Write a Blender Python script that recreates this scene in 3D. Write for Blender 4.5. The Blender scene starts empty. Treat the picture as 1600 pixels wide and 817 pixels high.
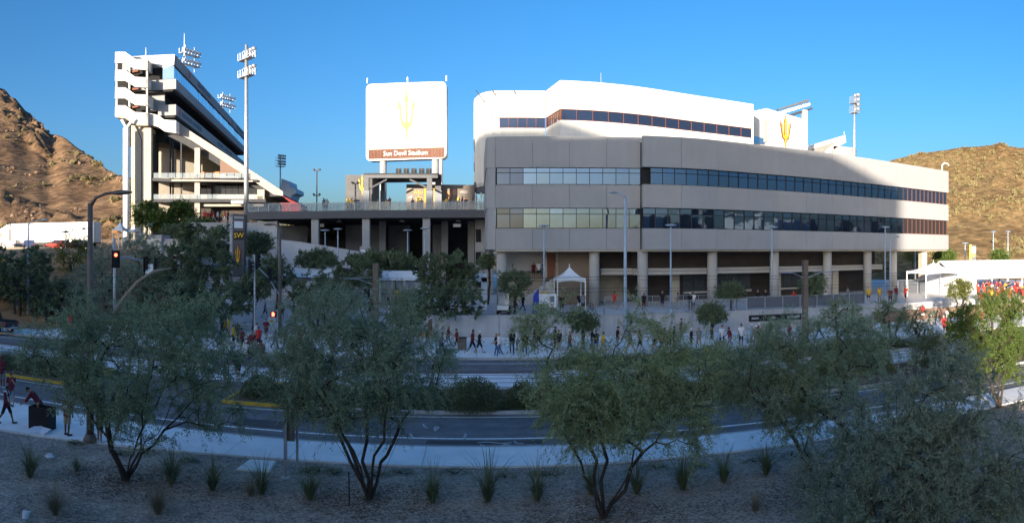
import bpy, bmesh, math, random
import numpy as np
from mathutils import Vector, Matrix, noise

# ------------------------------------------------------------------ camera, sky, sun, exposure
S = bpy.context.scene
C = S.collection
K, X0, YH, ZC = 1060.0, 745.0, 390.0, 8.0        # pixels per radian, pixel of due north, horizon row, eye height
cd = bpy.data.cameras.new('camera')
cd.type = 'PANO'
cd.panorama_type = 'CENTRAL_CYLINDRICAL'
cd.central_cylindrical_radius = 1.0
cd.central_cylindrical_range_u_min = -800.0 / K
cd.central_cylindrical_range_u_max = 800.0 / K
cd.central_cylindrical_range_v_min = -(817.0 - YH) / K
cd.central_cylindrical_range_v_max = YH / K
cd.clip_start = 0.05
cd.clip_end = 3000
cam = bpy.data.objects.new('camera', cd)
C.objects.link(cam)
cam.location = (0, 0, ZC)
cam.rotation_euler = (math.radians(90), 0, -(800.0 - X0) / K)
S.camera = cam

SUN_AZ, SUN_EL = math.radians(212.2), math.radians(9.0)
W = bpy.data.worlds.new('World')
S.world = W
W.use_nodes = True
wn = W.node_tree
bg = wn.nodes['Background']
sky = wn.nodes.new('ShaderNodeTexSky')
sky.sky_type = 'NISHITA'
sky.sun_disc = False
sky.sun_elevation = SUN_EL
sky.sun_rotation = SUN_AZ
sky.altitude = 350
sky.air_density = 0.9
sky.dust_density = 4.2
sky.ozone_density = 3.5
grade = wn.nodes.new('ShaderNodeHueSaturation')
grade.inputs['Saturation'].default_value = 1.19
wn.links.new(sky.outputs[0], grade.inputs['Color'])
wn.links.new(grade.outputs[0], bg.inputs[0])
bg.inputs[1].default_value = 0.12
sd = bpy.data.lights.new('sun', 'SUN')
sd.energy = 5.0
sd.angle = math.radians(0.6)
sd.color = (1.0, 0.86, 0.68)
so = bpy.data.objects.new('sun', sd)
C.objects.link(so)
LDIR = Vector((-math.sin(SUN_AZ) * math.cos(SUN_EL), -math.cos(SUN_AZ) * math.cos(SUN_EL), -math.sin(SUN_EL)))
so.rotation_euler = LDIR.to_track_quat('-Z', 'Y').to_euler()
so.location = (-40, -60, 60)
S.view_settings.view_transform = 'Standard'
S.view_settings.look = 'None'
S.view_settings.exposure = 1.42
S.view_settings.gamma = 1.0
S.cycles.use_denoising = True
S.cycles.max_bounces = 6
S.cycles.diffuse_bounces = 3
S.cycles.glossy_bounces = 3
S.cycles.transparent_max_bounces = 8

# ------------------------------------------------------------------ helpers
R = random.Random(7)
sin, cos, pi, rad = math.sin, math.cos, math.pi, math.radians
V = Vector

def ang(px):
    return (px - X0) / K
def P(px, py, d):
    a = ang(px)
    return V((d * sin(a), d * cos(a), ZC - (py - YH) * d / K))
def PY(px, py, y):
    return P(px, py, y / cos(ang(px)))
def hit(px, py, p0, dr):
    """where the sight line of a pixel meets the vertical plane through p0 along dr"""
    a = ang(px)
    rx, ry = sin(a), cos(a)
    n = V((dr[1], -dr[0]))
    t = (p0[0] * n.x + p0[1] * n.y) / (rx * n.x + ry * n.y)
    return V((rx * t, ry * t, ZC - (py - YH) * t / K))
def sstep(a, b, x):
    t = min(1, max(0, (x - a) / (b - a)))
    return t * t * (3 - 2 * t)

def near_edge(x):
    """boundary of the gravel bed and the near sidewalk"""
    return 24.65 - 2.3 * sstep(-5, -24, x) + 0.0
Y_KERB, Y_LINE, Y_MED0, Y_MED1, Y_TRK1, Y_ST1, Y_FK, Y_WALL = 27.2, 28.6, 32.9, 38.5, 43.6, 46.0, 49.2, 61.0
def in_gap(x):
    return -22.5 < x < -13.2
def H(x, y):
    if y < Y_WALL:
        if y < near_edge(x):
            return 0.13
        if y < Y_KERB: return 0.13
        if y < Y_MED0: return 0.0
        if y < Y_MED1: return 0.0 if in_gap(x) else 0.14
        if y < Y_TRK1: return 0.03
        if y < Y_ST1: return 0.14 if x > 3.5 else 0.0
        if y < Y_FK: return 0.0
    d = math.hypot(x, y)
    th = math.degrees(math.atan2(x, y))
    if x > -4:
        mid = 2.0 if y >= Y_WALL else 0.13
    else:
        mid = 0.13 + 1.87 * sstep(61, 76, y) + 1.6 * sstep(79, 84, y)
    left = 0.13 + 7.9 * sstep(69, 87, d) + 3.0 * sstep(95, 140, d)
    k = sstep(-23, -28, th) if y > 55 else 0
    return mid * (1 - k) + left * k
def G(px, py, lo=14.0):
    """ground point seen at a pixel"""
    a = ang(px)
    d = lo
    while d < 400:
        x, y = d * sin(a), d * cos(a)
        if ZC - (py - YH) * d / K <= H(x, y):
            break
        d += 0.1
    return V((x, y, H(x, y)))

MATS = {}
def mat(name, col, rough=0.8, var=0.12, scale=3.0, bump=0.0, bscale=30.0, metal=0.0, spec=0.3, col2=None, world=False, detail=6, emit=None):
    if name in MATS:
        return MATS[name]
    m = bpy.data.materials.new(name)
    m.use_nodes = True
    nt = m.node_tree
    b = nt.nodes['Principled BSDF']
    b.inputs['Roughness'].default_value = rough
    b.inputs['Metallic'].default_value = metal
    b.inputs['Specular IOR Level'].default_value = spec
    if world:
        src = nt.nodes.new('ShaderNodeNewGeometry').outputs['Position']
    else:
        src = nt.nodes.new('ShaderNodeTexCoord').outputs['Object']
    if var > 0 or col2:
        nz = nt.nodes.new('ShaderNodeTexNoise')
        nz.inputs['Scale'].default_value = scale
        nz.inputs['Detail'].default_value = detail
        nz.inputs['Roughness'].default_value = 0.62
        nt.links.new(src, nz.inputs['Vector'])
        rp = nt.nodes.new('ShaderNodeValToRGB')
        rp.color_ramp.elements[0].position = 0.3
        rp.color_ramp.elements[1].position = 0.7
        c0 = [c * (1 - var) for c in col]
        c1 = [min(1, c * (1 + var)) for c in (col2 or col)]
        rp.color_ramp.elements[0].color = (*c0, 1)
        rp.color_ramp.elements[1].color = (*c1, 1)
        nt.links.new(nz.outputs[0], rp.inputs[0])
        nt.links.new(rp.outputs[0], b.inputs['Base Color'])
    else:
        b.inputs['Base Color'].default_value = (*col, 1)
    if bump:
        n2 = nt.nodes.new('ShaderNodeTexNoise')
        n2.inputs['Scale'].default_value = bscale
        n2.inputs['Detail'].default_value = 5
        nt.links.new(src, n2.inputs['Vector'])
        bp = nt.nodes.new('ShaderNodeBump')
        bp.inputs['Strength'].default_value = bump
        bp.inputs['Distance'].default_value = 0.05
        nt.links.new(n2.outputs[0], bp.inputs['Height'])
        nt.links.new(bp.outputs[0], b.inputs['Normal'])
    if emit:
        b.inputs['Emission Color'].default_value = (*emit[0], 1)
        b.inputs['Emission Strength'].default_value = emit[1]
    MATS[name] = m
    return m

def leafmat(name, dark, light, trans=0.35):
    if name in MATS:
        return MATS[name]
    m = bpy.data.materials.new(name)
    m.use_nodes = True
    nt = m.node_tree
    nt.nodes.remove(nt.nodes['Principled BSDF'])
    out = nt.nodes['Material Output']
    g = nt.nodes.new('ShaderNodeNewGeometry')
    nz = nt.nodes.new('ShaderNodeTexNoise')
    nz.inputs['Scale'].default_value = 0.9
    nt.links.new(g.outputs['Position'], nz.inputs['Vector'])
    ad = nt.nodes.new('ShaderNodeMath')
    ad.operation = 'MULTIPLY_ADD'
    ad.inputs[1].default_value = 0.55
    nt.links.new(g.outputs['Random Per Island'], ad.inputs[0])
    sub = nt.nodes.new('ShaderNodeMath')
    sub.operation = 'MULTIPLY_ADD'
    sub.inputs[1].default_value = 0.9
    sub.inputs[2].default_value = -0.22
    nt.links.new(nz.outputs[0], sub.inputs[0])
    nt.links.new(sub.outputs[0], ad.inputs[2])
    rp = nt.nodes.new('ShaderNodeValToRGB')
    rp.color_ramp.elements[0].color = (*dark, 1)
    rp.color_ramp.elements[1].color = (*light, 1)
    nt.links.new(ad.outputs[0], rp.inputs[0])
    p = nt.nodes.new('ShaderNodeBsdfPrincipled')
    p.inputs['Roughness'].default_value = 0.55
    p.inputs['Specular IOR Level'].default_value = 0.25
    t = nt.nodes.new('ShaderNodeBsdfTranslucent')
    mx = nt.nodes.new('ShaderNodeMixShader')
    mx.inputs[0].default_value = trans
    nt.links.new(rp.outputs[0], p.inputs['Base Color'])
    nt.links.new(rp.outputs[0], t.inputs['Color'])
    nt.links.new(p.outputs[0], mx.inputs[1])
    nt.links.new(t.outputs[0], mx.inputs[2])
    nt.links.new(mx.outputs[0], out.inputs['Surface'])
    MATS[name] = m
    return m

def clearmat(name, col, opac, rough=0.05):
    if name in MATS:
        return MATS[name]
    m = bpy.data.materials.new(name)
    m.use_nodes = True
    nt = m.node_tree
    b = nt.nodes['Principled BSDF']
    b.inputs['Base Color'].default_value = (*col, 1)
    b.inputs['Roughness'].default_value = rough
    b.inputs['Alpha'].default_value = opac
    MATS[name] = m
    return m

def tag(o, label=None, cat=None, group=None, kind=None):
    if label: o['label'] = label
    if cat: o['category'] = cat
    if group: o['group'] = group
    if kind: o['kind'] = kind
    return o

def thing(name, label, cat, loc=(0, 0, 0), rotz=0, group=None):
    o = bpy.data.objects.new(name, None)
    o.empty_display_size = 0.2
    C.objects.link(o)
    o.location = loc
    o.rotation_euler = (0, 0, rotz)
    return tag(o, label, cat, group)

def root_of(o):
    t = V((0, 0, 0))
    while o is not None:
        t += o.location
        o = o.parent
    return t

class MB:
    def __init__(self):
        self.v, self.f = [], []
    def add(self, vs, fs):
        n = len(self.v)
        self.v += [tuple(p) for p in vs]
        self.f += [tuple(i + n for i in f) for f in fs]
        return self
    def box(self, x0, x1, y0, y1, z0, z1):
        return self.add([(x0, y0, z0), (x1, y0, z0), (x1, y1, z0), (x0, y1, z0), (x0, y0, z1), (x1, y0, z1), (x1, y1, z1), (x0, y1, z1)],
                        [(0, 3, 2, 1), (4, 5, 6, 7), (0, 1, 5, 4), (1, 2, 6, 5), (2, 3, 7, 6), (3, 0, 4, 7)])
    def seg(self, a, b, th, z0, z1, side=0.0):
        """upright slab from a to b in plan, thickness th centred (side shifts towards the left normal)"""
        a, b = V((a[0], a[1])), V((b[0], b[1]))
        d = (b - a)
        n = V((-d.y, d.x)).normalized()
        p = [a + n * (side - th / 2), b + n * (side - th / 2), b + n * (side + th / 2), a + n * (side + th / 2)]
        return self.add([(q.x, q.y, z0) for q in p] + [(q.x, q.y, z1) for q in p],
                        [(0, 3, 2, 1), (4, 5, 6, 7), (0, 1, 5, 4), (1, 2, 6, 5), (2, 3, 7, 6), (3, 0, 4, 7)])
    def prism(self, pts, vec):
        pts = [V(p) for p in pts]
        vec = V(vec)
        n = len(pts)
        fs = [tuple(range(n - 1, -1, -1)), tuple(range(n, 2 * n))]
        fs += [(i, (i + 1) % n, n + (i + 1) % n, n + i) for i in range(n)]
        return self.add(pts + [p + vec for p in pts], fs)
    def tube(self, pts, rs, n=8, cap=True):
        pts = [V(p) for p in pts]
        if not hasattr(rs, '__len__'):
            rs = [rs] * len(pts)
        vs, fs = [], []
        up = None
        for i, p in enumerate(pts):
            t = (pts[min(i + 1, len(pts) - 1)] - pts[max(i - 1, 0)]).normalized()
            if up is None:
                up = t.orthogonal().normalized()
            u = (up - t * up.dot(t)).normalized()
            up = u
            w = t.cross(u)
            for k in range(n):
                a = 2 * pi * k / n
                vs.append(p + (u * cos(a) + w * sin(a)) * rs[i])
        for i in range(len(pts) - 1):
            for k in range(n):
                fs.append((i * n + k, i * n + (k + 1) % n, (i + 1) * n + (k + 1) % n, (i + 1) * n + k))
        if cap:
            fs.append(tuple(range(n - 1, -1, -1)))
            fs.append(tuple(range((len(pts) - 1) * n, len(pts) * n)))
        return self.add(vs, fs)
    def lathe(self, c, prof, n=16, sx=1.0, sy=1.0):
        vs, fs = [], []
        for r, z in prof:
            for k in range(n):
                a = 2 * pi * k / n
                vs.append((c[0] + r * sx * cos(a), c[1] + r * sy * sin(a), c[2] + z))
        for i in range(len(prof) - 1):
            for k in range(n):
                fs.append((i * n + k, i * n + (k + 1) % n, (i + 1) * n + (k + 1) % n, (i + 1) * n + k))
        fs.append(tuple(range(n - 1, -1, -1)))
        fs.append(tuple(range((len(prof) - 1) * n, len(prof) * n)))
        return self.add(vs, fs)
    def ball(self, c, rx, ry, rz, n=10, m=6):
        prof = [(max(0.02, sin(pi * i / m)), -cos(pi * i / m)) for i in range(m + 1)]
        vs = []
        k0 = len(self.v)
        self.lathe((0, 0, 0), prof, n)
        for i in range(k0, len(self.v)):
            x, y, z = self.v[i]
            self.v[i] = (c[0] + x * rx, c[1] + y * ry, c[2] + z * rz)
        return self
    def build(self, name, m, parent=None, smooth=False, rel=True, kind=None):
        me = bpy.data.meshes.new(name)
        vs = self.v
        if parent is not None and rel:
            o0 = root_of(parent)
            vs = [(p[0] - o0.x, p[1] - o0.y, p[2] - o0.z) for p in vs]
        me.from_pydata(vs, [], self.f)
        me.materials.append(m)
        if smooth:
            me.shade_smooth()
        o = bpy.data.objects.new(name, me)
        C.objects.link(o)
        o.parent = parent
        if kind:
            o['kind'] = kind
        return o

def use(name, mesh, parent=None, loc=(0, 0, 0), rotz=0):
    """another object on shared mesh data"""
    o = bpy.data.objects.new(name, mesh)
    C.objects.link(o)
    o.parent = parent
    o.location = loc
    o.rotation_euler = (0, 0, rotz)
    return o

def dup(root, loc, rotz=0, label=None, group=None, sc=1.0):
    r = root.copy()
    C.objects.link(r)
    r.location = loc
    r.rotation_euler = (0, 0, rotz)
    r.scale = (sc, sc, sc)
    if label: r['label'] = label
    if group: r['group'] = group
    for ch in list(root.children):
        c = ch.copy()
        C.objects.link(c)
        c.parent = r
        for g in ch.children:
            q = g.copy()
            C.objects.link(q)
            q.parent = c
    return r

def text(name, s, size, m, parent, loc, rot, depth=0.01, align='CENTER', sx=1.0):
    cu = bpy.data.curves.new(name, 'FONT')
    cu.body = s
    cu.size = size
    cu.extrude = depth
    cu.align_x = align
    cu.align_y = 'CENTER'
    cu.resolution_u = 2
    o = bpy.data.objects.new(name, cu)
    C.objects.link(o)
    dg = bpy.context.evaluated_depsgraph_get()
    me = bpy.data.meshes.new_from_object(o.evaluated_get(dg))
    bpy.data.objects.remove(o)
    me.materials.clear()
    me.materials.append(m)
    for v in me.vertices:
        v.co.x *= sx
    q = bpy.data.objects.new(name, me)
    C.objects.link(q)
    q.parent = parent
    if len(s) > 3: q['kind'] = 'stuff'
    q.location = V(loc) - (root_of(parent) if parent else V((0, 0, 0)))
    q.rotation_euler = rot
    return q

TINE = [(0, -1.0), (0.055, -0.62), (0.075, -0.30), (0.20, -0.20), (0.30, 0.10), (0.36, 0.36), (0.31, 0.33), (0.47, 0.62), (0.49, 0.36), (0.44, 0.38),
        (0.40, 0.10), (0.30, -0.28), (0.22, -0.42), (0.16, -0.36)]
def trident_outline():
    rt = [(0.0, 1.0), (0.12, 0.52), (0.06, 0.55), (0.06, -0.20), (0.16, -0.22), (0.24, 0.02), (0.29, 0.30), (0.24, 0.27), (0.40, 0.66),
          (0.44, 0.28), (0.38, 0.31), (0.34, 0.0), (0.25, -0.34), (0.10, -0.42), (0.055, -0.50), (0.0, -1.0)]
    lf = [(-x, y) for x, y in reversed(rt[1:-1])]
    return rt + lf
def trident(name, w, h, m, parent, c, xdir, depth=0.04, grow=0.0):
    """pitchfork emblem centred at c, its width along xdir, facing the viewer"""
    xd = V((xdir[0], xdir[1], 0)).normalized()
    nrm = V((xd.y, -xd.x, 0))
    pts = []
    for x, y in trident_outline():
        px = x * w + (grow if x > 0 else -grow if x < 0 else 0)
        pts.append(V(c) + xd * px + V((0, 0, y * h / 2 * (1 + grow * 1.2 / h))))
    b = MB()
    b.prism(pts, nrm * depth)
    return b.build(name, m, parent)

# ------------------------------------------------------------------ palette
CONC = mat('pale concrete', (0.50, 0.47, 0.44), 0.85, 0.08, 0.6, 0.10, 20, world=True)
CONC2 = mat('warm concrete', (0.46, 0.41, 0.34), 0.85, 0.10, 0.8, 0.12, 12, world=True)
WHITEW = mat('off white stucco', (0.66, 0.64, 0.60), 0.85, 0.05, 0.4, 0.06, 25, world=True)
DARKC = mat('dark charcoal paint', (0.045, 0.047, 0.055), 0.6, 0.15, 2, world=True)
STEEL = mat('galvanised steel', (0.42, 0.44, 0.47), 0.45, 0.12, 3, metal=0.6)
BLUEP = mat('pale blue grey paint', (0.34, 0.42, 0.52), 0.5, 0.08, 3)
BROWNP = mat('dark brown pole paint', (0.15, 0.115, 0.095), 0.55, 0.15, 4)
BLACK = mat('black plastic', (0.012, 0.012, 0.014), 0.5, 0.1, 4)
CANVAS = mat('white canvas', (0.72, 0.73, 0.75), 0.8, 0.04, 3, 0.05, 8)
SIDEW = mat('pale sidewalk concrete', (0.70, 0.69, 0.68), 0.88, 0.13, 0.9, 0.15, 25, world=True)
KERB = mat('kerb concrete', (0.45, 0.44, 0.43), 0.88, 0.15, 2, 0.15, 30, world=True)
YELLOW = mat('yellow kerb paint', (0.55, 0.36, 0.04), 0.7, 0.2, 3, world=True)
ASPH = mat('asphalt', (0.19, 0.182, 0.186), 0.85, 0.25, 0.7, 0.35, 60, world=True)
LINEW = mat('white road paint', (0.8, 0.8, 0.78), 0.7, 0.22, 6, world=True)
LINEY = mat('cream road paint', (0.8, 0.72, 0.5), 0.7, 0.22, 6, world=True)
GLASS = mat('mirrored window glass', (0.10, 0.15, 0.235), 0.03, 0.0, metal=0.9, spec=0.5)
NGLASS = mat('navy tinted glass', (0.05, 0.07, 0.12), 0.04, 0.0, metal=0.7, spec=0.6)
DGLASS = mat('dark bronze glass', (0.03, 0.03, 0.035), 0.05, 0.0, metal=0.0, spec=0.35)
BGLASS = mat('blue mirrored glass', (0.42, 0.54, 0.66), 0.03, 0.0, metal=0.9, spec=0.5)
FRAME = mat('black window frame', (0.02, 0.02, 0.024), 0.4, 0.0)
REDFR = mat('rust brown frame', (0.17, 0.055, 0.03), 0.5, 0.1, 3)
GOLD = mat('gold paint', (0.75, 0.46, 0.03), 0.5, 0.05, 3)
PALEGOLD = mat('pale cream paint', (0.50, 0.37, 0.11), 0.6, 0.05, 2)
MAROON = mat('maroon paint', (0.16, 0.02, 0.035), 0.6, 0.05, 3)
WHITEP = mat('white paint', (0.80, 0.80, 0.80), 0.5, 0.02, 3)
RAILG = clearmat('clear railing glass', (0.35, 0.40, 0.43), 0.45)

def glassbump(m, st):
    nt = m.node_tree
    b = nt.nodes['Principled BSDF']
    tc = nt.nodes.new('ShaderNodeNewGeometry')
    nz = nt.nodes.new('ShaderNodeTexNoise')
    nz.inputs['Scale'].default_value = 0.8
    nz.inputs['Detail'].default_value = 1
    nt.links.new(tc.outputs['Position'], nz.inputs['Vector'])
    bp = nt.nodes.new('ShaderNodeBump')
    bp.inputs['Strength'].default_value = st
    bp.inputs['Distance'].default_value = 0.02
    nt.links.new(nz.outputs[0], bp.inputs['Height'])
    nt.links.new(bp.outputs[0], b.inputs['Normal'])
glassbump(GLASS, 0.25)
glassbump(BGLASS, 0.25)

# ------------------------------------------------------------------ the building behind the viewer (casts the shade over the street)
GX = -0.63 * 60
garage = thing('parking_garage', 'low concrete parking garage deck on the near side of the street', 'garage', (-30, -8, 0))
b = MB()
b.box(-60, 3.0, -14, -0.35, 6.1, 6.4)
b.build('deck', CONC2, garage)
b = MB()
b.box(-60, 3.0, -14, -13.7, 0, 6.05)
b.build('back_wall', CONC2, garage)
for i in range(9):
    b = MB()
    b.box(-58 + i * 7.3, -57.3 + i * 7.3, -1.2, -.5, 0, 6.05)
    b.build('column', CONC2, garage)
tower = thing('office_tower', 'tall flat roofed office slab behind the parking garage', 'building', (-90, -68, 0))
b = MB()
b.box(-100 + GX, -3.8 + GX, -77, -60, 0, 44.4)
b.build('block', CONC2, tower)
b = MB()
b.box(-103, -84, -76, -61, 44.45, 52.4)
b.build('shading_penthouse', CONC2, tower)  # unseen roof block added to shade the foot of the upper stadium block
for i in range(11):
    b = MB()
    b.box(-98 + GX, -4 + GX, -60.05, -59.98, 3 + i * 3.7, 5 + i * 3.7)
    b.build('window_band', DARKC, tower)

mirror_row = thing('reflection_blocks', 'unseen row of blocks added behind the garage to darken window reflections', 'building', (120, -80, 0))  # unseen blocks, added so the lower office windows mirror dark shapes
rb = random.Random(8)
x = 15.0
while x < 420:
    w = rb.uniform(5, 16)
    b = MB()
    b.box(x, x + w - .02, -90, -75 - rb.uniform(0, 3), 0, rb.uniform(13.5, 21.5) if x < 200 else rb.uniform(15, 26))
    b.build('block', rb.choice([CONC2, DARKC, DARKC, CONC]), mirror_row)
    x += w

# ------------------------------------------------------------------ ground
DIRT = mat('tan desert dirt', (0.25, 0.155, 0.085), 0.95, 0.25, 0.25, 0.4, 6, world=True, col2=(0.33, 0.22, 0.13))
PLAZA = mat('plaza concrete', (0.56, 0.54, 0.535), 0.9, 0.13, 0.5, 0.1, 20, world=True)

def gravelmat():
    m = bpy.data.materials.new('brown gravel')
    m.use_nodes = True
    nt = m.node_tree
    b = nt.nodes['Principled BSDF']
    b.inputs['Roughness'].default_value = 0.95
    b.inputs['Specular IOR Level'].default_value = 0.1
    g = nt.nodes.new('ShaderNodeNewGeometry')
    vo = nt.nodes.new('ShaderNodeTexVoronoi')
    vo.inputs['Scale'].default_value = 15
    nt.links.new(g.outputs['Position'], vo.inputs['Vector'])
    sep = nt.nodes.new('ShaderNodeSeparateColor')
    nt.links.new(vo.outputs['Color'], sep.inputs[0])
    nz = nt.nodes.new('ShaderNodeTexNoise')
    nz.inputs['Scale'].default_value = 0.45
    nz.inputs['Detail'].default_value = 8
    nt.links.new(g.outputs['Position'], nz.inputs['Vector'])
    mx = nt.nodes.new('ShaderNodeMath')
    mx.operation = 'MULTIPLY_ADD'
    mx.inputs[1].default_value = 0.6
    nt.links.new(sep.outputs[0], mx.inputs[0])
    m2 = nt.nodes.new('ShaderNodeMath')
    m2.operation = 'MULTIPLY_ADD'
    m2.inputs[1].default_value = 0.9
    m2.inputs[2].default_value = -0.25
    nt.links.new(nz.outputs[0], m2.inputs[0])
    nt.links.new(m2.outputs[0], mx.inputs[2])
    n3 = nt.nodes.new('ShaderNodeTexNoise')
    n3.inputs['Scale'].default_value = 2.6
    n3.inputs['Detail'].default_value = 4
    nt.links.new(g.outputs['Position'], n3.inputs['Vector'])
    m4 = nt.nodes.new('ShaderNodeMath')
    m4.operation = 'MULTIPLY_ADD'
    m4.inputs[1].default_value = 0.55
    m4.inputs[2].default_value = -0.30
    nt.links.new(n3.outputs[0], m4.inputs[0])
    m5 = nt.nodes.new('ShaderNodeMath')
    m5.operation = 'ADD'
    nt.links.new(m4.outputs[0], m5.inputs[0])
    rp = nt.nodes.new('ShaderNodeValToRGB')
    e = rp.color_ramp.elements
    e[0].color = (0.10, 0.085, 0.075, 1)
    e[1].color = (0.58, 0.50, 0.42, 1)
    k = e.new(0.5)
    k.color = (0.34, 0.285, 0.235, 1)
    nt.links.new(mx.outputs[0], m5.inputs[1])
    nt.links.new(m5.outputs[0], rp.inputs[0])
    nt.links.new(rp.outputs[0], b.inputs['Base Color'])
    bp = nt.nodes.new('ShaderNodeBump')
    bp.inputs['Strength'].default_value = 0.9
    bp.inputs['Distance'].default_value = 0.03
    nt.links.new(vo.outputs['Distance'], bp.inputs['Height'])
    nt.links.new(bp.outputs[0], b.inputs['Normal'])
    return m
GRAVEL = gravelmat()

def in_paved(x, y):
    th = math.degrees(math.atan2(x, y))
    return y < 61 or (y < 64.5 and math.hypot(x, y) < 70) or (th > -25.5 and y < 170)
def gridmesh(name, xs, ys, fz, m, keep=None):
    nx = len(xs)
    vs = [(x, y, fz(x, y)) for y in ys for x in xs]
    fs = []
    for j in range(len(ys) - 1):
        for i in range(nx - 1):
            if keep is None or keep((xs[i] + xs[i + 1]) / 2, (ys[j] + ys[j + 1]) / 2):
                fs.append((j * nx + i, j * nx + i + 1, (j + 1) * nx + i + 1, (j + 1) * nx + i))
    b = MB()
    b.v, b.f = vs, fs
    return b.build(name, m, None, True)
def Hn(x, y):
    if y < Y_WALL - 0.01 or in_paved(x, y):
        return H(x, y) - 0.3
    return H(x, y) + 0.35 * noise.noise(V((x * 0.15, y * 0.15, 3)))
xs = [-1500, -800, -400, -220] + [-150 + 2.0 * i for i in range(56)] + [-38 + 4 * i for i in range(40)] + [140, 220, 400, 800, 1500]
ys = [-400, -60, -10, 10, 30, 50, 60.9, 61.1] + [62 + 2.0 * i for i in range(50)] + [170, 200, 260, 400, 800, 1600]
tag(gridmesh('ground', xs, ys, Hn, DIRT), kind='structure')

# plaza paving (everything beyond the far sidewalk up to the stadium)
xs = [-70 + 2 * i for i in range(33)] + [-4.02, -3.98] + [0 + 5 * i for i in range(30)]
ys = [61.02] + [62 + 1.5 * i for i in range(20)] + [95, 110, 130, 170]
tag(gridmesh('plaza', xs, ys, lambda x, y: H(x, y), PLAZA, lambda x, y: in_paved(x, y)), kind='structure')

# near gravel bed
def gz(x, y):
    e = near_edge(x)
    t = max(0, e - y)
    return 0.09 + 0.05 * noise.noise(V((x * 0.3, y * 0.3, 1))) * min(1, t) + 0.02 * noise.noise(V((x * 1.3, y * 1.3, 5))) + 0.06 * min(1, t / 3)
vs, fs = [], []
NX, NY = 150, 30
b = MB()
for j in range(NY + 1):
    for i in range(NX + 1):
        x = -45 + 95 * i / NX
        y = -0.2 + (near_edge(x) + 0.02) * (j / NY)
        b.v.append((x, y, gz(x, y)))
for j in range(NY):
    for i in range(NX):
        b.f.append((j * (NX + 1) + i, j * (NX + 1) + i + 1, (j + 1) * (NX + 1) + i + 1, (j + 1) * (NX + 1) + i))
gravel = tag(b.build('gravel_bed', GRAVEL, None, True), kind='structure')
# loose stones on it
rs = np.random.RandomState(3)
b = MB()
oct_ = np.array([(1, 0, 0), (0, 1, 0), (-1, 0, 0), (0, -1, 0), (0, 0, 1), (0, 0, -1)], float)
octf = [(0, 1, 4), (1, 2, 4), (2, 3, 4), (3, 0, 4), (1, 0, 5), (2, 1, 5), (3, 2, 5), (0, 3, 5)]
for i in range(16000):
    y = 17.5 + 8 * rs.rand() ** 0.8
    x = (-0.9 + 1.95 * rs.rand()) * y * 1.02
    if y > near_edge(x) - 0.05: continue
    s = 0.015 + 0.045 * rs.rand() ** 3
    p = oct_ * s * (0.6 + 0.8 * rs.rand(6, 1)) * np.array([1, 1, .6])
    a = rs.rand() * 6.3
    q = np.stack([p[:, 0] * cos(a) - p[:, 1] * sin(a) + x, p[:, 0] * sin(a) + p[:, 1] * cos(a) + y, p[:, 2] + gz(x, y) + 0.004], 1)
    b.add(q.tolist(), octf)
STONE = mat('loose stone', (0.20, 0.165, 0.14), 0.95, 0.5, 30, world=True, col2=(0.44, 0.38, 0.32))
tag(b.build('loose_gravel', STONE), 'loose brown stones strewn over the gravel bed', 'gravel', kind='stuff')

# ------------------------------------------------------------------ streets
def sheet(name, x0, x1, y0, y1, z, m, parent=None, nx=1):
    b = MB()
    for i in range(nx):
        a, c = x0 + (x1 - x0) * i / nx, x0 + (x1 - x0) * (i + 1) / nx
        b.add([(a, y0, z), (c, y0, z), (c, y1, z), (a, y1, z)], [(0, 1, 2, 3)])
    return b.build(name, m, parent)
XL, XR = -72, 88
road = tag(sheet('near_road', XL, XR, Y_KERB - 0.1, Y_MED0 + 0.1, 0.0, ASPH), kind='structure')
cross = tag(sheet('road_crossing', -22.6, -13.1, Y_MED0 + 0.1, Y_MED1 + 0.3, 0.0, ASPH), kind='structure')
sheet('bike_lane_line', XL, XR, Y_LINE, Y_LINE + 0.17, 0.004, LINEW, road)
sheet('edge_line', -13.0, XR, Y_MED0 - 0.62, Y_MED0 - 0.50, 0.004, LINEY, road)
sheet('edge_line', XL, -22.6, Y_MED0 - 0.62, Y_MED0 - 0.50, 0.004, LINEY, road)
def roadwear(m):
    nt = m.node_tree
    bs = nt.nodes['Principled BSDF']
    src = bs.inputs['Base Color'].links[0].from_socket
    g = nt.nodes.new('ShaderNodeNewGeometry')
    def layer(src, scl, p0, p1, c, det=6):
        mp = nt.nodes.new('ShaderNodeMapping')
        mp.inputs['Scale'].default_value = scl
        nt.links.new(g.outputs['Position'], mp.inputs[0])
        nz = nt.nodes.new('ShaderNodeTexNoise')
        nz.inputs['Scale'].default_value = 1.0
        nz.inputs['Detail'].default_value = det
        nt.links.new(mp.outputs[0], nz.inputs['Vector'])
        rp = nt.nodes.new('ShaderNodeValToRGB')
        rp.color_ramp.elements[0].position = p0
        rp.color_ramp.elements[1].position = p1
        rp.color_ramp.elements[0].color = (c, c, c, 1)
        nt.links.new(nz.outputs[0], rp.inputs[0])
        mx = nt.nodes.new('ShaderNodeMix')
        mx.data_type = 'RGBA'
        mx.blend_type = 'MULTIPLY'
        mx.inputs[0].default_value = 1.0
        nt.links.new(src, mx.inputs[6])
        nt.links.new(rp.outputs[0], mx.inputs[7])
        return mx.outputs[2]
    src = layer(src, (.05, 1.3, 1), .38, .62, .72)
    src = layer(src, (.9, 1.1, 1), .30, .42, .7, 9)
    nt.links.new(src, bs.inputs['Base Color'])
roadwear(ASPH)
IRON = mat('cast iron', (0.05, 0.045, 0.042), .6, .2, 8, metal=.4)
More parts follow.
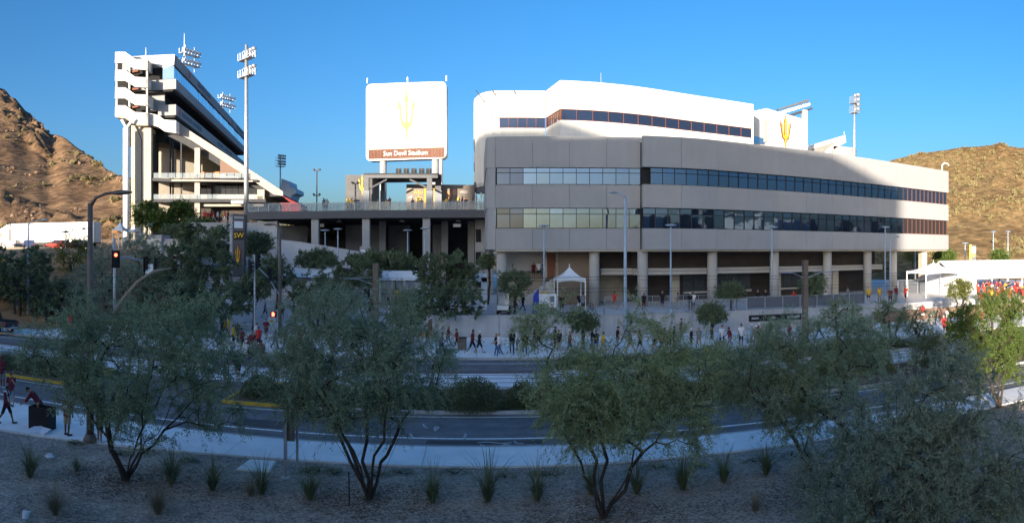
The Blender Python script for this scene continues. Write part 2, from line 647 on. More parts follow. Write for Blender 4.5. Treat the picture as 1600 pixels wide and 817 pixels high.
for mx_, my_ in ((-6.5, 30.9), (9.5, 29.7), (22, 31.2), (-28, 30.2)):
    MB().lathe((mx_, my_, -.02), [(.36, 0), (.36, .026), (.33, .03)], 20).build('manhole_cover', IRON, road)
GUT = mat('gutter concrete', (0.2, 0.19, 0.19), 0.9, 0.25, 1.5, 0.2, 30, world=True)
sheet('gutter', XL, XR, Y_KERB, Y_KERB + 0.55, 0.006, GUT, road)
DARKPATCH = mat('asphalt patch', (0.07, 0.068, 0.07), 0.85, 0.2, 1, 0.3, 60, world=True)
for x0, x1, y0, y1 in ((-11, -8.6, 29.0, 30.3), (6, 11, 30.6, 31.4), (-2.1, 2.8, 27.85, 28.4), (14, 16, 29.2, 32)):
    sheet('asphalt_patch', x0, x1, y0, y1, 0.003, DARKPATCH, road)
# sealed cracks
TAR = mat('crack sealant', (0.018, 0.018, 0.02), 0.5, 0.1, 5, world=True)
rr = random.Random(5)
for k in range(26):
    x, y = rr.uniform(-30, 40), rr.uniform(28.9, 32)
    pts = [(x, y)]
    a = rr.choice([0, 0.2, 1.4, 1.7, 3.0]) + rr.uniform(-.3, .3)
    for i in range(rr.randint(4, 9)):
        a += rr.uniform(-.5, .5)
        pts.append((pts[-1][0] + .35 * cos(a), min(32.2, max(28.9, pts[-1][1] + .35 * sin(a)))))
    b = MB()
    for p, q in zip(pts, pts[1:]):
        d = V((q[0] - p[0], q[1] - p[1]))
        if d.length < 1e-3: continue
        n = V((-d.y, d.x)).normalized() * 0.02
        b.add([(p[0] + n.x, p[1] + n.y, .0045), (p[0] - n.x, p[1] - n.y, .0045), (q[0] - n.x, q[1] - n.y, .0045), (q[0] + n.x, q[1] + n.y, .0045)], [(0, 1, 2, 3)])
    b.build('crack', TAR, road)
# sprayed utility marks by the bike lane
def mark(pts, w=0.05):
    b = MB()
    for (px, py), (qx, qy) in zip(pts, pts[1:]):
        p, q = G(px, py), G(qx, qy)
        d = q - p
        n = V((-d.y, d.x, 0)).normalized() * w
        b.add([(p.x + n.x, p.y + n.y, .008), (p.x - n.x, p.y - n.y, .008), (q.x - n.x, q.y - n.y, .008), (q.x + n.x, q.y + n.y, .008)], [(0, 1, 2, 3)])
    b.build('paint_mark', MATS['faded paint'] if 'faded paint' in MATS else mat('faded paint', (0.42, 0.42, 0.42), .8, .3, 8, world=True), road)
mark([(661, 663), (664, 668), (668, 669)])
mark([(679, 674), (686, 668), (681, 667), (678, 671)])
mark([(641, 678), (644, 683), (640, 687)])
mark([(726, 678), (728, 681), (725, 684), (727, 687)])
mark([(746, 692), (760, 691), (785, 693), (800, 692)], .06)
mark([(750, 696), (775, 698), (790, 695), (812, 697)], .06)
mark([(803, 690), (808, 693), (818, 693)], .05)

# near sidewalk: a row of slabs, and its kerb
walk = tag(thing('near_sidewalk', None, None, (0, 26, 0)), kind='structure')
SL = [mat('sidewalk slab %s' % n, c, 0.88, 0.10, 0.9, 0.12, 25, world=True) for n, c in (('pale', (0.80, 0.79, 0.77)), ('mid', (0.75, 0.74, 0.725)), ('light', (0.82, 0.81, 0.79)))]
x = XL
while x < XR:
    x1 = x + 2.5
    b = MB()
    ya, yb = near_edge(x), near_edge(x1)
    b.prism([(x + .012, ya, 0.0), (x1 - .012, yb, 0.0), (x1 - .012, Y_KERB - .17, 0.0), (x + .012, Y_KERB - .17, 0.0)], (0, 0, 0.13 + R.uniform(-.004, .004)))
    b.build('slab', R.choice(SL), walk)
    x = x1
def kerb(name, x0, x1, y0, y1, h, m):
    b = MB()
    n = max(1, int((x1 - x0) / 3))
    for i in range(n):
        a, c = x0 + (x1 - x0) * i / n, x0 + (x1 - x0) * (i + 1) / n
        b.box(a + .004, c - .004, y0, y1, -0.1, h)
    return b
walk_k = kerb('kerb', XL, XR, Y_KERB - .165, Y_KERB, .131, KERB).build('kerb', KERB, walk)
JOINT = mat('joint dirt', (0.12, 0.10, 0.085), 0.95, 0.2, 3, world=True)
b = MB()
b.add([(XL, near_edge(XL), .05), (XR, near_edge(XR), .05), (XR, Y_KERB, .05), (XL, Y_KERB, .05)], [(0, 1, 2, 3)])
b.build('bedding', JOINT, walk)

# median islands
SOIL = mat('planting soil', (0.13, 0.085, 0.055), 0.95, 0.3, 1.2, 0.5, 14, world=True)
def median(name, x0, x1, y0, y1, yel):
    t = tag(thing(name, None, None, ((x0 + x1) / 2, (y0 + y1) / 2, 0)), kind='structure')
    b = MB()
    b.box(x0 + .2, x1 - .2, y0 + .2, y1 - .2, -.05, .11)
    b.build('soil', SOIL, t)
    def ring(xa, xb, m):
        b = MB()
        n = max(1, int((xb - xa) / 3))
        for i in range(n):
            a, c = xa + (xb - xa) * i / n, xa + (xb - xa) * (i + 1) / n
            b.box(a + .004, c - .004, y0, y0 + .19, -.05, .15)
            b.box(a + .004, c - .004, y1 - .19, y1, -.05, .15)
        if abs(xa - x0) < .01: b.box(x0, x0 + .19, y0 + .19, y1 - .19, -.05, .15)
        if abs(xb - x1) < .01: b.box(x1 - .19, x1, y0 + .19, y1 - .19, -.05, .15)
        b.build('kerb', m, t)
    for xa, xb, m in yel:
        ring(xa, xb, m)
    return t
median('median', -13.0, XR, Y_MED0, Y_MED1, [(-13.0, -9.2, YELLOW), (-9.2, XR, KERB)])
median('median', XL, -22.7, Y_MED0, Y_MED1, [(-30, -22.7, YELLOW), (XL, -30, YELLOW)])
median('planting_strip', 5.0, 37.0, Y_TRK1, Y_ST1, [(5.0, 37.0, KERB)])

# tram tracks: concrete bed with grooved rails
TRK = mat('track concrete', (0.74, 0.74, 0.74), 0.88, 0.12, 0.8, 0.12, 25, world=True)
bed = tag(thing('track_bed', None, None, (0, 41, 0)), kind='structure')
for r, (ya, yb) in enumerate(((38.52, 39.85), (39.88, 41.3), (41.33, 42.6), (42.63, 43.58))):
    x = XL
    while x < XR:
        b = MB()
        b.box(x + .01, x + 7.99, ya, yb, -.1, .03)
        b.build('track_slab', TRK, bed)
        x += 8
RAILS = mat('worn rail steel', (0.09, 0.085, 0.085), 0.4, 0.15, 3, metal=0.5)
for y in (39.2, 40.6, 41.9, 43.1):
    b = MB()
    b.box(XL, XR, y - .05, y + .05, -.05, .045)
    b.build('rail', RAILS, bed)
froad = tag(sheet('far_road', XL, XR, Y_TRK1 + .02, Y_FK, -.002, ASPH), kind='structure')
REDBR = mat('reddish paved strip', (0.16, 0.115, 0.105), 0.9, 0.2, 2, 0.2, 30, world=True)
sheet('paved_strip', XL, 5.0, Y_TRK1 + .05, Y_TRK1 + 1.1, .004, REDBR, froad)
sheet('lane_line', XL, 5.0, 47.5, 47.65, .003, LINEW, froad)
# far sidewalk
fwalk = tag(thing('far_sidewalk', None, None, (0, 55, 0)), kind='structure')
rows = [(Y_FK + .2, 52.0), (52.0, 55.0), (55.0, 58.0), (58.0, 61.0)]
for ya, yb in rows:
    x = XL
    while x < XR:
        b = MB()
        b.box(x + .012, x + 3.988, ya + .012, yb - .012, 0, .13 + R.uniform(-.004, .004))
        b.build('slab', R.choice(SL), fwalk)
        x += 4
kerb('kerb', XL, XR, Y_FK, Y_FK + .2, .14, KERB).build('kerb', KERB, fwalk)

# retaining wall under the plaza, cast in sections
WALLC = mat('grey board marked concrete', (0.40, 0.40, 0.41), 0.88, 0.13, 0.5, 0.2, 10, world=True)
rw = thing('retaining_wall', 'long pale grey concrete retaining wall below the plaza railing', 'wall', (20, 60.8, 0.13))
x = -4.0
i = 0
while x < 40:
    b = MB()
    b.box(x + .015, x + 5.985, 60.7, 61.0, .1, 2.0)
    b.box(x + .015, x + 5.985, 60.62, 61.05, 2.002, 2.12)
    b.build('wall_section', WALLC, rw)
    x += 6
b = MB()
b.box(-4.0, -3.7, 61.1, 75, .1, 2.1)
b.build('return_wall', WALLC, rw)
# lower brown planter wall to the right of it
BRNW = mat('brown planter block', (0.17, 0.11, 0.085), 0.9, 0.15, 1, 0.2, 12, world=True)
pw = thing('planter_wall', 'low brown block planter wall beside the far sidewalk', 'wall', (56, 60.7, .13))
for i in range(10):
    b = MB()
    b.box(40.2 + i * 4, 44.18 + i * 4, 60.4, 60.8, .1, 1.3)
    b.build('wall_section', BRNW, pw)
    b = MB()
    b.box(40.2 + i * 4, 44.18 + i * 4, 60.95, 61.3, .1, 2.05)
    b.build('upper_wall_section', WALLC, pw)

# ------------------------------------------------------------------ hills
def hillmat(name, a, c, r):
    m = bpy.data.materials.new(name)
    m.use_nodes = True
    nt = m.node_tree
    b = nt.nodes['Principled BSDF']
    b.inputs['Roughness'].default_value = 0.95
    b.inputs['Specular IOR Level'].default_value = 0.05
    g = nt.nodes.new('ShaderNodeNewGeometry')
    n1 = nt.nodes.new('ShaderNodeTexNoise')
    n1.inputs['Scale'].default_value = 0.035
    n1.inputs['Detail'].default_value = 12
    n1.inputs['Roughness'].default_value = 0.72
    n2 = nt.nodes.new('ShaderNodeTexNoise')
    n2.inputs['Scale'].default_value = 0.35
    n2.inputs['Detail'].default_value = 10
    n2.inputs['Roughness'].default_value = 0.7
    for n in (n1, n2):
        nt.links.new(g.outputs['Position'], n.inputs['Vector'])
    r1 = nt.nodes.new('ShaderNodeValToRGB')
    r1.color_ramp.elements[0].position = .36
    r1.color_ramp.elements[1].position = .62
    r1.color_ramp.elements[0].color = (*a, 1)
    r1.color_ramp.elements[1].color = (*c, 1)
    nt.links.new(n1.outputs[0], r1.inputs[0])
    r2 = nt.nodes.new('ShaderNodeValToRGB')
    r2.color_ramp.elements[0].position = .42
    r2.color_ramp.elements[1].position = .70
    r2.color_ramp.elements[0].color = (0.35, 0.35, 0.35, 1)
    r2.color_ramp.elements[1].color = (1.35, 1.3, 1.25, 1)
    nt.links.new(n2.outputs[0], r2.inputs[0])
    mx = nt.nodes.new('ShaderNodeMix')
    mx.data_type = 'RGBA'
    mx.blend_type = 'MULTIPLY'
    mx.inputs[0].default_value = 0.85
    nt.links.new(r1.outputs[0], mx.inputs[6])
    nt.links.new(r2.outputs[0], mx.inputs[7])
    nt.links.new(mx.outputs[2], b.inputs['Base Color'])
    bp = nt.nodes.new('ShaderNodeBump')
    bp.inputs['Strength'].default_value = 0.9
    bp.inputs['Distance'].default_value = r
    nt.links.new(n2.outputs[0], bp.inputs['Height'])
    nt.links.new(bp.outputs[0], b.inputs['Normal'])
    return m
def interp(tab, x):
    return float(np.interp(x, [t[0] for t in tab], [t[1] for t in tab]))
def hill(name, pxs, crest, d0_, d1_, m, zbase, rough, rock=None):
    """slope rising from d0 to a crest at d1 whose height follows the skyline, then falling away behind"""
    nr = 60
    b = MB()
    pts = {}
    for i, px in enumerate(pxs):
        a = ang(px)
        d0 = interp(d0_, px) if isinstance(d0_, list) else d0_
        d1 = interp(d1_, px) if isinstance(d1_, list) else d1_
        zc = ZC - (interp(crest, px) - YH) * d1 / K
        for j in range(nr + 1):
            t = j / nr * 1.35
            d = d0 + (d1 - d0) * t
            if t <= 1:
                z = zbase + (zc - zbase) * (0.75 * t + 0.25 * t * t)
            else:
                z = zc - (t - 1) * 0.6 * (zc - zbase)
            x, y = d * sin(a), d * cos(a)
            k = min(1, t * 3) * (0.35 if t > .93 and t < 1.1 else 1)
            z += rough * k * (noise.fractal(V((x * .03, y * .03, 2)), .8, 2.2, 6) * 2.2)
            if rock:
                z += rock(px, t) * abs(noise.fractal(V((x * .09, y * .09, 7)), .6, 2.3, 5)) * 5
            b.v.append((x, y, z))
    n = nr + 1
    for i in range(len(pxs) - 1):
        for j in range(nr):
            b.f.append((i * n + j, (i + 1) * n + j, (i + 1) * n + j + 1, i * n + j + 1))
    o = b.build(name, m, None, True)
    o['kind'] = 'structure'
    return b
HILL_L = hillmat('brown rocky hillside', (0.185, 0.11, 0.065), (0.30, 0.20, 0.12), 0.5)
HILL_R = hillmat('tan grassy hillside', (0.25, 0.16, 0.075), (0.36, 0.25, 0.125), 0.3)
crL = [(-200, 120), (-60, 118), (0, 143), (20, 156), (40, 176), (62, 191), (75, 207), (100, 213), (120, 229), (140, 244), (165, 263), (195, 279), (240, 300), (300, 325), (400, 350), (560, 372)]
hb = hill('rocky_hill', [-200 + 8 * i for i in range(96)], crL, [(-200, 150), (0, 135), (195, 118), (560, 105)], [(-200, 560), (0, 400), (100, 270), (195, 190), (300, 165), (560, 150)], HILL_L, 9.5, .55, lambda px, t: 1.0 if (px < 80 and t > .74 - px * .0012) else (.5 if t < .2 else .10))
crR = [(1250, 330), (1330, 285), (1380, 256), (1405, 246), (1440, 238), (1500, 229), (1560, 225), (1600, 234), (1700, 250), (1900, 300)]
hb2 = hill('scrubby_hill', [1250 + 8 * i for i in range(82)], crR, 135, 300, HILL_R, 2.0, .6, lambda px, t: .5 if px > 1550 and t > .6 else .05)
def scrub(name, label, hbm, n, m, seed, smax, tmax=62, clump=0.0):
    rs = np.random.RandomState(seed)
    b = MB()
    nv = len(hbm.v)
    for k in range(n):
        q = rs.randint(nv)
        j = q % 61
        if j > tmax * .74 or j < 1 or q + 62 >= nv: continue
        p, p2 = V(hbm.v[q]), V(hbm.v[q + 61])
        f = rs.rand()
        c = p.lerp(p2, f) + (V(hbm.v[q + 1]) - p) * rs.rand()
        if noise.noise(V((c.x * .035, c.y * .035, seed * 3.1))) + .5 * noise.noise(V((c.x * .12, c.y * .12, seed))) < clump: continue
        s = (.22 + rs.rand() ** 3 * smax)
        for u in range(5):
            o = V((rs.uniform(-.7, .7) * s, rs.uniform(-.7, .7) * s, rs.uniform(0, .5) * s))
            pp = oct_ * s * rs.uniform(.4, .75) * (0.6 + 0.8 * rs.rand(6, 1))
            b.add([(c + o + V(w)) for w in pp], octf)
    tag(b.build(name, m), label, 'scrub', kind='stuff')
SCRUB = mat('dry desert scrub', (0.10, 0.085, 0.04), 0.95, 0.4, 0.4, 0.5, 3, world=True, col2=(0.16, 0.13, 0.06))
scrub('desert_scrub', 'low dry scrub dotting the rocky brown hill', hb, 3200, SCRUB, 1, 1.3, clump=.02)
scrub('desert_scrub', 'low dry scrub dotting the tan grassy hill', hb2, 9500, SCRUB, 2, 1.0, clump=-.12)
ROCK = mat('brown hillside rock', (0.17, 0.105, 0.07), 0.95, 0.4, .5, .6, 2, world=True, col2=(0.33, 0.22, 0.15))
scrub('hillside_rock', 'broken brown rock strewn over the rocky hill', hb, 5200, ROCK, 5, .8, clump=.08)
for px, py, w in ((97, 245, 26), (205, 295, 10)):
    pass

# ------------------------------------------------------------------ curved office block at the end of the stadium
def polyline(pts, step=0.25):
    """smooth plan curve through pts -> sampled points with arc length"""
    n = len(pts)
    out = []
    for i in range(n - 1):
        p0, p1, p2, p3 = V(pts[max(i - 1, 0)]), V(pts[i]), V(pts[i + 1]), V(pts[min(i + 2, n - 1)])
        m = max(2, int((p2 - p1).length / step))
        for k in range(m):
            t = k / m
            out.append(0.5 * ((2 * p1) + (p2 - p0) * t + (2 * p0 - 5 * p1 + 4 * p2 - p3) * t * t + (3 * p1 - p0 - 3 * p2 + p3) * t ** 3))
    out.append(V(pts[-1]))
    s = [0.0]
    for a, c in zip(out, out[1:]):
        s.append(s[-1] + (c - a).length)
    return out, s
class Curve:
    def __init__(self, pts, straight=False):
        if straight:
            self.p = [V(p) for p in pts]
            self.s = [0.0]
            for a, c in zip(self.p, self.p[1:]):
                self.s.append(self.s[-1] + (c - a).length)
        else:
            self.p, self.s = polyline(pts)
        self.L = self.s[-1]
    def at(self, s):
        s = min(max(s, 0), self.L)
        i = min(max(int(np.searchsorted(self.s, s)) - 1, 0), len(self.p) - 2)
        t = (s - self.s[i]) / max(1e-6, self.s[i + 1] - self.s[i])
        return self.p[i].lerp(self.p[i + 1], t)
    def nrm(self, s):
        a, c = self.at(s - .15), self.at(s + .15)
        d = (c - a).normalized()
        return V((d.y, -d.x))          # towards the street
    def off(self, s, o):
        return self.at(s) + self.nrm(s) * o
    def px(self, px):
        """arc length where the curve crosses the sight line of a pixel column"""
        best = min(range(len(self.p)), key=lambda i: abs(math.atan2(self.p[i].x, self.p[i].y) - ang(px)))
        return self.s[best]
def strip(b, cv, s0, s1, z0, z1, o0, o1, n=None):
    """solid following the curve between offsets o0 (back) and o1 (front)"""
    n = n or max(1, int(math.ceil((s1 - s0) / 1.2)))
    ss = [s0 + (s1 - s0) * i / n for i in range(n + 1)]
    vs = []
    for s in ss:
        a, c = cv.off(s, o0), cv.off(s, o1)
        vs += [(a.x, a.y, z0), (c.x, c.y, z0), (c.x, c.y, z1), (a.x, a.y, z1)]
    fs = [(0, 1, 2, 3), tuple(reversed(range(4 * n, 4 * n + 4)))]
    for i in range(n):
        k = 4 * i
        for j in range(4):
            fs.append((k + j, k + 4 + j, k + 4 + (j + 1) % 4, k + (j + 1) % 4))
    b.add(vs, fs)
    return b
def pd(px, d):
    a = ang(px)
    return (d * sin(a), d * cos(a))

office = thing('office_building', 'long curved concrete office building with mirrored window bands on round columns', 'building', (30, 78, 2))
left = Curve([pd(774, 70.8), pd(1005, 71.3)])
right = Curve([pd(1004, 70.3), pd(1090, 72.2), pd(1180, 76.3), pd(1300, 83.4), pd(1410, 93.6), pd(1480, 102.5)])
ZB = [(8.0, 10.2), (12.35, 14.76), (16.57, 19.8)]
ZW = [(10.2, 12.35), (14.76, 16.57)]
PANEL = [mat('precast panel %s' % n, c, 0.85, 0.06, 0.35, 0.08, 18, world=True) for n, c in (('plain', (0.335, 0.33, 0.335)), ('warm', (0.345, 0.335, 0.335)), ('cool', (0.325, 0.325, 0.335)))]
def streaks(m, amt, base=None):
    """faint vertical rain streaks and soot below the joints"""
    nt = m.node_tree
    bs = nt.nodes['Principled BSDF']
    lk = bs.inputs['Base Color'].links[0]
    src = lk.from_socket
    g = nt.nodes.new('ShaderNodeNewGeometry')
    mp = nt.nodes.new('ShaderNodeMapping')
    mp.inputs['Scale'].default_value = (1.6, 1.6, 0.10)
    nt.links.new(g.outputs['Position'], mp.inputs[0])
    nz = nt.nodes.new('ShaderNodeTexNoise')
    nz.inputs['Scale'].default_value = 1.0
    nz.inputs['Detail'].default_value = 7
    nz.inputs['Roughness'].default_value = .65
    nt.links.new(mp.outputs[0], nz.inputs['Vector'])
    rp = nt.nodes.new('ShaderNodeValToRGB')
    rp.color_ramp.elements[0].position = .34
    rp.color_ramp.elements[1].position = .58
    rp.color_ramp.elements[0].color = (1 - amt, 1 - amt, 1 - amt * 1.05, 1)
    nt.links.new(nz.outputs[0], rp.inputs[0])
    mx = nt.nodes.new('ShaderNodeMix')
    mx.data_type = 'RGBA'
    mx.blend_type = 'MULTIPLY'
    mx.inputs[0].default_value = 1.0
    nt.links.new(src, mx.inputs[6])
    nt.links.new(rp.outputs[0], mx.inputs[7])
    nt.links.new(mx.outputs[2], bs.inputs['Base Color'])
for m_ in PANEL:
    streaks(m_, .045)
streaks(WHITEW, .10)
streaks(CONC2, .12)
streaks(WALLC, .15)
def slabs(cv, s0, s1, z0, z1, w, o0, o1, name='wall_panel'):
    n = max(1, round((s1 - s0) / w))
    for i in range(n):
        a, c = s0 + (s1 - s0) * i / n + .012, s0 + (s1 - s0) * (i + 1) / n - .012
        strip(MB(), cv, a, c, z0, z1, o0, o1).build('wall_panel', R.choice(PANEL), office)
def windowband(cv, s0, s1, z0, z1, w, gl, fr, tr=0.3, wb=None, parent=office, sub=None, dk=0):
    n = max(1, round((s1 - s0) / w))
    band = MB()
    strip(band, cv, s0, s1, z0, z0 + .07, -.20, -.02)
    strip(band, cv, s0, s1, z1 - .07, z1, -.20, -.02)
    if tr:
        strip(band, cv, s0, s1, z1 - (z1 - z0) * tr - .03, z1 - (z1 - z0) * tr + .03, -.20, -.03)
    for i in range(n + 1):
        s = s0 + (s1 - s0) * i / n
        strip(band, cv, max(s0, s - .03), min(s1, s + .03), z0 + .075, z1 - .075, -.20, -.025, 1)
    w_o = band.build('window_band', fr, parent)
    for i in range(n):
        a, c = s0 + (s1 - s0) * i / n + .025, s0 + (s1 - s0) * (i + 1) / n - .025
        g = gl if i >= dk else NGLASS
        zt = z1 - (z1 - z0) * tr
        for q0, q1 in (((z0 + .06, zt - .02), (zt + .02, z1 - .06)) if tr else ((z0 + .06, z1 - .06),)):
            j1, j2 = R.uniform(-.006, .006), R.uniform(-.006, .006)
            pa, pc = cv.off(a, -.11 + j1), cv.off(c, -.11 - j1)
            n_ = cv.nrm((a + c) / 2) * -.02
            t_ = cv.nrm((a + c) / 2) * j2
            b = MB()
            b.prism([(pa.x, pa.y, q0), (pc.x, pc.y, q0), (pc.x + t_.x, pc.y + t_.y, q1), (pa.x + t_.x, pa.y + t_.y, q1)], (n_.x, n_.y, 0))
            b.build('pane', g, w_o)
INT = mat('dark interior', (0.02, 0.02, 0.022), 0.9, 0.2, 1, world=True)
for k, (cv, w) in enumerate(((left, 4.2), (right, 4.3))):
    for i, (z0, z1) in enumerate(ZB):
        slabs(cv, 0, cv.L, z0, z1, w, -.45, .25 if k else 0.0)
    core = strip(MB(), cv, 0.02, cv.L - .02, 8.05, 19.2, -9.0, -.5)
    core.build('core', INT, office)
    strip(MB(), cv, 0.02, cv.L - .02, 19.25, 19.45, -12.0, -.46).build('roof', WHITEW, office)
    strip(MB(), cv, 0.02, cv.L - .02, 7.80, 7.98, -9.0, -.1).build('soffit', CONC2, office)
sR = right.px(1412)
s16 = right.px(1017)
windowband(left, left.px(776), left.L - .1, *ZW[1], 1.38, GLASS, FRAME, dk=2)
windowband(left, left.px(776), left.L - .1, *ZW[0], 1.38, GLASS, FRAME, dk=2)
windowband(right, s16, sR, *ZW[1], 1.34, GLASS, FRAME)
windowband(right, 0.05, sR, *ZW[0], 1.34, GLASS, FRAME)
windowband(right, sR + .05, right.L - .02, *ZW[1], 0.95, GLASS, REDFR, 0)
windowband(right, sR + .05, right.L - .02, *ZW[0], 0.95, DGLASS, REDFR, 0)
# rounded west corner and the wall running back from it
c0 = left.at(0)
cor = Curve([(c0.x - 1.0, c0.y + 24), (c0.x - 1.0, c0.y + 6), (c0.x - 1.0, c0.y + 1.6), (c0.x - .8, c0.y + .55), (c0.x - .3, c0.y + .06), (c0.x, c0.y)])
for z0, z1 in ZB:
    strip(MB(), cor, 0, cor.L - .02, z0, z1, -.45, 0.0, 24).build('corner_panel', PANEL[0], office)
for z0, z1 in ZW:
    strip(MB(), cor, 0, cor.L - .02, z0, z1, -.40, -.1, 24).build('corner_panel', PANEL[2], office)
# undercroft: columns, recessed walls, ledge
COL = mat('round concrete column', (0.40, 0.375, 0.345), 0.85, 0.08, 0.7, 0.1, 12, world=True)
for px, cv in ((783, left), (931, left), (1008, right), (1120, right), (1218, right), (1302, right), (1366, right), (1405, right)):
    q = cv.off(cv.px(px), -1.1)
    MB().lathe((q.x, q.y, 0), [(.55, 1.95), (.55, 7.85)], 20).build('column', COL, office, True)
for px, o in ((1345, -5.0), (1452, -1.2), (1090, -6.0), (1260, -6.0)):
    q = right.off(right.px(px), o)
    MB().seg((q.x - .45, q.y), (q.x + .45, q.y), .9, 1.95, 7.85).build('pier', CONC2, office)
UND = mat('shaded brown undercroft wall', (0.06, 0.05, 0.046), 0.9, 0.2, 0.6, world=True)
s_l = left.px(870)
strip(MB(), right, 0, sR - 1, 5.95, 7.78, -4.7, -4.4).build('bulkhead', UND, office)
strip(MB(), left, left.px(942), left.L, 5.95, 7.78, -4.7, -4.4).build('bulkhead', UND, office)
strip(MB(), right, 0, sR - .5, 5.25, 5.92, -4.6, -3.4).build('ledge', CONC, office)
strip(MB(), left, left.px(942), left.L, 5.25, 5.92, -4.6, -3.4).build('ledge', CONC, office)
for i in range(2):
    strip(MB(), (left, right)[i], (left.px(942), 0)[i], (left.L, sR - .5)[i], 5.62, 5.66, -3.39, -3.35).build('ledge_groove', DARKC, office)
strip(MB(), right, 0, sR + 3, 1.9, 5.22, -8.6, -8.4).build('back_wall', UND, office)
strip(MB(), left, 0.3, left.L, 1.9, 7.78, -8.6, -8.4).build('back_wall', CONC2, office)
BEI = mat('beige smooth wall', (0.20, 0.155, 0.12), 0.9, 0.08, 0.6, world=True)
strip(MB(), left, left.px(874), left.px(938), 1.9, 7.78, -3.2, -2.9).build('beige_wall', BEI, office)
strip(MB(), left, left.px(784), left.px(850), 5.6, 7.78, -6.0, -5.8).build('stair_wall', CONC, office)
strip(MB(), left, left.px(852), left.px(871), 4.9, 7.75, -4.2, -4.0).build('door_frame', CONC2, office)
strip(MB(), left, left.px(855), left.px(868), 4.95, 7.6, -3.99, -3.93).build('door', REDFR, office)
# stair to that door
for i in range(12):
    q0, q1 = left.px(800) + i * .35, left.px(800) + i * .35 + .36
    strip(MB(), left, q0, q1, 1.9, 2.2 + i * .23, -5.2, -3.6, 1).build('stair_step', CONC, office)
strip(MB(), left, left.px(800) + 4.3, left.px(873), 4.55, 4.9, -5.2, -3.2).build('landing', CONC, office)
b = MB()
for i in range(7):
    q = left.off(left.px(800) + 4.4 + i * .6, -3.25)
    b.tube([(q.x, q.y, 4.9), (q.x, q.y, 5.9)], .02, 5)
qa, qb = left.off(left.px(800) + 4.4, -3.25), left.off(left.px(800) + 8.0, -3.25)
b.tube([(qa.x, qa.y, 5.9), (qb.x, qb.y, 5.9)], .025, 5)
b.build('handrail', STEEL, office)
# storefront glazing with pale graphics at the back of the undercroft
GRAPH = mat('pale storefront graphic', (0.42, 0.44, 0.46), 0.4, 0.85, 2.2, world=True, col2=(0.05, 0.06, 0.07))
def storefront(p0, p1):
    a, c = right.px(p0), right.px(p1)
    n = int((c - a) / 1.5)
    for i in range(n):
        strip(MB(), right, a + (c - a) * i / n + .06, a + (c - a) * (i + 1) / n - .06, 3.1, 4.9, -8.38, -8.33, 1).build('storefront_pane', GRAPH, office)
    strip(MB(), right, a, c, 2.75, 3.0, -8.38, -8.1).build('storefront_sill', CONC, office)
storefront(1128, 1236)
storefront(1275, 1345)
# small curved lamp on the east end of the roof
q = right.at(right.L - .6)
MB().tube([(q.x - .3, q.y + .3, 19.8), (q.x - .3, q.y + .3, 20.7), (q.x + .1, q.y + .3, 21.1), (q.x + .8, q.y + .3, 21.0), (q.x + 1.0, q.y + .3, 20.7)], .09, 8).build('roof_lamp', WHITEP, office, True)

# ------------------------------------------------------------------ upper block behind and above the office building
upper = thing('press_block', 'white sunlit upper stadium block with one dark ribbon of windows', 'building', (15, 92, 8))
UP = WHITEW
uA = Curve([pd(744, 94), pd(752, 91.6), pd(770, 90.2), pd(800, 90), pd(852, 90.2)])
uB = Curve([pd(853, 90.2), pd(875, 84.5)], True)
uC = Curve([pd(875, 84.5), pd(930, 85.5), pd(1000, 88), pd(1090, 93), pd(1177, 98.5)])
ZT = 29.1
ZA = (24.15, 25.55)
def upperwall(cv, w):
    n = max(1, round(cv.L / w))
    for i in range(n):
        a, c = cv.L * i / n + .008, cv.L * (i + 1) / n - .008
        for z0, z1 in ((17.0, ZA[0]), (ZA[1], ZT)):
            strip(MB(), cv, a, c, z0, z1, -.5, 0).build('wall_panel', UP, upper)
    strip(MB(), cv, .02, cv.L - .02, ZA[0] - .3, ZA[1] + .3, -3, -.55).build('core', INT, upper)
for cv in (uA, uB, uC):
    upperwall(cv, 6.0)
sa = uA.px(768)
strip(MB(), uA, 0, sa, ZA[0], ZA[1], -.5, 0).build('wall_panel', UP, upper)
windowband(uA, sa, uA.L - .02, *ZA, 1.25, NGLASS, REDFR, 0, parent=upper)
windowband(uB, .02, uB.L - .02, *ZA, 0.9, DGLASS, REDFR, 0, parent=upper)
windowband(uC, .02, uC.L - .02, *ZA, 2.1, NGLASS, REDFR, 0, parent=upper)
b = MB()
pl = [uA.off(s, -.2) for s in np.linspace(0, uA.L, 12)] + [uC.off(s, -.2) for s in np.linspace(0, uC.L, 16)]
bk = [V((p.x, p.y + 16)) for p in reversed(pl)]
b.prism([(p.x, p.y, ZT - .9) for p in pl + bk], (0, 0, .3))
b.build('roof', WHITEW, upper)
# west end wall with two stair openings
w0 = uA.at(0)
wx = Curve([(w0.x - .35, w0.y + 14), (w0.x - .35, w0.y + 4), (w0.x - .25, w0.y + 1.0), (w0.x, w0.y)])
for z0, z1 in ((17.4, 18.6), (20.3, 21.6), (23.6, ZT)):
    strip(MB(), wx, 0, wx.L, z0, z1, -.5, 0, 16).build('end_wall', UP, upper)
for z0 in (18.6, 21.6):
    z1 = z0 + (1.7 if z0 < 20 else 2.0)
    strip(MB(), wx, 0, wx.L - .6, z0, z1, -2.6, -2.3, 10).build('stair_opening', INT, upper)
    for k in range(4):
        strip(MB(), wx, 0, wx.L - .3, z0 + .2 + k * .25, z0 + .26 + k * .25, -.3, -.2, 8).build('stair_rail', REDFR, upper)
    strip(MB(), wx, wx.L - 1.2, wx.L, z0, z1, -.5, -.05, 3).build('end_wall', UP, upper)
strip(MB(), uA, 0, uA.L, 16.6, 17.0, -5, -.05).build('soffit', CONC, upper)
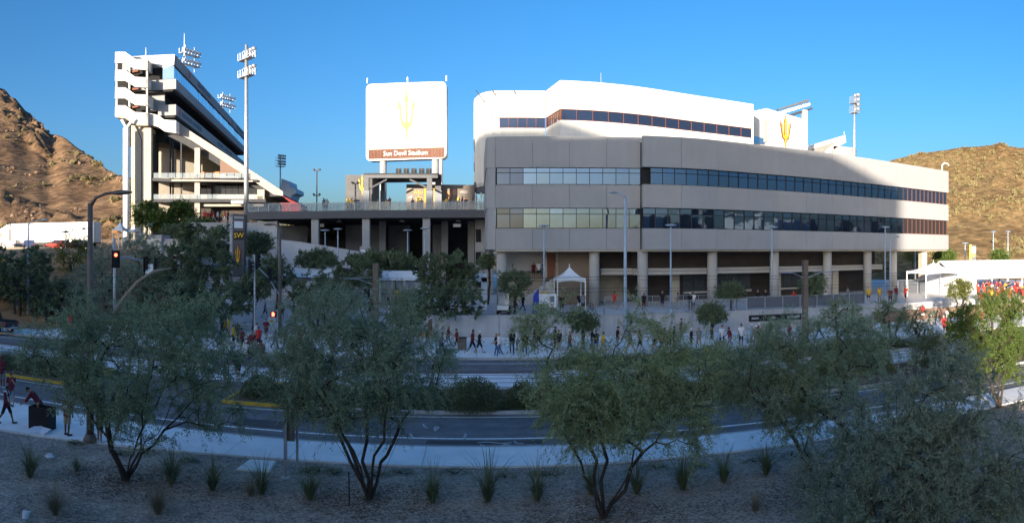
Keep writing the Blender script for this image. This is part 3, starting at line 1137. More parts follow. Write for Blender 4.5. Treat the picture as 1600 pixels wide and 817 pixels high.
# roof braces, mast, rail
for px, py, qx, qy in ((746, 141, 760, 160), (771, 141, 776, 149), (802, 141, 806, 147)):
    p, q = uA.off(uA.px(px), .25), uA.off(uA.px(qx), .25)
    zf = lambda pp, yy: ZC - (yy - YH) * pp.length / K
    MB().tube([(p.x, p.y, zf(p, py)), (q.x, q.y, zf(q, qy))], .07, 5).build('brace', DARKC, upper)
q = uC.off(uC.px(942), -1)
MB().tube([(q.x, q.y, ZT - .6), (q.x, q.y, ZT + 1.5)], .05, 5).build('antenna', STEEL, upper)
b = MB()
for i in range(22):
    q = uC.off(uC.px(932) + i * .28, -.6)
    b.tube([(q.x, q.y, ZT - .4), (q.x, q.y, ZT + .22)], .03, 4)
b.build('roof_rail', STEEL, upper)
# lower return at its east end
e0 = uC.at(uC.L)
eB = Curve([(e0.x + .02, e0.y), (e0.x + .9, e0.y + 5.5)], True)
strip(MB(), eB, 0, eB.L, 17, ZT, -.5, 0).build('wall_panel', UP, upper)

# trident tower beyond
tw = thing('trident_tower', 'white stair tower bearing a gold pitchfork emblem and a leaning roofline', 'building', (47, 95, 2))
p0, dr = pd(1178, 104), (0.93, 0.36)
tp = [hit(px, py, p0, dr) for px, py in ((1177, 240), (1177, 174), (1198, 169), (1204, 171), (1258, 187), (1260, 187), (1260, 240))]
MB().prism(tp, V((-dr[1], dr[0], 0)) * 6).build('wall', WHITEW, tw)
cN = V((dr[1], -dr[0], 0))
q = hit(1227, 207, p0, dr)
trident('emblem_outline', 2.55, 5.4, MAROON, tw, q + cN * .02, dr, .05, .14)
trident('emblem', 2.2, 5.0, GOLD, tw, q + cN * .08, dr, .05)
qq = [hit(px, py, p0, dr) + cN * .25 for px, py in ((1193, 186), (1196, 186), (1196, 222), (1193, 222))]
MB().prism(qq, -cN * .24).build('downpipe', CONC2, tw)
qq = [hit(px, py, p0, dr) + cN * .12 for px, py in ((1177, 213), (1194, 216), (1194, 226), (1177, 224))]
MB().prism(qq, -cN * .1).build('window', BGLASS, tw)

# slanted end of the east stand and its grey block
st = thing('east_stand', 'slanted concrete end of the far seating stand above the curved roof', 'stand', (70, 120, 8))
p0, dr = pd(1265, 128), (1, 0)
tp = [hit(px, py, p0, dr) for px, py in ((1262, 245), (1262, 229), (1321, 211), (1322, 222), (1300, 235), (1299, 245))]
MB().prism(tp, (0, 12, 0)).build('raker', WHITEW, st)
tp = [hit(px, py, p0, dr) + V((0, -.15, 0)) for px, py in ((1268, 233), (1306, 221), (1292, 233), (1285, 240), (1268, 240))]
MB().prism(tp, (0, .12, 0)).build('seat_underside', mat('grey seating', (0.22, 0.22, 0.2), 0.9, .3, 4, world=True), st)
tp = [hit(px, py, p0, dr) for px, py in ((1302, 245), (1302, 228), (1338, 231), (1338, 246))]
MB().prism(tp, (0, 8, 0)).build('grey_block', CONC2, st)
q = hit(1319, 211, p0, dr)
MB().tube([q, q + V((0, 0, .7))], .06, 5).build('camera_post', STEEL, st)

# ------------------------------------------------------------------ west stand with its stair tower and long press box
A = V((pd(273, 108)[0], pd(273, 108)[1], 0))
hd = rad(-11)
EN = V((sin(hd), cos(hd), 0))          # along the stand, away from the street
EE = V((cos(hd), -sin(hd), 0))         # across, towards the field
EE = V((EN.y, -EN.x, 0))
def Wp(s, w, z):
    return A + EE * s + EN * w + V((0, 0, z))
def onend(px, py, w=0.0):
    """pixel on the end plane of the stand, w metres back"""
    return hit(px, py, A + EN * w, EE)
def onside(px, py, s=0.0):
    return hit(px, py, A + EE * s, EN)
def endslab(name, pts, w, th, m, parent):
    return MB().prism([onend(x, y, w) for x, y in pts], EN * th).build(name, m, parent)
stand = thing('west_stand', 'tall concrete stadium stand with zigzag stair tower and long glazed press box', 'stand', (A.x, A.y, 8))
STW = WHITEW
# stair tower parapets, one stepped band per flight
ys = [(81, 98, 93, 109), (109, 126, 121, 136.5), (136.5, 153.5, 148, 165), (164.5, 181, 176, 194)]
for t0, b0, t1, b1 in ys:
    for w in (-2.0,):
        endslab('stair_parapet', [(180, t0), (195.5, t0), (211, t1 - 1), (231, t1), (231, b1), (211, b1 - 1), (195.5, b0), (179.5, b0)], w, .35, STW, stand)
    a = onend(231, t1, -2.0)
    a2 = onend(231, b1, -2.0)
    MB().prism([a, a2, a2 + EN * 3.2, a + EN * 3.2], -EE * .35).build('stair_parapet', STW, stand)
endslab('stair_core', [(181, 84), (230, 96), (230, 192), (181, 180)], 1.0, .3, INT, stand)
for px in (182, 202, 229.5):
    endslab('stair_post', [(px - 1.2, 95), (px + 1.2, 95), (px + 1.2, 178), (px - 1.2, 178)], -1.5, .3, STW, stand)
for t0, b0, t1, b1 in ys[:-1]:
    endslab('stair_flight', [(203, b1 + 1), (216, b0 + 11), (216, b0 + 13.5), (203, b1 + 5)], -1.2, .9, REDFR, stand)
endslab('tower_soffit', [(180, 181), (196, 181), (212, 193), (231, 194), (231, 196), (212, 196), (196, 185), (180, 183)], -1.9, 3.2, CONC2, stand)
# body of the press box behind the stairs
endslab('gable_wall', [(207, 88), (273, 84.6), (272, 101), (257, 107), (240, 100), (231, 94), (209, 90)], .0, .5, STW, stand)
endslab('gable_wall', [(232, 94), (257, 107), (257, 165), (245, 172), (232, 176)], 1.3, .5, PANEL[0], stand)
# long press box: roof fascia, glazing, two slabs with dark soffits
Lp = 75.0
zt, zg1, zg0, zs = 39.0, 37.3, 35.2, 33.6
def longbox(name, s0, s1, w0, w1, z0, z1, m, parent=stand):
    p = [Wp(s0, w0, z0), Wp(s1, w0, z0), Wp(s1, w1, z0), Wp(s0, w1, z0)]
    return MB().prism(p, (0, 0, z1 - z0)).build(name, m, parent)
longbox('roof_fascia', -9, 0.15, .55, Lp, zg1, zt, PANEL[0])
longbox('sill_fascia', -6, 0.2, .05, Lp, zs, zg0, PANEL[0])
longbox('press_core', -9, -.6, .6, Lp, zs, zg1, INT)
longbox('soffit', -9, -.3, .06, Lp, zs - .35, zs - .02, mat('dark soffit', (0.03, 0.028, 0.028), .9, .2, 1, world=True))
longbox('lower_fascia', -3, 0.0, .8, Lp, 29.6, 31.3, PANEL[1])
longbox('lower_core', -9, -2.2, 1.9, Lp, 25.5, zs - .36, INT)
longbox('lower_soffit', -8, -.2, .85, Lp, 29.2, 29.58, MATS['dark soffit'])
nw = 46
win = longbox('window_band', -.5, -.15, .1, Lp, zg0 + .02, zg1 - .02, FRAME)
for i in range(nw):
    w0, w1 = .1 + (Lp - .1) * i / nw + .06, .1 + (Lp - .1) * (i + 1) / nw - .06
    j = R.uniform(-.03, .03)
    p = [Wp(-.10, w0, zg0 + .05), Wp(-.10 + j, w1, zg0 + .05), Wp(-.10 + j, w1, zg1 - .05), Wp(-.10, w0, zg1 - .05)]
    MB().prism(p, -EE * .03).build('pane', BGLASS, win)
p = [Wp(-2.0, .05, zg0 + .05), Wp(-.12, .05, zg0 + .05), Wp(-.12, .05, zg1 - .05), Wp(-2.0, .05, zg1 - .05)]
MB().prism(p, EN * .03).build('pane', BGLASS, win)
frm = (pi / 2, 0, math.atan2(EN.y, EN.x))
TX = mat('grey lettering', (0.10, 0.10, 0.13), .6, 0)
text('lettering', 'SUN DEVIL STADIUM', 1.25, TX, stand, Wp(.17, 22, 38.2), frm)
text('lettering', 'SUN DEVIL STADIUM', 1.25, TX, stand, Wp(.17, 66, 38.2), frm)
rt = random.Random(3)
for w0, w1 in ((4.6, 11.5), (12.6, 20.5), (36, 43), (44.5, 54)):
    w = w0
    while w < w1:
        k = rt.uniform(.45, .8)
        longbox('worn_letter', 0.0, .025, w, w + k, 30.1, 30.1 + rt.uniform(.7, .85), TX)
        w += k + .22
RED = mat('red emblem paint', (0.45, 0.06, 0.05), .6, 0)
for w, z in ((9.0, 38.2), (53, 38.2), (2.6, 30.5)):
    longbox('red_emblem', .15 if z > 35 else 0, .19 if z > 35 else .03, w, w + 1.3, z - .6, z + .6, RED)
# balcony at the foot of the tower and the sloping raker of the upper deck
endslab('balcony', [(231, 176), (247, 180), (257, 187), (275, 188), (275, 208), (257, 205), (247, 198), (231, 194)], -1.2, 3.0, STW, stand)
endslab('deck_edge', [(275, 188), (297, 204), (297, 218), (275, 208)], 1.0, 1.0, PANEL[0], stand)
endslab('raker', [(296, 204), (442, 299), (442, 306), (428, 304), (296, 217)], -.3, 1.4, CONC2, stand)
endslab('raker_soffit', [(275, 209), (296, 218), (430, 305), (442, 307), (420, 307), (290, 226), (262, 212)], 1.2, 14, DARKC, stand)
# main pylon, slender shaft, columns, concourse slabs
endslab('pylon', [(205, 196), (214, 196), (236, 200), (236, 400), (205, 400)], -.8, 3.5, CONC2, stand)
endslab('pylon_groove', [(212, 196), (213, 196), (221.5, 218), (221.5, 390), (220.5, 390), (220.5, 218)], -.85, .045, DARKC, stand)
endslab('pylon_side', [(236.3, 205), (240, 209), (240, 400), (236.3, 400)], .3, 3.0, DARKC, stand)
q = onend(197.5, 200, -2.5)
MB().tube([(q.x, q.y, 6.5), q], .55, 12).build('shaft', WHITEP, stand, True)
b = MB()
b.tube([q, q + EE * -.8 + V((0, 0, 1.4))], .2, 6)
b.tube([q, q + EE * 1.2 + V((0, 0, 1.4))], .2, 6)
b.build('shaft_bracket', WHITEP, stand)
BACK = mat('warm grey back wall', (0.24, 0.215, 0.18), .9, .15, .5, world=True)
endslab('back_wall', [(240, 210), (300, 216), (420, 300), (440, 320), (440, 345), (240, 345)], 13, .5, BACK, stand)
for x0, x1, y0, y1, m in ((246, 266, 230, 277, CONC2), (281, 289, 245, 277, CONC2), (268, 275, 232, 277, CONC2)):
    endslab('inner_panel', [(x0, y0), (x1, y0 + 3), (x1, y1), (x0, y1)], 6.0, .3, m, stand)
for x0, x1, y0 in ((304, 312, 231), (304, 312, 283)):
    endslab('column', [(x0, y0), (x1, y0), (x1, 355), (x0, 355)], -.1 if y0 < 250 else -.05, .9, CONC2, stand)
endslab('column', [(402, 296), (413, 296), (413, 312), (402, 312)], .4, .9, CONC2, stand)
for px in (243.5, 266, 270, 283):
    endslab('steel_column', [(px - 1, 212), (px + 1, 212), (px + 1, 345), (px - 1, 345)], 3.0, .3, DARKC, stand)
for k, (pp, qq) in enumerate((((268, 214), (290, 222)),)):
    a, c = onend(*pp, 4), onend(*qq, 4)
    MB().tube([a, c], .22, 6).build('brace', CONC2, stand)
endslab('concourse_slab', [(238, 278), (268, 279), (402, 280.5), (402, 284), (268, 284), (238, 282.5)], -.7, 12, DARKC, stand)
endslab('slab_edge', [(268, 280.5), (395, 282), (395, 284), (268, 283)], -.75, .045, CONC2, stand)
endslab('concourse_slab', [(238, 311), (415, 311), (415, 316), (238, 316)], -.7, 12, DARKC, stand)
endslab('slab_edge', [(312, 319), (412, 319), (412, 322.5), (312, 322.5)], .5, .6, CONC2, stand)
endslab('brown_panel', [(344, 249), (380, 271), (344, 272)], 1.0, .3, mat('brown screen', (0.20, 0.13, 0.10), .8, .1, 1, world=True), stand)
endslab('orange_panel', [(312, 268), (343, 268), (343, 278), (312, 278)], 2.0, .3, mat('rust orange panel', (0.42, 0.17, 0.05), .8, .2, 1, world=True), stand)
endslab('grey_panel', [(343, 272), (382, 272), (382, 279), (343, 279)], 2.0, .3, PANEL[2], stand)
# club glazing under the deck
for i in range(9):
    x0 = 313 + i * 10
    endslab('club_window', [(x0, 289), (x0 + 9.2, 289), (x0 + 9.2, 304), (x0, 304)], 3.0, .2, DGLASS, stand)
endslab('club_sill', [(312, 304), (402, 304), (402, 311), (312, 311)], 2.4, .3, CONC2, stand)
for i in range(14):
    x0 = 240 + i * 11.5
    for y0, y1 in ((270, 278), (303.5, 311)):
        if y0 < 280 and x0 > 380: continue
        endslab('railing_pane', [(x0, y0), (x0 + 10.5, y0), (x0 + 10.5, y1), (x0, y1)], -.6, .03, RAILG, stand)
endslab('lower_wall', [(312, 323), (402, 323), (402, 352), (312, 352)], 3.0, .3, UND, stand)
endslab('white_sign', [(361, 313), (380, 313), (380, 318), (361, 318)], -1.0, .1, WHITEP, stand)
# rooftop floodlight racks of the stand
def floodrack(name, label, base, top, w, h, nx, ny, face, parent_cat='floodlight', posts=2, grp='stadium floodlights', catwalk=True, lm=None, m=STEEL):
    """rack of lamp heads on posts; face = outward direction of the lamps"""
    t = thing(name, label, parent_cat, base, 0, grp)
    f = V((face[0], face[1], 0)).normalized()
    x = V((-f.y, f.x, 0))
    zc = top.z
    for k in range(posts):
        o = x * ((k - (posts - 1) / 2) * w * .5)
        MB().tube([base + o, V((top.x, top.y, zc + h / 2)) + o], [.22 if posts == 1 else .12] * 2, 8).build('post', m, t)
    for j in range(ny):
        z = zc - h / 2 + h * (j + .5) / ny
        c = V((top.x, top.y, z - h / ny * .4))
        b = MB()
        b.seg((c - x * w / 2).xy, (c + x * w / 2).xy, .9 if catwalk else .15, c.z, c.z + .08)
        if catwalk:
            for q in (-1, 1):
                for i in range(nx + 1):
                    p = c + x * (w * (i / nx - .5)) + f * (.42 * q)
                    b.tube([p, p + V((0, 0, .9))], .025, 4)
                p0_, p1_ = c - x * w / 2 + f * (.42 * q) + V((0, 0, .9)), c + x * w / 2 + f * (.42 * q) + V((0, 0, .9))
                b.tube([p0_, p1_], .025, 4)
        b.build('catwalk', m, t)
        for i in range(nx):
            p = V((top.x, top.y, z)) + x * (w * ((i + .5) / nx - .5)) + f * .15
            r = min(w / nx * .42, h / ny * .36)
            MB().tube([p, p + f * r * .8 + V((0, 0, -.1)), p + f * r * 1.5 + V((0, 0, -.2))], [r * .35, r * .8, r], 8).build('lamp_head', lm or WHITEP, t, True)
    return t
q = onend(297, 110, 12)
floodrack('floodlight_rack', 'white floodlight rack on twin posts near the corner of the press box roof', q - V((0, 0, .2)), onend(297, 88, 12), 4.6, 3.6, 6, 2, EE + EN * -.6)
q = onside(354, 172, -3)
floodrack('floodlight_rack', 'smaller white floodlight rack farther along the press box roof', q - V((0, 0, .5)), onside(354, 157, -3), 5.5, 3.8, 6, 2, EE + EN * -.6)
for px, py, qy, lab in ((228, 87, 74, 'short white aerial on the stand roof above the stair tower'), (288, 88, 52, 'tall thin aerial mast beside the corner floodlight rack')):
    a, c = onend(px, py, 1.5), onend(px, qy, 1.5)
    t = thing('aerial', lab, 'aerial', a)
    MB().tube([a, a + (c - a) * .5, c], [.09, .06, .03], 6).build('mast', WHITEP, t)
    MB().lathe(a, [(.2, 0), (.2, .12)], 8).build('base', STEEL, t)
# the far seating bowl beyond, seen over the concourse
bowl = thing('far_stand', 'far curved seating bowl with red seats and pale blue shaded box', 'stand', pd(450, 150) + (8,))
p0 = pd(450, 150)
MB().prism([hit(x, y, p0, (1, 0)) for x, y in ((400, 332), (418, 296), (436, 303), (470, 320), (470, 332))], (0, 6, 0)).build('red_seating', mat('maroon seats', (0.20, 0.03, 0.03), .8, .4, 3, world=True), bowl)
p0 = pd(450, 175)
MB().prism([hit(x, y, p0, (1, 0)) for x, y in ((438, 314), (440, 279), (451, 284), (452, 291), (462, 296), (463, 302), (456, 305), (453, 314))], (0, 8, 0)).build('upper_box', mat('pale blue grey cladding', (0.42, 0.50, 0.58), .8, .1, 1, world=True), bowl)

# ------------------------------------------------------------------ raised concourse deck between the two
DY = 86.0
deckt = thing('concourse_deck', 'raised concourse deck with dark steel fascia on square concrete columns', 'bridge', (-15, 88, 2))
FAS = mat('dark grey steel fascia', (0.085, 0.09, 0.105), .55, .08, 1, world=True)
xa, xb = PY(388, 330, DY).x, PY(766, 330, DY).x
n = 9
for i in range(n):
    MB().box(xa + (xb - xa) * i / n + .01, xa + (xb - xa) * (i + 1) / n - .01, DY - .15, DY + .1, 12.05, 13.05).build('fascia_panel', FAS, deckt)
MB().box(xa, xb, DY + .12, DY + 24, 12.3, 13.0).build('deck_slab', CONC2, deckt)
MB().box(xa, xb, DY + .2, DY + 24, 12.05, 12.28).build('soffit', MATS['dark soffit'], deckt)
COLS = mat('square concrete column', (0.34, 0.345, 0.36), .85, .08, .7, world=True)
for px in (491, 571, 666):
    x = PY(px, 380, DY).x
    MB().box(x - .48, x + .48, DY + .3, DY + 1.25, 1.5, 12.03).build('column', COLS, deckt)
BK = mat('grey bunker wall', (0.15, 0.15, 0.155), .9, .2, .4, world=True)
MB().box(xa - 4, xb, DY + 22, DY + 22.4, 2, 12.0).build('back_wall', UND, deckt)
for px0, px1, y0 in ((540, 592, 97), (607, 640, 100), (676, 690, 96), (430, 480, 99)):
    x0, x1 = PY(px0, 0, y0).x, PY(px1, 0, y0).x
    MB().box(x0, x1, y0, y0 + .5, 2, 11.6).build('inner_wall', BK, deckt)
for px in (593, 690, 731):
    x0 = PY(px, 0, 96).x
    MB().box(x0, x0 + .9, 95.6, 96.4, 2, 12.0).build('inner_pier', COLS, deckt)
x0 = PY(742, 0, 90).x
MB().box(x0, xb + .5, 90, 96, 2, 12.0).build('side_block', COLS, deckt)
for k in range(3):
    MB().box(x0 + .1, x0 + .8, 89.9, 89.99, 3 + k * 3, 4.7 + k * 3).build('dark_opening', INT, deckt)
# ceiling lamps and hanging notice
for px, py in ((530, 349), (628, 346), (716, 345)):
    q = PY(px, py, DY + 5)
    MB().lathe((q.x, q.y, 11.75), [(.35, 0), (.35, .1), (.1, .3)], 10).build('ceiling_lamp', WHITEP, deckt)
for px, py, w in ((501, 352, .9), (714, 352, 1.0)):
    q = PY(px, py, DY + 3)
    MB().box(q.x - w / 2, q.x + w / 2, q.y, q.y + .06, q.z - .22, q.z + .22).build('hanging_sign', WHITEP, deckt)
# glass railing
n = 22
for i in range(n):
    x0, x1 = xa + (xb - xa) * i / n, xa + (xb - xa) * (i + 1) / n
    MB().box(x0 + .04, x1 - .04, DY - .06, DY - .04, 13.08, 14.05).build('railing_pane', RAILG, deckt)
    MB().box(x0 - .03, x0 + .03, DY - .1, DY - .0, 13.05, 14.1).build('railing_post', STEEL, deckt)
MB().box(xa, xb, DY - .08, DY - .02, 14.1, 14.15).build('handrail', STEEL, deckt)
# concrete abutment and ramp wall to its left
ab = thing('ramp_wall', 'pale concrete abutment with sloping ramp wall under the deck', 'wall', PY(430, 400, DY - 1))
p0 = (0, DY + .8)
MB().prism([hit(x, y, p0, (1, 0)) for x, y in ((386, 420), (386, 348), (433, 345), (433, 420))], (0, 1, 0)).build('abutment', mat('bright abutment concrete', (0.42, 0.43, 0.45), .85, .08, .5, world=True), ab)
p0 = (0, DY - .8)
MB().prism([hit(x, y, p0, (1, 0)) for x, y in ((434, 420), (434, 374), (470, 378), (562, 393), (562, 420))], (0, .4, 0)).build('ramp_parapet', mat('pale blue grey parapet', (0.46, 0.47, 0.50), .85, .06, .5, world=True), ab)

# ------------------------------------------------------------------ scoreboard on its posts
brd = thing('scoreboard', 'big white square scoreboard back with pale pitchfork emblem on two steel posts', 'scoreboard', pd(638, 104) + (13.05,))
bd = V((cos(rad(-5)), sin(rad(-5)), 0))
p0 = pd(638, 106)
bn = V((bd.y, -bd.x, 0))
def rounded(px0, py0, px1, py1, dy, r=7):
    pts = []
    for cx, cy, a0 in ((px1 - r, py0 + r, -90), (px1 - r, py1 - r, 0), (px0 + r, py1 - r, 90), (px0 + r, py0 + r, 180)):
        for k in range(5):
            a = rad(a0 + 22.5 * k)
            pts.append((cx + r * cos(a), cy + r * sin(a)))
    return pts
BODY = [hit(x, y + (703 - x) * .035, p0, bd) for x, y in rounded(572, 127, 697, 247, 0)]
MB().prism(BODY, -bn * 1.5).build('board', mat('white board cladding', (0.74, 0.74, 0.73), .7, .03, .3, world=True), brd)
MB().prism([p - bn * 1.52 + bd * .0 for p in BODY], -bn * .6).build('board_back', PANEL[0], brd)
cpt = hit(635, 182, p0, bd) + bn * .02
trident('emblem', 3.1, 8.8, PALEGOLD, brd, cpt, bd, .06)
OR = mat('orange brown louvre', (0.19, 0.075, 0.045), .7, .12, 3, world=True)
base_q = [hit(x, y, p0, bd) + bn * .01 for x, y in ((575, 233.5), (695, 229.5), (695, 246), (575, 249))]
MB().prism(base_q, bn * .02).build('louvre_backing', mat('cream backing', (0.64, 0.56, 0.46), .8, .05, 1, world=True), brd)
for i in range(52):
    x = 576.2 + i * 2.28
    q = [hit(xx, yy, p0, bd) + bn * .035 for xx, yy in ((x, 234 - (x - 575) * .033), (x + 1.35, 234 - (x - 575) * .033), (x + 1.35, 248.6 - (x - 575) * .025), (x, 248.6 - (x - 575) * .025))]
    MB().prism(q, bn * .12).build('louvre', OR, brd)
text('lettering', 'Sun Devil Stadium', 1.02, WHITEP, brd, hit(634, 239.5, p0, bd) + bn * .18, (pi / 2, 0, rad(-5)), .02, sx=.95)
for px in (573, 636, 697):
    q = hit(px, 129 - (px - 573) * .03, p0, bd) - bn * .5
    MB().tube([q, q + V((0, 0, .8))], .12, 6).build('aviation_lamp', STEEL, brd)
PST = mat('grey steel post', (0.34, 0.34, 0.35), .5, .08, 1, world=True)
for px in (597, 679):
    q = hit(px, 250, p0, bd) - bn * .8
    MB().tube([(q.x, q.y, 13.06), (q.x, q.y, q.z + .2)], .55, 14).build('post', PST, brd, True)
q = hit(688, 250, p0, bd) - bn * .6
MB().tube([(q.x, q.y, 17.5), (q.x, q.y, q.z + .2)], .3, 8).build('cable_pipe', PST, brd)
for k in range(3):
    MB().tube([(q.x, q.y, 20 - k * .5), (q.x - .3, q.y, 18.6 - k * .5), (q.x - 1.2 - k * .2, q.y, 18.2 - k * .4)], .07, 5).build('cable', DARKC, brd)

# dark steel gantry in front of the board
gan = thing('steel_gantry', 'dark steel portal gantry with railed top in front of the scoreboard posts', 'gantry', pd(622, 95) + (13.02,))
p0 = pd(622, 95)
GST = mat('dark gantry steel', (0.10, 0.105, 0.12), .5, .1, 1, world=True)
GS2 = mat('blue grey gantry cladding', (0.20, 0.215, 0.245), .6, .08, 1, world=True)
def gslab(name, pts, dy, th, m):
    p1 = (p0[0], p0[1] + dy)
    return MB().prism([hit(x, y, p1, (1, 0)) for x, y in pts], (0, th, 0)).build(name, m, gan)
base_y = 330
for x0, x1, dy in ((567, 577, 0), (594, 602, 4), (666, 676, 0), (679, 690, 4)):
    gslab('leg', [(x0, 298), (x1, 298), (x1, base_y), (x0, base_y)], dy, .9, GS2)
    gslab('leg_cap', [(x0 + 1, 272), (x1 - 1, 272), (x1 - 1, 298), (x0 + 1, 298)], dy + .1, .7, GST)
gslab('beam', [(570, 272), (684, 272), (684, 278), (570, 278)], .05, .8, GST)
gslab('beam', [(570, 272.5), (690, 272.5), (690, 284), (590, 285)], 4.2, .6, GST)
gslab('deck_plate', [(568, 270.5), (686, 270.5), (686, 272), (568, 272)], -.2, 5.5, DARKC)
for (a, c) in (((570, 298), (604, 280)), ((676, 297), (640, 280)), ((573, 280), (573, 298))):
    P1, P2 = hit(*a, p0, (1, 0)), hit(*c, p0, (1, 0))
    MB().tube([P1 + V((0, .4, 0)), P2 + V((0, .4, 0))], .14, 6).build('knee_brace', GST, gan)
b = MB()
for px in range(587, 684, 12):
    q = hit(px, 270.5, p0, (1, 0))
    b.tube([q, q + V((0, 0, .95))], .03, 4)
for dz in (.5, .95):
    b.tube([hit(587, 270.5, p0, (1, 0)) + V((0, 0, dz)), hit(683, 270.5, p0, (1, 0)) + V((0, 0, dz))], .025, 4)
b.build('railing', GST, gan)
for px in (623, 635, 647, 659, 670):
    q = hit(px, 270, (p0[0], p0[1] + 2), (1, 0))
    MB().box(q.x - .38, q.x + .38, q.y - .3, q.y + .3, q.z, q.z + .6).build('equipment_case', BLACK, gan)

# printed hoardings on the concourse
def hoarding(name, label, x0, x1, y0, y1, d, m):
    pp = pd((x0 + x1) / 2, d)
    t = thing(name, label, 'hoarding', (pp[0], pp[1], 13.02))
    pts = [hit(x, y, pp, (1, 0)) for x, y in ((x0, y1), (x0, y0), (x1, y0 + 1), (x1, y1))]
    pts[0].z = pts[3].z = 13.02
    MB().prism(pts, (0, .25, 0)).build('panel', m, t)
    return t, pp
HB = mat('dark grey printed vinyl', (0.095, 0.095, 0.10), .6, .25, .25, world=True)
h1, pp = hoarding('printed_hoarding', 'dark printed hoarding with gold pitchfork left of the gantry leg', 540, 592, 273, 327, 98, HB)
hp = lambda x, y: hit(x, y, pp, (1, 0)) + V((0, -.02, 0))
trident('pitchfork_print', 1.25, 3.2, GOLD, h1, hp(566, 290), (1, 0), .02)
FL = mat('orange flame print', (0.45, 0.22, 0.05), .7, .6, 3, world=True, col2=(0.5, 0.42, 0.1))
for i in range(16):
    x = 542 + i * 3.2
    y = 322 - R.uniform(3, 16) * (1 if i < 5 or i > 11 else .6)
    MB().prism([hp(x - 2, 326), hp(x - .8, y + 4), hp(x + .2, y), hp(x + 1.2, y + 5), hp(x + 2, 326)], (0, -.02, 0)).build('flame_print', FL, h1)
HB2 = mat('warm grey printed vinyl', (0.20, 0.17, 0.15), .6, .2, .2, world=True)
h2, pp = hoarding('printed_hoarding', 'long brown printed hoarding with ASU lettering and shield logos', 635, 745, 288, 327, 100, HB2)
hq = lambda x, y: hit(x, y, pp, (1, 0)) + V((0, -.02, 0))
r0 = (pi / 2, 0, 0)
text('lettering', 'ASU', .72, GOLD, h2, hq(654, 300.5), r0, .02, sx=1.05)
trident('pitchfork_print', 1.0, 1.5, GOLD, h2, hq(654, 312), (1, 0), .02)
text('lettering', 'Coca', .4, WHITEP, h2, hq(641, 294), r0, .02)
for k in range(3):
    x = 639 + k * 1.9
    MB().prism([hq(x - .2, 309), hq(x + 1.3, 309), hq(x + .6, 309 - 1.6 - k * 1.1), hq(x - .5, 309 - .9 - k * 1.1)], (0, -.02, 0)).build('three_bar_logo', WHITEP, h2)
for x0 in (663, 678):
    MB().prism([hq(x0, 326), hq(x0, 290), hq(x0 + 2, 290), hq(x0 + 2, 326)], (0, -.02, 0)).build('gold_stripe', GOLD, h2)
for x, y, w, h_, c in ((685, 298, 6, 2.5, 0), (725, 300, 7, 2.5, 0), (710.5, 300, 3.5, 5, 1), (701, 304, 4, 6, 2), (687, 311, 2.5, 3, 1), (716, 312, 2.2, 4, 3), (728, 313, 3.4, 3.6, 1), (731, 322, 3, 4, 2)):
    m = [mat('grey logo print', (0.33, 0.31, 0.28), .7, .1, 3), mat('pink shield print', (0.42, 0.25, 0.18), .7, .2, 3), mat('tan print', (0.40, 0.22, 0.11), .7, .3, 2), GOLD][c]
    pts = [hq(x + w * cos(a), y + h_ * (sin(a) if c != 1 or sin(a) < 0 else sin(a) ** .6 * 1.1)) for a in [2 * pi * k / 14 for k in range(14)]]
    MB().prism(pts, (0, -.02, 0)).build('logo_print', m, h2)
# open steel stair between the deck and the upper block
ss = thing('steel_stair', 'open braced steel stair cabin between the deck and the white upper block', 'stair', pd(752, 86.5) + (13.0,))
pp = pd(752, 86.6)
sq = lambda x, y, o=0: hit(x, y, (pp[0], pp[1] + o), (1, 0))
MB().prism([sq(742, 293), sq(763, 290), sq(763, 301), (sq(742, 301))], (0, 2, 0)).build('landing', FAS, ss)
for px in (743, 752, 762):
    q, q2 = sq(px, 301), sq(px, 328)
    MB().tube([q, V((q.x, q.y, 13.05))], .08, 5).build('post', STEEL, ss)
for a, c in (((743, 302), (752, 327)), ((752, 302), (743, 327)), ((753, 302), (762, 327)), ((762, 302), (753, 327))):
    MB().tube([sq(*a), sq(*c)], .05, 5).build('brace', STEEL, ss)
MB().prism([sq(733, 328), sq(742, 294), sq(745, 294), sq(736, 328)], (0, 1.5, 0)).build('stringer', FAS, ss)

# ------------------------------------------------------------------ trees and plants
def npmesh(name, verts, faces4, m, parent=None, smooth=False):
    me = bpy.data.meshes.new(name)
    nv, nf = len(verts), len(faces4)
    me.vertices.add(nv)
    me.vertices.foreach_set('co', np.asarray(verts, np.float32).ravel())
    me.loops.add(nf * 4)
    me.loops.foreach_set('vertex_index', np.asarray(faces4, np.int32).ravel())
    me.polygons.add(nf)
    me.polygons.foreach_set('loop_start', np.arange(0, nf * 4, 4, dtype=np.int32))
    me.update(calc_edges=True)
    me.materials.append(m)
    if smooth: me.shade_smooth()
    o = bpy.data.objects.new(name, me)
    C.objects.link(o)
    o.parent = parent
    return o
def leaves(rs, cen, ax, ln, wd):
    """diamond leaves: base, side, tip, side"""
    n = len(cen)
    ax = ax / np.maximum(1e-6, np.linalg.norm(ax, axis=1, keepdims=True))
    r = rs.normal(size=(n, 3))
    sd_ = np.cross(ax, r)
    sd_ /= np.maximum(1e-6, np.linalg.norm(sd_, axis=1, keepdims=True))
    L = ln * (0.6 + 0.8 * rs.rand(n, 1))
    w = wd * (0.7 + 0.6 * rs.rand(n, 1))
    v = np.empty((n, 4, 3))
    v[:, 0] = cen
    v[:, 1] = cen + ax * L * .5 + sd_ * w * .5
    v[:, 2] = cen + ax * L
    v[:, 3] = cen + ax * L * .5 - sd_ * w * .5
    f = np.arange(n * 4).reshape(n, 4)
    return v.reshape(-1, 3), f
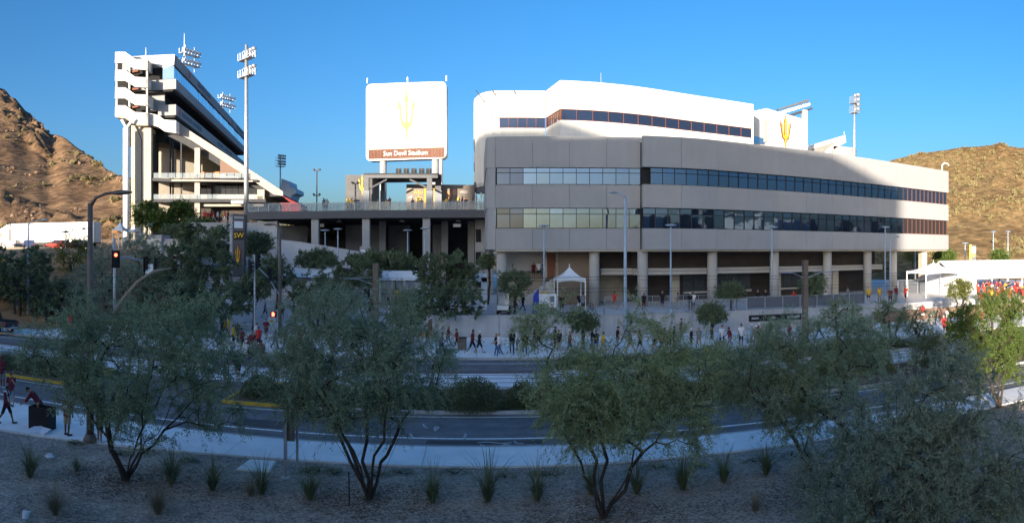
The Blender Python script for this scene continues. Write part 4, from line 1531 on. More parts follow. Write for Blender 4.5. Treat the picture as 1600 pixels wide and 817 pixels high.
def tubes(pa, pb, ra, rb, k=5):
    n = len(pa)
    t = pb - pa
    t /= np.maximum(1e-6, np.linalg.norm(t, axis=1, keepdims=True))
    ref = np.where(np.abs(t[:, 2:3]) > .9, np.array([[1., 0, 0]]), np.array([[0, 0, 1.]]))
    u = np.cross(t, ref)
    u /= np.linalg.norm(u, axis=1, keepdims=True)
    w = np.cross(t, u)
    v = np.empty((n, 2 * k, 3))
    for i in range(k):
        a = 2 * pi * i / k
        d = u * cos(a) + w * sin(a)
        v[:, i] = pa + d * ra[:, None]
        v[:, k + i] = pb + d * rb[:, None]
    base = (np.arange(n) * 2 * k)[:, None]
    fs = np.concatenate([base + np.array([[i, (i + 1) % k, k + (i + 1) % k, k + i]]) for i in range(k)], 0)
    return v.reshape(-1, 3), fs
BARK = mat('dark brown bark', (0.055, 0.042, 0.034), 0.95, 0.35, 6, 0.6, 25)
BARKG = mat('grey bark', (0.11, 0.09, 0.075), 0.95, 0.35, 6, 0.6, 25)
MESQ = leafmat('feathery mesquite leaf', (0.14, 0.19, 0.105), (0.37, 0.46, 0.27))
MESQ2 = leafmat('bluish mesquite leaf', (0.13, 0.185, 0.115), (0.35, 0.45, 0.29))
MESQ3 = leafmat('yellowish mesquite leaf', (0.15, 0.20, 0.095), (0.40, 0.48, 0.25))
OLIVE = leafmat('grey olive leaf', (0.14, 0.185, 0.135), (0.36, 0.43, 0.31))
DENSE = leafmat('dark glossy leaf', (0.075, 0.11, 0.06), (0.21, 0.265, 0.145), .25)
LIME = leafmat('yellow green leaf', (0.07, 0.10, 0.02), (0.24, 0.25, 0.06))
GREENL = leafmat('fresh green leaf', (0.045, 0.085, 0.02), (0.16, 0.22, 0.05))
HEDGE = leafmat('dark hedge leaf', (0.075, 0.10, 0.05), (0.21, 0.24, 0.12), .25)

def tree(name, label, base, lobes, ncl, leaf_n, ln, wd, lm, seed, stems=3, r0=.13, group=None, cat='tree', bark=None, droop=.25, twig=.45, spread=.25, fork=.18, depth=.8, hollow=.35, low=True, stemr=None, ntw=6, barrel=0):
    """lobes: (x,y,z,rx,ry,rz) in metres from the base; branches reach cluster points spread through them, leaves hang on twigs"""
    rs = np.random.RandomState(seed)
    base = np.array(base, float)
    t = thing(name, label, cat, base, 0, group)
    lob = np.array(lobes, float)
    vol = lob[:, 3] * lob[:, 4] * lob[:, 5]
    pts = []
    while len(pts) < ncl:
        l = lob[rs.choice(len(lob), p=vol / vol.sum())]
        d = rs.normal(size=3)
        d /= np.linalg.norm(d)
        rr_ = (hollow + (1 - hollow) * rs.rand()) ** .6
        p = l[:3] + d * l[3:] * rr_
        if noise.noise(V((p[0] * .9 + seed, p[1] * .9, p[2] * .9))) < -.22: continue
        if p[2] < .3: continue
        pts.append(p)
    pts = np.array(pts)
    top = lob[:, 2].max()
    cx = (lob[:, :3] * vol[:, None]).sum(0) / vol.sum()
    nodes = [np.zeros(3)]
    par = [-1]
    for s in range(stems):
        a = 2 * pi * s / max(1, stems) + rs.uniform(-.5, .5)
        tgt = np.array([cx[0] * .6 + cos(a) * spread * top, cx[1] * .6 + sin(a) * spread * top * .8, cx[2] * rs.uniform(.75, 1.0)])
        prev = 0
        o = np.array([cos(a), sin(a), 0]) * r0 * .8
        nn = 7
        for i in range(1, nn + 1):
            f = i / nn
            p = o * (1 - f) + tgt * np.array([f ** 1.25, f ** 1.25, f]) + rs.normal(size=3) * .05 * top * .25 * (f > .2)
            nodes.append(p)
            par.append(prev)
            prev = len(nodes) - 1
    order = np.argsort(np.linalg.norm(pts - np.array([0, 0, cx[2] * .6]), axis=1))
    tips = []
    for i in order:
        p = pts[i]
        arr = np.array(nodes)
        dd = arr - p
        cost = np.linalg.norm(dd, axis=1) + np.where(arr[:, 2] > p[2] + .15, .9, 0) + np.where(arr[:, 2] < fork * top, 6, 0)
        j = int(np.argmin(cost))
        a = arr[j]
        prev = j
        L = np.linalg.norm(p - a)
        m = max(1, int(L / .45) + 1)
        for k in range(1, m + 1):
            f = k / m
            q = a + (p - a) * f + np.array([0, 0, 1]) * sin(pi * f) * L * .10 + (rs.normal(size=3) * .05 * L if k < m else 0)
            nodes.append(q)
            par.append(prev)
            prev = len(nodes) - 1
        tips.append(prev)
    nodes = np.array(nodes)
    par = np.array(par)
    cnt = np.zeros(len(nodes))
    cnt[tips] += 1
    for i in range(len(nodes) - 1, 0, -1):
        cnt[par[i]] += cnt[i]
    rad_ = np.maximum(.006, r0 * (np.maximum(cnt, .3) / ncl * 1.0) ** .56)
    idx = np.arange(1, len(nodes))
    keep = cnt[idx] > 0
    idx = idx[keep]
    ra, rb = np.minimum(rad_[par[idx]], rad_[idx] * 1.6), rad_[idx]
    v, f = tubes(nodes[par[idx]], nodes[idx], ra, rb, 6)
    npmesh('trunk', v, f, bark or BARK, t, True)
    # leaves on twigs
    c = np.repeat(nodes[tips], ntw, 0)
    par_dir = np.repeat(nodes[tips] - nodes[par[tips]], ntw, 0)
    par_dir /= np.maximum(1e-6, np.linalg.norm(par_dir, axis=1, keepdims=True))
    td = par_dir * .6 + rs.normal(size=c.shape) * .75
    td[:, 2] -= droop
    td /= np.linalg.norm(td, axis=1, keepdims=True)
    tl = twig * (0.5 + rs.rand(len(c), 1))
    per = max(1, int(leaf_n / len(c)))
    tw_v, tw_f = tubes(c, c + td * tl, np.full(len(c), .004), np.full(len(c), .002), 3)
    u = rs.rand(len(c) * per, 1) ** .8
    ci, ti, li = np.repeat(c, per, 0), np.repeat(td, per, 0), np.repeat(tl, per, 0)
    pos = ci + ti * u * li
    pos[:, 2:3] -= (u * li) ** 2 * droop * .8
    pos += rs.normal(size=pos.shape) * .02 * twig / .45
    ax = ti * .5 + rs.normal(size=pos.shape) * .6
    ax[:, 2] -= droop * .9
    v, f = leaves(rs, pos, ax, ln, wd)
    npmesh('crown', v, f, lm, t)
    npmesh('twig_spray', tw_v, tw_f, bark or BARK, t)['kind'] = 'stuff'
    return t
def pxlobes(base, lobes, depth=.8):
    """lobes given as picture ellipses (x,y,rx,ry) at the tree's own distance"""
    b = V(base)
    d = math.hypot(b.x, b.y)
    fw = V((b.x, b.y, 0)).normalized()
    out = []
    for k, (x, y, rx, ry) in enumerate(lobes):
        p = P(x, y, d) - b
        o = fw * ((k % 3 - 1) * .35 * rx * d / K)
        rxm, rym = rx * d / K, ry * d / K
        out.append((p.x + o.x, p.y + o.y, p.z, rxm * 1.06, rxm * depth, rym * 1.05))
    return out
FG = 'mesquite trees in the gravel bed'
b1 = G(197, 752, 12)
tree('mesquite_tree', 'wide feathery mesquite on the gravel beside the brown lamp pole', b1,
     pxlobes(b1, [(215, 560, 135, 80), (110, 550, 80, 60), (315, 565, 80, 75), (145, 500, 65, 38), (265, 480, 85, 35), (335, 645, 55, 35), (140, 618, 50, 26), (62, 540, 35, 40), (370, 590, 30, 40), (230, 650, 90, 28)]),
     430, 98000, .095, .024, MESQ, 11, 7, .135, FG, twig=.62, spread=.42, ntw=7)
b2 = G(577, 782, 12)
tree('mesquite_tree', 'round feathery mesquite whose dark stems fan out behind a black stake', b2,
     pxlobes(b2, [(560, 560, 115, 80), (460, 565, 60, 68), (650, 570, 65, 68), (525, 488, 75, 40), (615, 490, 60, 38), (435, 620, 40, 30), (690, 605, 26, 40), (560, 635, 100, 35), (700, 520, 20, 30)]),
     410, 96000, .092, .024, MESQ2, 23, 8, .13, FG, twig=.6, spread=.38, ntw=7)
b3 = G(942, 813, 12)
tree('mesquite_tree', 'loose open crowned mesquite with several thin stems beside the yuccas', b3,
     pxlobes(b3, [(960, 610, 115, 65), (875, 600, 50, 60), (1060, 600, 70, 50), (1000, 500, 38, 45), (835, 520, 26, 50), (920, 665, 75, 40), (1070, 680, 45, 28), (935, 560, 40, 30), (1110, 575, 45, 40), (870, 480, 22, 30), (1035, 540, 40, 30)]),
     380, 90000, .095, .024, MESQ3, 37, 6, .11, FG, twig=.66, spread=.30, hollow=.2)
b4 = G(1285, 768, 12)
tree('mesquite_tree', 'leaning mesquite rising behind the big grey green bush', b4,
     pxlobes(b4, [(1200, 575, 75, 50), (1290, 590, 70, 60), (1140, 590, 55, 45), (1245, 640, 50, 38), (1340, 535, 60, 45), (1230, 520, 50, 35)]),
     310, 80000, .095, .024, MESQ2, 41, 5, .12, FG, twig=.62, spread=.5)
b5 = V((P(1450, 0, 17.6).x, P(1450, 0, 17.6).y, .13))
tree('willow_bush', 'huge sprawling grey green willow bush in the corner of the gravel bed', b5,
     pxlobes(b5, [(1400, 720, 130, 95), (1510, 745, 110, 95), (1310, 745, 75, 75), (1560, 690, 70, 70), (1450, 630, 110, 55), (1350, 640, 60, 50), (1480, 570, 60, 35), (1420, 800, 150, 50), (1590, 760, 60, 70)], .6),
     540, 165000, .10, .020, OLIVE, 53, 6, .14, None, 'bush', twig=.6, hollow=.3)
b6 = G(1562, 636, 20)
tree('palo_verde_tree', 'sunlit yellow green tree with forked dark trunk beside the sunny road', b6,
     pxlobes(b6, [(1555, 545, 42, 42), (1592, 505, 30, 40), (1515, 505, 30, 38), (1545, 585, 38, 18), (1600, 560, 30, 40), (1560, 480, 40, 25)]),
     170, 42000, .10, .03, GREENL, 61, 3, .14, None, twig=.5)

MIDG = 'shade trees around the plaza'
def mid(px, ytop, ybot, w, ybase, lm, seed, label, name='shade_tree', n=9000, d=None, stems=1, ln=.16, wd=.07, hol=.5, r0=.14, droop=.1):
    if d:
        p = P(px, ybase, d)
        p.z = H(p.x, p.y)
    else:
        p = G(px, ybase)
    d = math.hypot(p.x, p.y)
    cy, ry = (ytop + ybot) / 2, (ybot - ytop) / 2 * (1.12 if px < 740 else 1.0)
    w = w * (1.22 if px < 740 else 1.05)
    n = int(n * (1.35 if px < 740 else 1.0))
    rs_ = random.Random(seed)
    lb = [(px, cy, w * .40, ry * .8)]
    for k in range(5):
        a = 2 * pi * k / 5 + rs_.uniform(-.4, .4)
        lb.append((px + cos(a) * w * .27, cy + sin(a) * ry * .42, w * rs_.uniform(.18, .27), ry * rs_.uniform(.42, .6)))
    s = d / 75.0
    return tree(name, label, p, pxlobes(p, lb), 110, n, ln * s, wd * s, lm, seed, stems, r0, MIDG, twig=.55 * s, hollow=hol, ntw=5, droop=droop, fork=.3, spread=.04 if stems == 1 else .15)
MID = [
    (30, 378, 475, 95, 500, DENSE, 'big dark tree overhanging the fence behind the parked pickup', 15000, None),
    (-8, 395, 470, 60, 500, DENSE, 'dark tree standing next to the pale blue street lamp', 8000, None),
    (112, 352, 450, 62, 455, LIME, 'sparse yellow green palo verde on the sunny bank below the trailer', 6500, 80),
    (165, 375, 470, 60, 478, OLIVE, 'grey green tree behind the brown lamp pole', 8000, 74),
    (222, 352, 440, 70, 460, OLIVE, 'grey green mesquite below the concrete planters', 9000, 78),
    (280, 375, 470, 80, 485, DENSE, 'dark mesquite behind the traffic signal arm', 11000, 70),
    (326, 362, 480, 80, 495, DENSE, 'tall dark tree next to the tall dark plaza sign', 13000, 68),
    (228, 315, 352, 40, 385, GREENL, 'round clipped tree at the foot of the stair tower', 6000, 97),
    (252, 328, 362, 40, 388, GREENL, 'round clipped tree in the planter beside the stair tower', 6000, 95),
    (283, 316, 352, 38, 386, GREENL, 'rounded light green tree in front of the concourse columns', 6000, 96),
    (316, 340, 375, 38, 392, GREENL, 'low rounded tree between the concourse people and the plaza sign', 5000, 92),
    (270, 352, 380, 30, 395, DENSE, 'small dark tree above the white planter wall', 4000, 90),
    (402, 362, 402, 44, 430, DENSE, 'small dark tree right behind the plaza sign', 6000, 78),
    (345, 440, 500, 90, 520, DENSE, 'low dark tree between the crossing and the signals', 10000, 63),
    (495, 390, 420, 52, 445, DENSE, 'dark round tree in front of the ramp wall', 7000, 80),
    (548, 400, 455, 92, 470, DENSE, 'broad dark tree in front of the white stair canopy', 12000, 75),
    (432, 400, 450, 50, 470, DENSE, 'dark tree by the black signal housings', 7000, 74),
    (495, 432, 480, 80, 500, DENSE, 'low dark tree below the long white canopy', 9000, 66),
    (615, 392, 428, 62, 450, DENSE, 'rounded dark tree below the deck columns', 7000, 80),
    (695, 394, 455, 96, 520, DENSE, 'large dense dark tree in front of the deck opening', 15000, 66),
    (698, 440, 505, 105, 530, DENSE, 'dense dark low tree above the end of the retaining wall', 15000, 62),
    (803, 420, 466, 46, 490, DENSE, 'small tree beside the golf cart on the plaza', 7000, None),
    (762, 395, 420, 22, 470, DENSE, 'slim tree at the corner column of the curved building', 2500, 74),
    (909, 487, 517, 56, 546, DENSE, 'small dark umbrella shaped tree on the far sidewalk', 8000, None),
    (1111, 473, 506, 50, 530, DENSE, 'neat dark round tree in front of the retaining wall', 8000, None),
    (1141, 441, 468, 40, 492, DENSE, 'small tree behind the plaza railing', 5000, 67),
    (1272, 428, 462, 42, 492, DENSE, 'small tree on the plaza beside the catenary pole', 6000, 70),
    (1310, 462, 520, 70, 540, MESQ, 'loose green tree by the black banner wall', 8000, 57),
    (1395, 455, 530, 70, 545, MESQ, 'loose tree at the edge of the sunlight', 8000, 54),
    (1475, 389, 415, 32, 430, GREENL, 'round sunlit tree behind the peaked tent', 5000, 112),
    (1562, 392, 414, 28, 428, GREENL, 'small round sunlit tree beyond the long white tent', 4000, 116),
    (1498, 432, 472, 50, 500, LIME, 'bright yellow green tree in front of the white tents', 8000, 66),
    (1440, 470, 545, 60, 552, MESQ, 'half lit thin tree in the planting strip', 6000, 53),
    (1560, 440, 520, 80, 560, LIME, 'sunlit airy tree beside the red shirted crowd', 9000, 50),
    (1500, 480, 540, 60, 560, GREENL, 'sunlit bushy tree beside the sunny kerb', 7000, 47),
    (300, 345, 400, 46, 425, DENSE, 'dark round tree in front of the concrete ledge', 7000, 84),
    (340, 352, 410, 44, 430, DENSE, 'dark tree in front of the ledge beside the plaza sign', 7000, 80),
    (205, 400, 500, 90, 515, OLIVE, 'broad grey green tree under the bent bare branch', 11000, 66),
    (255, 420, 510, 90, 522, DENSE, 'broad low dark tree right of the red signal', 11000, 64),
    (90, 430, 500, 80, 512, DENSE, 'low dark tree right of the pale blue lamp', 9000, 70),
    (130, 410, 490, 60, 505, OLIVE, 'low grey green tree left of the brown pole', 7000, 68),
    (45, 400, 460, 70, 490, DENSE, 'dark tree behind the flat roofed shelter', 8000, 76),
    (300, 430, 520, 80, 530, DENSE, 'dark bushy tree on the corner of the crossing', 10000, 62),
    (395, 425, 470, 50, 490, DENSE, 'dark low tree beneath the black signals', 6000, 66),
    (520, 440, 500, 80, 515, OLIVE, 'grey green bushy tree below the west canopy', 9000, 62),
    (640, 455, 510, 60, 522, DENSE, 'dark bushy tree left of the retaining wall end', 7000, 62),
    (575, 395, 420, 50, 440, DENSE, 'small dark tree by the gate sign', 5000, 80),
    (1430, 385, 410, 30, 420, LIME, 'pale tree seen beneath the far end of the curved building', 2500, 125),
]
for k, (px, yt, yb, w, ybase, lm, lab, n, d) in enumerate(MID):
    thin = lm in (MESQ, LIME, OLIVE)
    mid(px, yt, yb, w, ybase, lm, 100 + k, lab, n=n, d=d, ln=.17 if thin else .21, wd=.05 if thin else .105, hol=.25 if thin else .5, stems=2 if thin else 1, name='desert_tree' if thin else 'shade_tree', droop=.25 if thin else .1)

def shrub(name, label, c, rx, ry, h, lm, seed, n=3500, ln=.07, wd=.035, group=None, cat='shrub', nst=10):
    rs = np.random.RandomState(seed)
    t = thing(name, label, cat, c, 0, group)
    u = rs.normal(size=(n, 3))
    u /= np.linalg.norm(u, axis=1, keepdims=True)
    u[:, 2] = np.abs(u[:, 2])
    r = (.55 + .5 * rs.rand(n, 1))
    lump = np.array([noise.noise(V((p[0] * 2.2 + seed, p[1] * 2.2, p[2] * 2.2))) for p in u])[:, None]
    pos = u * np.array([rx, ry, h]) * (r + .28 * lump)
    pos[:, 2] = np.maximum(pos[:, 2], .04)
    v, f = leaves(rs, pos, u + rs.normal(size=u.shape) * .8, ln, wd)
    npmesh('foliage', v, f, lm, t)
    e = rs.normal(size=(nst, 3))
    e[:, 2] = np.abs(e[:, 2]) + .6
    e /= np.linalg.norm(e, axis=1, keepdims=True)
    v, f = tubes(np.zeros((nst, 3)), e * np.array([rx, ry, h]) * .8, np.full(nst, .025), np.full(nst, .008), 4)
    npmesh('stem', v, f, BARK, t)['kind'] = 'stuff'
    return t
HG = 'shrubs along the street medians'
k = 0
for px, ybase, wpx, hpx, lab in ((400, 622, 60, 28, 'low shrub at the yellow nose of the median'), (455, 630, 60, 26, 'low shrub behind the yellow kerb of the median'), (515, 634, 70, 28, 'low shrub in the median under the round mesquite'), (600, 638, 80, 30, 'low shrub in the median behind the mesquite stems'),
                              (672, 640, 60, 26, 'low shrub in the median next to the big rounded shrub'), (742, 641, 98, 40, 'big rounded dark shrub in the median'), (818, 640, 60, 34, 'open twiggy shrub beside the big rounded shrub'), (880, 638, 70, 30, 'low shrub in the median behind the open mesquite'), (960, 634, 80, 30, 'low shrub in the median, fourth past the big rounded one'),
                              (1050, 628, 90, 34, 'wide low shrub in the median'), (1130, 618, 70, 34, 'low shrub in the median beside the leaning mesquite'), (1210, 606, 70, 30, 'low shrub in the median behind the leaning mesquite'), (1290, 596, 80, 30, 'low shrub in the median behind the willow bush'),
                              (1375, 582, 70, 32, 'low shrub in the median shade near the sunlit end'), (1465, 570, 80, 42, 'dark shrub in the median at the edge of the sunlight'), (1530, 560, 70, 40, 'sunlit green shrub in the median by the kerb'), (1590, 552, 70, 40, 'sunlit shrub behind the forked yellow green tree')):
    p = G(px, ybase)
    d = p.xy.length
    shrub('median_shrub', lab, (p.x, p.y + .6, .11), wpx * d / K / 2, wpx * d / K / 2 * .85, hpx * d / K * 1.12, HEDGE if px < 1500 else GREENL, 300 + k, int(3500 + wpx * 95), group=HG, ln=.095, wd=.055)
    k += 1
for i in range(9):
    px = -14 + i * 21
    p = G(px, 573 + i * 2.4)
    if p.x > -23.6: break
    shrub('median_hedge', 'clipped hedge shrub in the yellow kerbed median, %s' % ('beside the road crossing', 'second from the road crossing', 'third from the road crossing', 'fourth from the road crossing', 'fifth from the road crossing', 'sixth from the road crossing', 'seventh from the road crossing')[max(0, 6 - i)], (p.x, 35.2, .11), 1.15, 1.3, 1.15, HEDGE, 340 + i, 4500, group='hedge along the yellow median')
ORD = ['first', 'second', 'third', 'fourth', 'fifth', 'sixth', 'seventh', 'eighth', 'ninth', 'tenth', 'eleventh', 'twelfth', 'thirteenth', 'fourteenth', 'fifteenth', 'sixteenth', 'seventeenth', 'eighteenth', 'nineteenth', 'twentieth', 'twenty first', 'twenty second']
for i in range(22):
    x = 6 + i * 1.28
    sunny = x > 32.5
    shrub('strip_hedge', ('clipped hedge shrub in the strip beside the tracks, %s from its bare sunlit end' % ORD[20 - i]) if not sunny else 'sunlit hedge shrub at the bare end of the planting strip', (x, 44.8, .11), .95, .9, .95 if not sunny else .5, HEDGE if not sunny else LIME, 370 + i, 2400 if not sunny else 900, group='hedge beside the tram tracks', ln=.09, wd=.05)
GC = 'creeping shrubs at the sidewalk edge'
for i, px in enumerate((118, 190, 232, 296, 480, 500, 522, 588, 628, 712, 790, 840, 862, 1025, 1094, 1180, 1236)):
    e = 735 - abs(px - 745) ** 2 / 8480 * 1.02
    p = G(px, e + R.uniform(5, 14), 12)
    shrub('creeping_shrub', 'low creeping dark shrub at the gravel edge, %s' % ('beside the brown pole', 'left of the wide mesquite trunk', 'right of the wide mesquite trunk', 'above the first yuccas', 'right of the sign post', 'second right of the sign post', 'third right of the sign post', 'behind the round mesquite stems', 'right of the round mesquite', 'left of the tallest yucca', 'right of the tallest yucca', 'behind the upright yucca', 'left of the open mesquite', 'right of the open mesquite', 'behind the large yucca', 'beside the small dark yucca', 'left of the leaning mesquite')[i], (p.x, p.y, .1), R.uniform(.35, .6), .35, R.uniform(.15, .3), HEDGE, 420 + i, 900, .035, .014, GC, nst=5)

# spiky plants and dry grass in the gravel
YUC = leafmat('yucca blade', (0.07, 0.095, 0.05), (0.24, 0.27, 0.14), .2)
STRAW = leafmat('straw grass blade', (0.17, 0.14, 0.085), (0.34, 0.29, 0.19), .3)
def blades(name, label, base, n, L, w, m, seed, lean=.6, group=None, cat='plant', dead=4, part='blade'):
    rs = np.random.RandomState(seed)
    t = thing(name, label, cat, base, 0, group)
    vs, fs = [], []
    dv, df = [], []
    for i in range(n + dead):
        a = rs.rand() * 2 * pi
        el = lean * rs.rand() ** .7 if i < n else 1.35 + rs.rand() * .2
        ll = L * (.55 + .6 * rs.rand())
        d = np.array([cos(a), sin(a), 0])
        s = np.array([-sin(a), cos(a), 0])
        V_, F_ = (vs, fs) if i < n else (dv, df)
        k0 = len(V_)
        bend = .35 * el if i < n else .1
        p = d * rs.rand() * .06
        e = el * .55
        for q in range(4):
            ww = w * (1 - q / 3.0) * (1 if q else .8) + .002
            V_.append(p - s * ww / 2)
            V_.append(p + s * ww / 2)
            p = p + (d * sin(e) + np.array([0, 0, cos(e)])) * ll / 3
            e += bend + (.35 * el if i < n else 0)
        for q in range(3):
            F_.append((k0 + 2 * q, k0 + 2 * q + 1, k0 + 2 * q + 3, k0 + 2 * q + 2))
    npmesh('foliage', np.array(vs), np.array(fs), m, t)
    if dv:
        dv = np.array(dv)
        dv[:, 2] = np.maximum(dv[:, 2] * .35, .01)
        npmesh('dead_blade', dv, np.array(df), STRAW, t)['kind'] = 'stuff'
    return t
DEADT = leafmat('dry bare twig', (0.16, 0.13, 0.10), (0.30, 0.26, 0.2), .1)
YG = 'yuccas in the gravel bed'
YL = [(47, 748, 70, .95, 'yucca on the gravel under the crowd of football fans'), (268, 760, 60, 1.0, 'yucca just right of the wide mesquite trunk'), (332, 768, 50, .95, 'yucca between the wide mesquite and the concrete lid'), (409, 774, 45, .95, 'yucca below the concrete lid'), (484, 783, 50, 1.0, 'yucca beside the galvanised sign post'),
      (676, 789, 60, .95, 'broad bladed yucca beside the round mesquite'), (762, 788, 46, 1.35, 'tallest yucca with long bent dry blades'), (840, 784, 46, 1.1, 'upright yucca beside the tallest yucca'), (923, 776, 40, .9, 'yucca behind the open mesquite stems'), (995, 773, 45, .95, 'yucca just right of the open mesquite'),
      (1067, 766, 60, 1.15, 'large yucca with pale dead blades at its foot'), (1131, 755, 40, 1.0, 'yucca between the large yucca and the small dark one'), (1197, 744, 50, .9, 'small dark yucca near the sidewalk bend'), (1262, 735, 40, .8, 'yucca at the foot of the leaning mesquite')]
for i, (px, py, n, L, lab) in enumerate(YL):
    p = G(px, py, 12)
    p.z = gz(p.x, p.y)
    blades('yucca', lab, p, int(n * 2.6), L * 1.42, .032, YUC, 500 + i, 1.0, YG, dead=14)
for i, (px, py, lab) in enumerate(((86, 808, 'pale dry grass tuft near the discarded white cup'), (247, 803, 'pale dry grass tuft below the wide mesquite'), (120, 737, 'greenish tuft beside the crumpled paper'), (392, 776, 'small dry grass tuft below the concrete lid'), (1180, 800, 'faint dry tuft in the open gravel'))):
    p = G(px, py, 12)
    p.z = gz(p.x, p.y)
    blades('grass_tuft', lab, p, 420 if i < 2 else 160, 1.15 if i < 2 else .8, .010, STRAW if i != 2 else YUC, 540 + i, 1.25, 'dry grass tufts in the gravel', 'grass', dead=0)

# dry leaf litter and fallen twigs gathered under the foreground trees
rs = np.random.RandomState(77)
cen, ax_ = [], []
for bb, rr_, n_ in ((b1, 2.6, 2600), (b2, 2.4, 2400), (b3, 2.4, 2200), (b4, 2.4, 1800), (b6, 2.0, 500)):
    for _ in range(n_):
        a, r_ = rs.rand() * 6.283, rr_ * rs.rand() ** .8
        x, y = bb[0] + r_ * cos(a), bb[1] + r_ * sin(a) * .7
        if y > near_edge(x) - .03: continue
        cen.append((x, y, gz(x, y) + .012))
        ax_.append((rs.normal(), rs.normal(), rs.normal() * .12))
v, f = leaves(rs, np.array(cen), np.array(ax_), .09, .03)
tag(npmesh('leaf_litter', v, f, leafmat('dry brown litter', (0.06, 0.045, 0.03), (0.22, 0.17, 0.11), .1)), 'dry brown leaf litter scattered under the foreground trees', 'leaf litter', kind='stuff')

# ------------------------------------------------------------------ poles, lamps, signals
def cobra(name, label, base, hz, arm, r=.12, m=BLUEP, head=True, group='street lamps'):
    """tapered pole with a curved arm and a flat lamp head; arm = horizontal vector"""
    t = thing(name, label, 'street lamp', base, 0, group)
    b0 = V(base)
    top = b0 + V((0, 0, hz))
    av = V((arm[0], arm[1], 0))
    MB().tube([b0, b0 + V((0, 0, hz * .5)), top], [r, r * .85, r * .65], 12).build('pole', m, t, True)
    MB().lathe(b0, [(r * 1.8, 0), (r * 1.8, .08), (r * 1.15, .3)], 12).build('pole_base', m, t)
    pts = [top - V((0, 0, .15)), top + av * .22 + V((0, 0, .2)), top + av * .6 + V((0, 0, .36)), top + av + V((0, 0, .4))]
    MB().tube(pts, [r * .5, r * .42, r * .36, r * .34], 8).build('arm', m, t, True)
    h = top + av + V((0, 0, .38))
    u = av.normalized()
    k = MB()
    n = V((-u.y, u.x, 0))
    prof = [(-.12, .06, .06), (.1, .15, .1), (.45, .17, .09), (.72, .06, .04)]
    vs = []
    for s, w, z in prof:
        c = h + u * s
        vs += [c - n * w + V((0, 0, -z * .3)), c - n * w * .7 + V((0, 0, z)), c + n * w * .7 + V((0, 0, z)), c + n * w + V((0, 0, -z * .3)), c + V((0, 0, -z))]
    fs = [(4, 3, 2, 1, 0), tuple(range(15, 20))]
    for i in range(3):
        for j in range(5):
            fs.append((5 * i + j, 5 * i + (j + 1) % 5, 5 * i + 5 + (j + 1) % 5, 5 * i + 5 + j))
    k.add(vs, fs)
    k.build('lamp_head', m if m is not BLUEP else STEEL, t)
    return t
p = G(141, 690, 15)
zt = ZC - (306 - YH) * p.xy.length / K
cobra('street_lamp', 'thick brown street lamp pole at the kerb beside the wide mesquite', p, zt - p.z - .3, (1.15, .1), .165, BROWNP)
p = G(44, 497)
cobra('street_lamp', 'pale blue street lamp with curved arm behind the parked pickup', p, (497 - 350) * p.xy.length / K, (1.7, .3), .15)
p = V((PY(977, 0, 60.0).x, 60.0, .13))
cobra('street_lamp', 'tall pale blue street lamp in front of the curved building, head turned west', p, ZC - (300 - YH) * p.xy.length / K - .6, (-.9, -.2), .17)
p = V((PY(437, 0, 58).x, 58.0, .13))
cobra('street_lamp', 'brown street lamp with short curved arm beside the black signals', p, ZC - (356 - YH) * p.xy.length / K - .2, (-.75, 0), .2, BROWNP)
p = PY(1391, 0, 67)
cobra('street_lamp', 'pale blue curved street lamp at the shadow edge of the building', (p.x, 67, 2.0), ZC - (372 - YH) * p.xy.length / K - 2.2, (.9, .2), .11)

def plazalamp(label, px, ytop, d=68.0, z=None):
    p = P(px, 0, d)
    z0 = H(p.x, p.y) if z is None else z
    zt = ZC - (ytop - YH) * d / K
    t = thing('plaza_lamp', label, 'lamp post', (p.x, p.y, z0), 0, 'slim plaza lamps')
    MB().tube([(p.x, p.y, z0), (p.x, p.y, zt - .1)], [.10, .07], 10).build('pole', BLUEP, t, True)
    MB().lathe((p.x, p.y, z0), [(.2, 0), (.2, .1), (.1, .25)], 10).build('pole_base', BLUEP, t)
    MB().lathe((p.x, p.y, zt - .12), [(.08, 0), (.55, .1), (.58, .18), (.2, .24)], 16).build('lamp_disc', BLUEP, t)
for px, yt, d, lab in ((1048, 352, 66, 'slim disc topped lamp rising in front of the third round column'), (1206, 355, 72, 'slim disc topped lamp next to the catenary pole'), (1383, 355, 84, 'slim disc topped lamp near the shadow edge'), (850, 353, 66, 'slim disc topped lamp beside the white banner stand'),
                       (637, 360, 84, 'slim disc topped lamp below the deck opening'), (508, 360, 84, 'slim disc topped lamp in front of the ramp wall'), (404, 370, 78, 'slim disc topped lamp behind the tall plaza sign'), (103, 362, 84, 'slim disc topped lamp on the sunny bank'), (131, 357, 84, 'second slim disc topped lamp on the sunny bank'),
                       (664, 357, 80, 'slim lamp beside the deck column with camera arms'), (528, 358, 84, 'wide headed lamp in front of the ramp wall'), (222, 367, 88, 'slim lamp above the white planter wall'), (1508, 380, 110, 'slim pole at the foot of the tan hill'), (1552, 362, 125, 'slim lamp beyond the long white tent'), (1575, 362, 125, 'double headed slim lamp beyond the long white tent'), (1430, 366, 120, 'slim lamp past the corner of the curved building')):
    plazalamp(lab, px, yt, d)
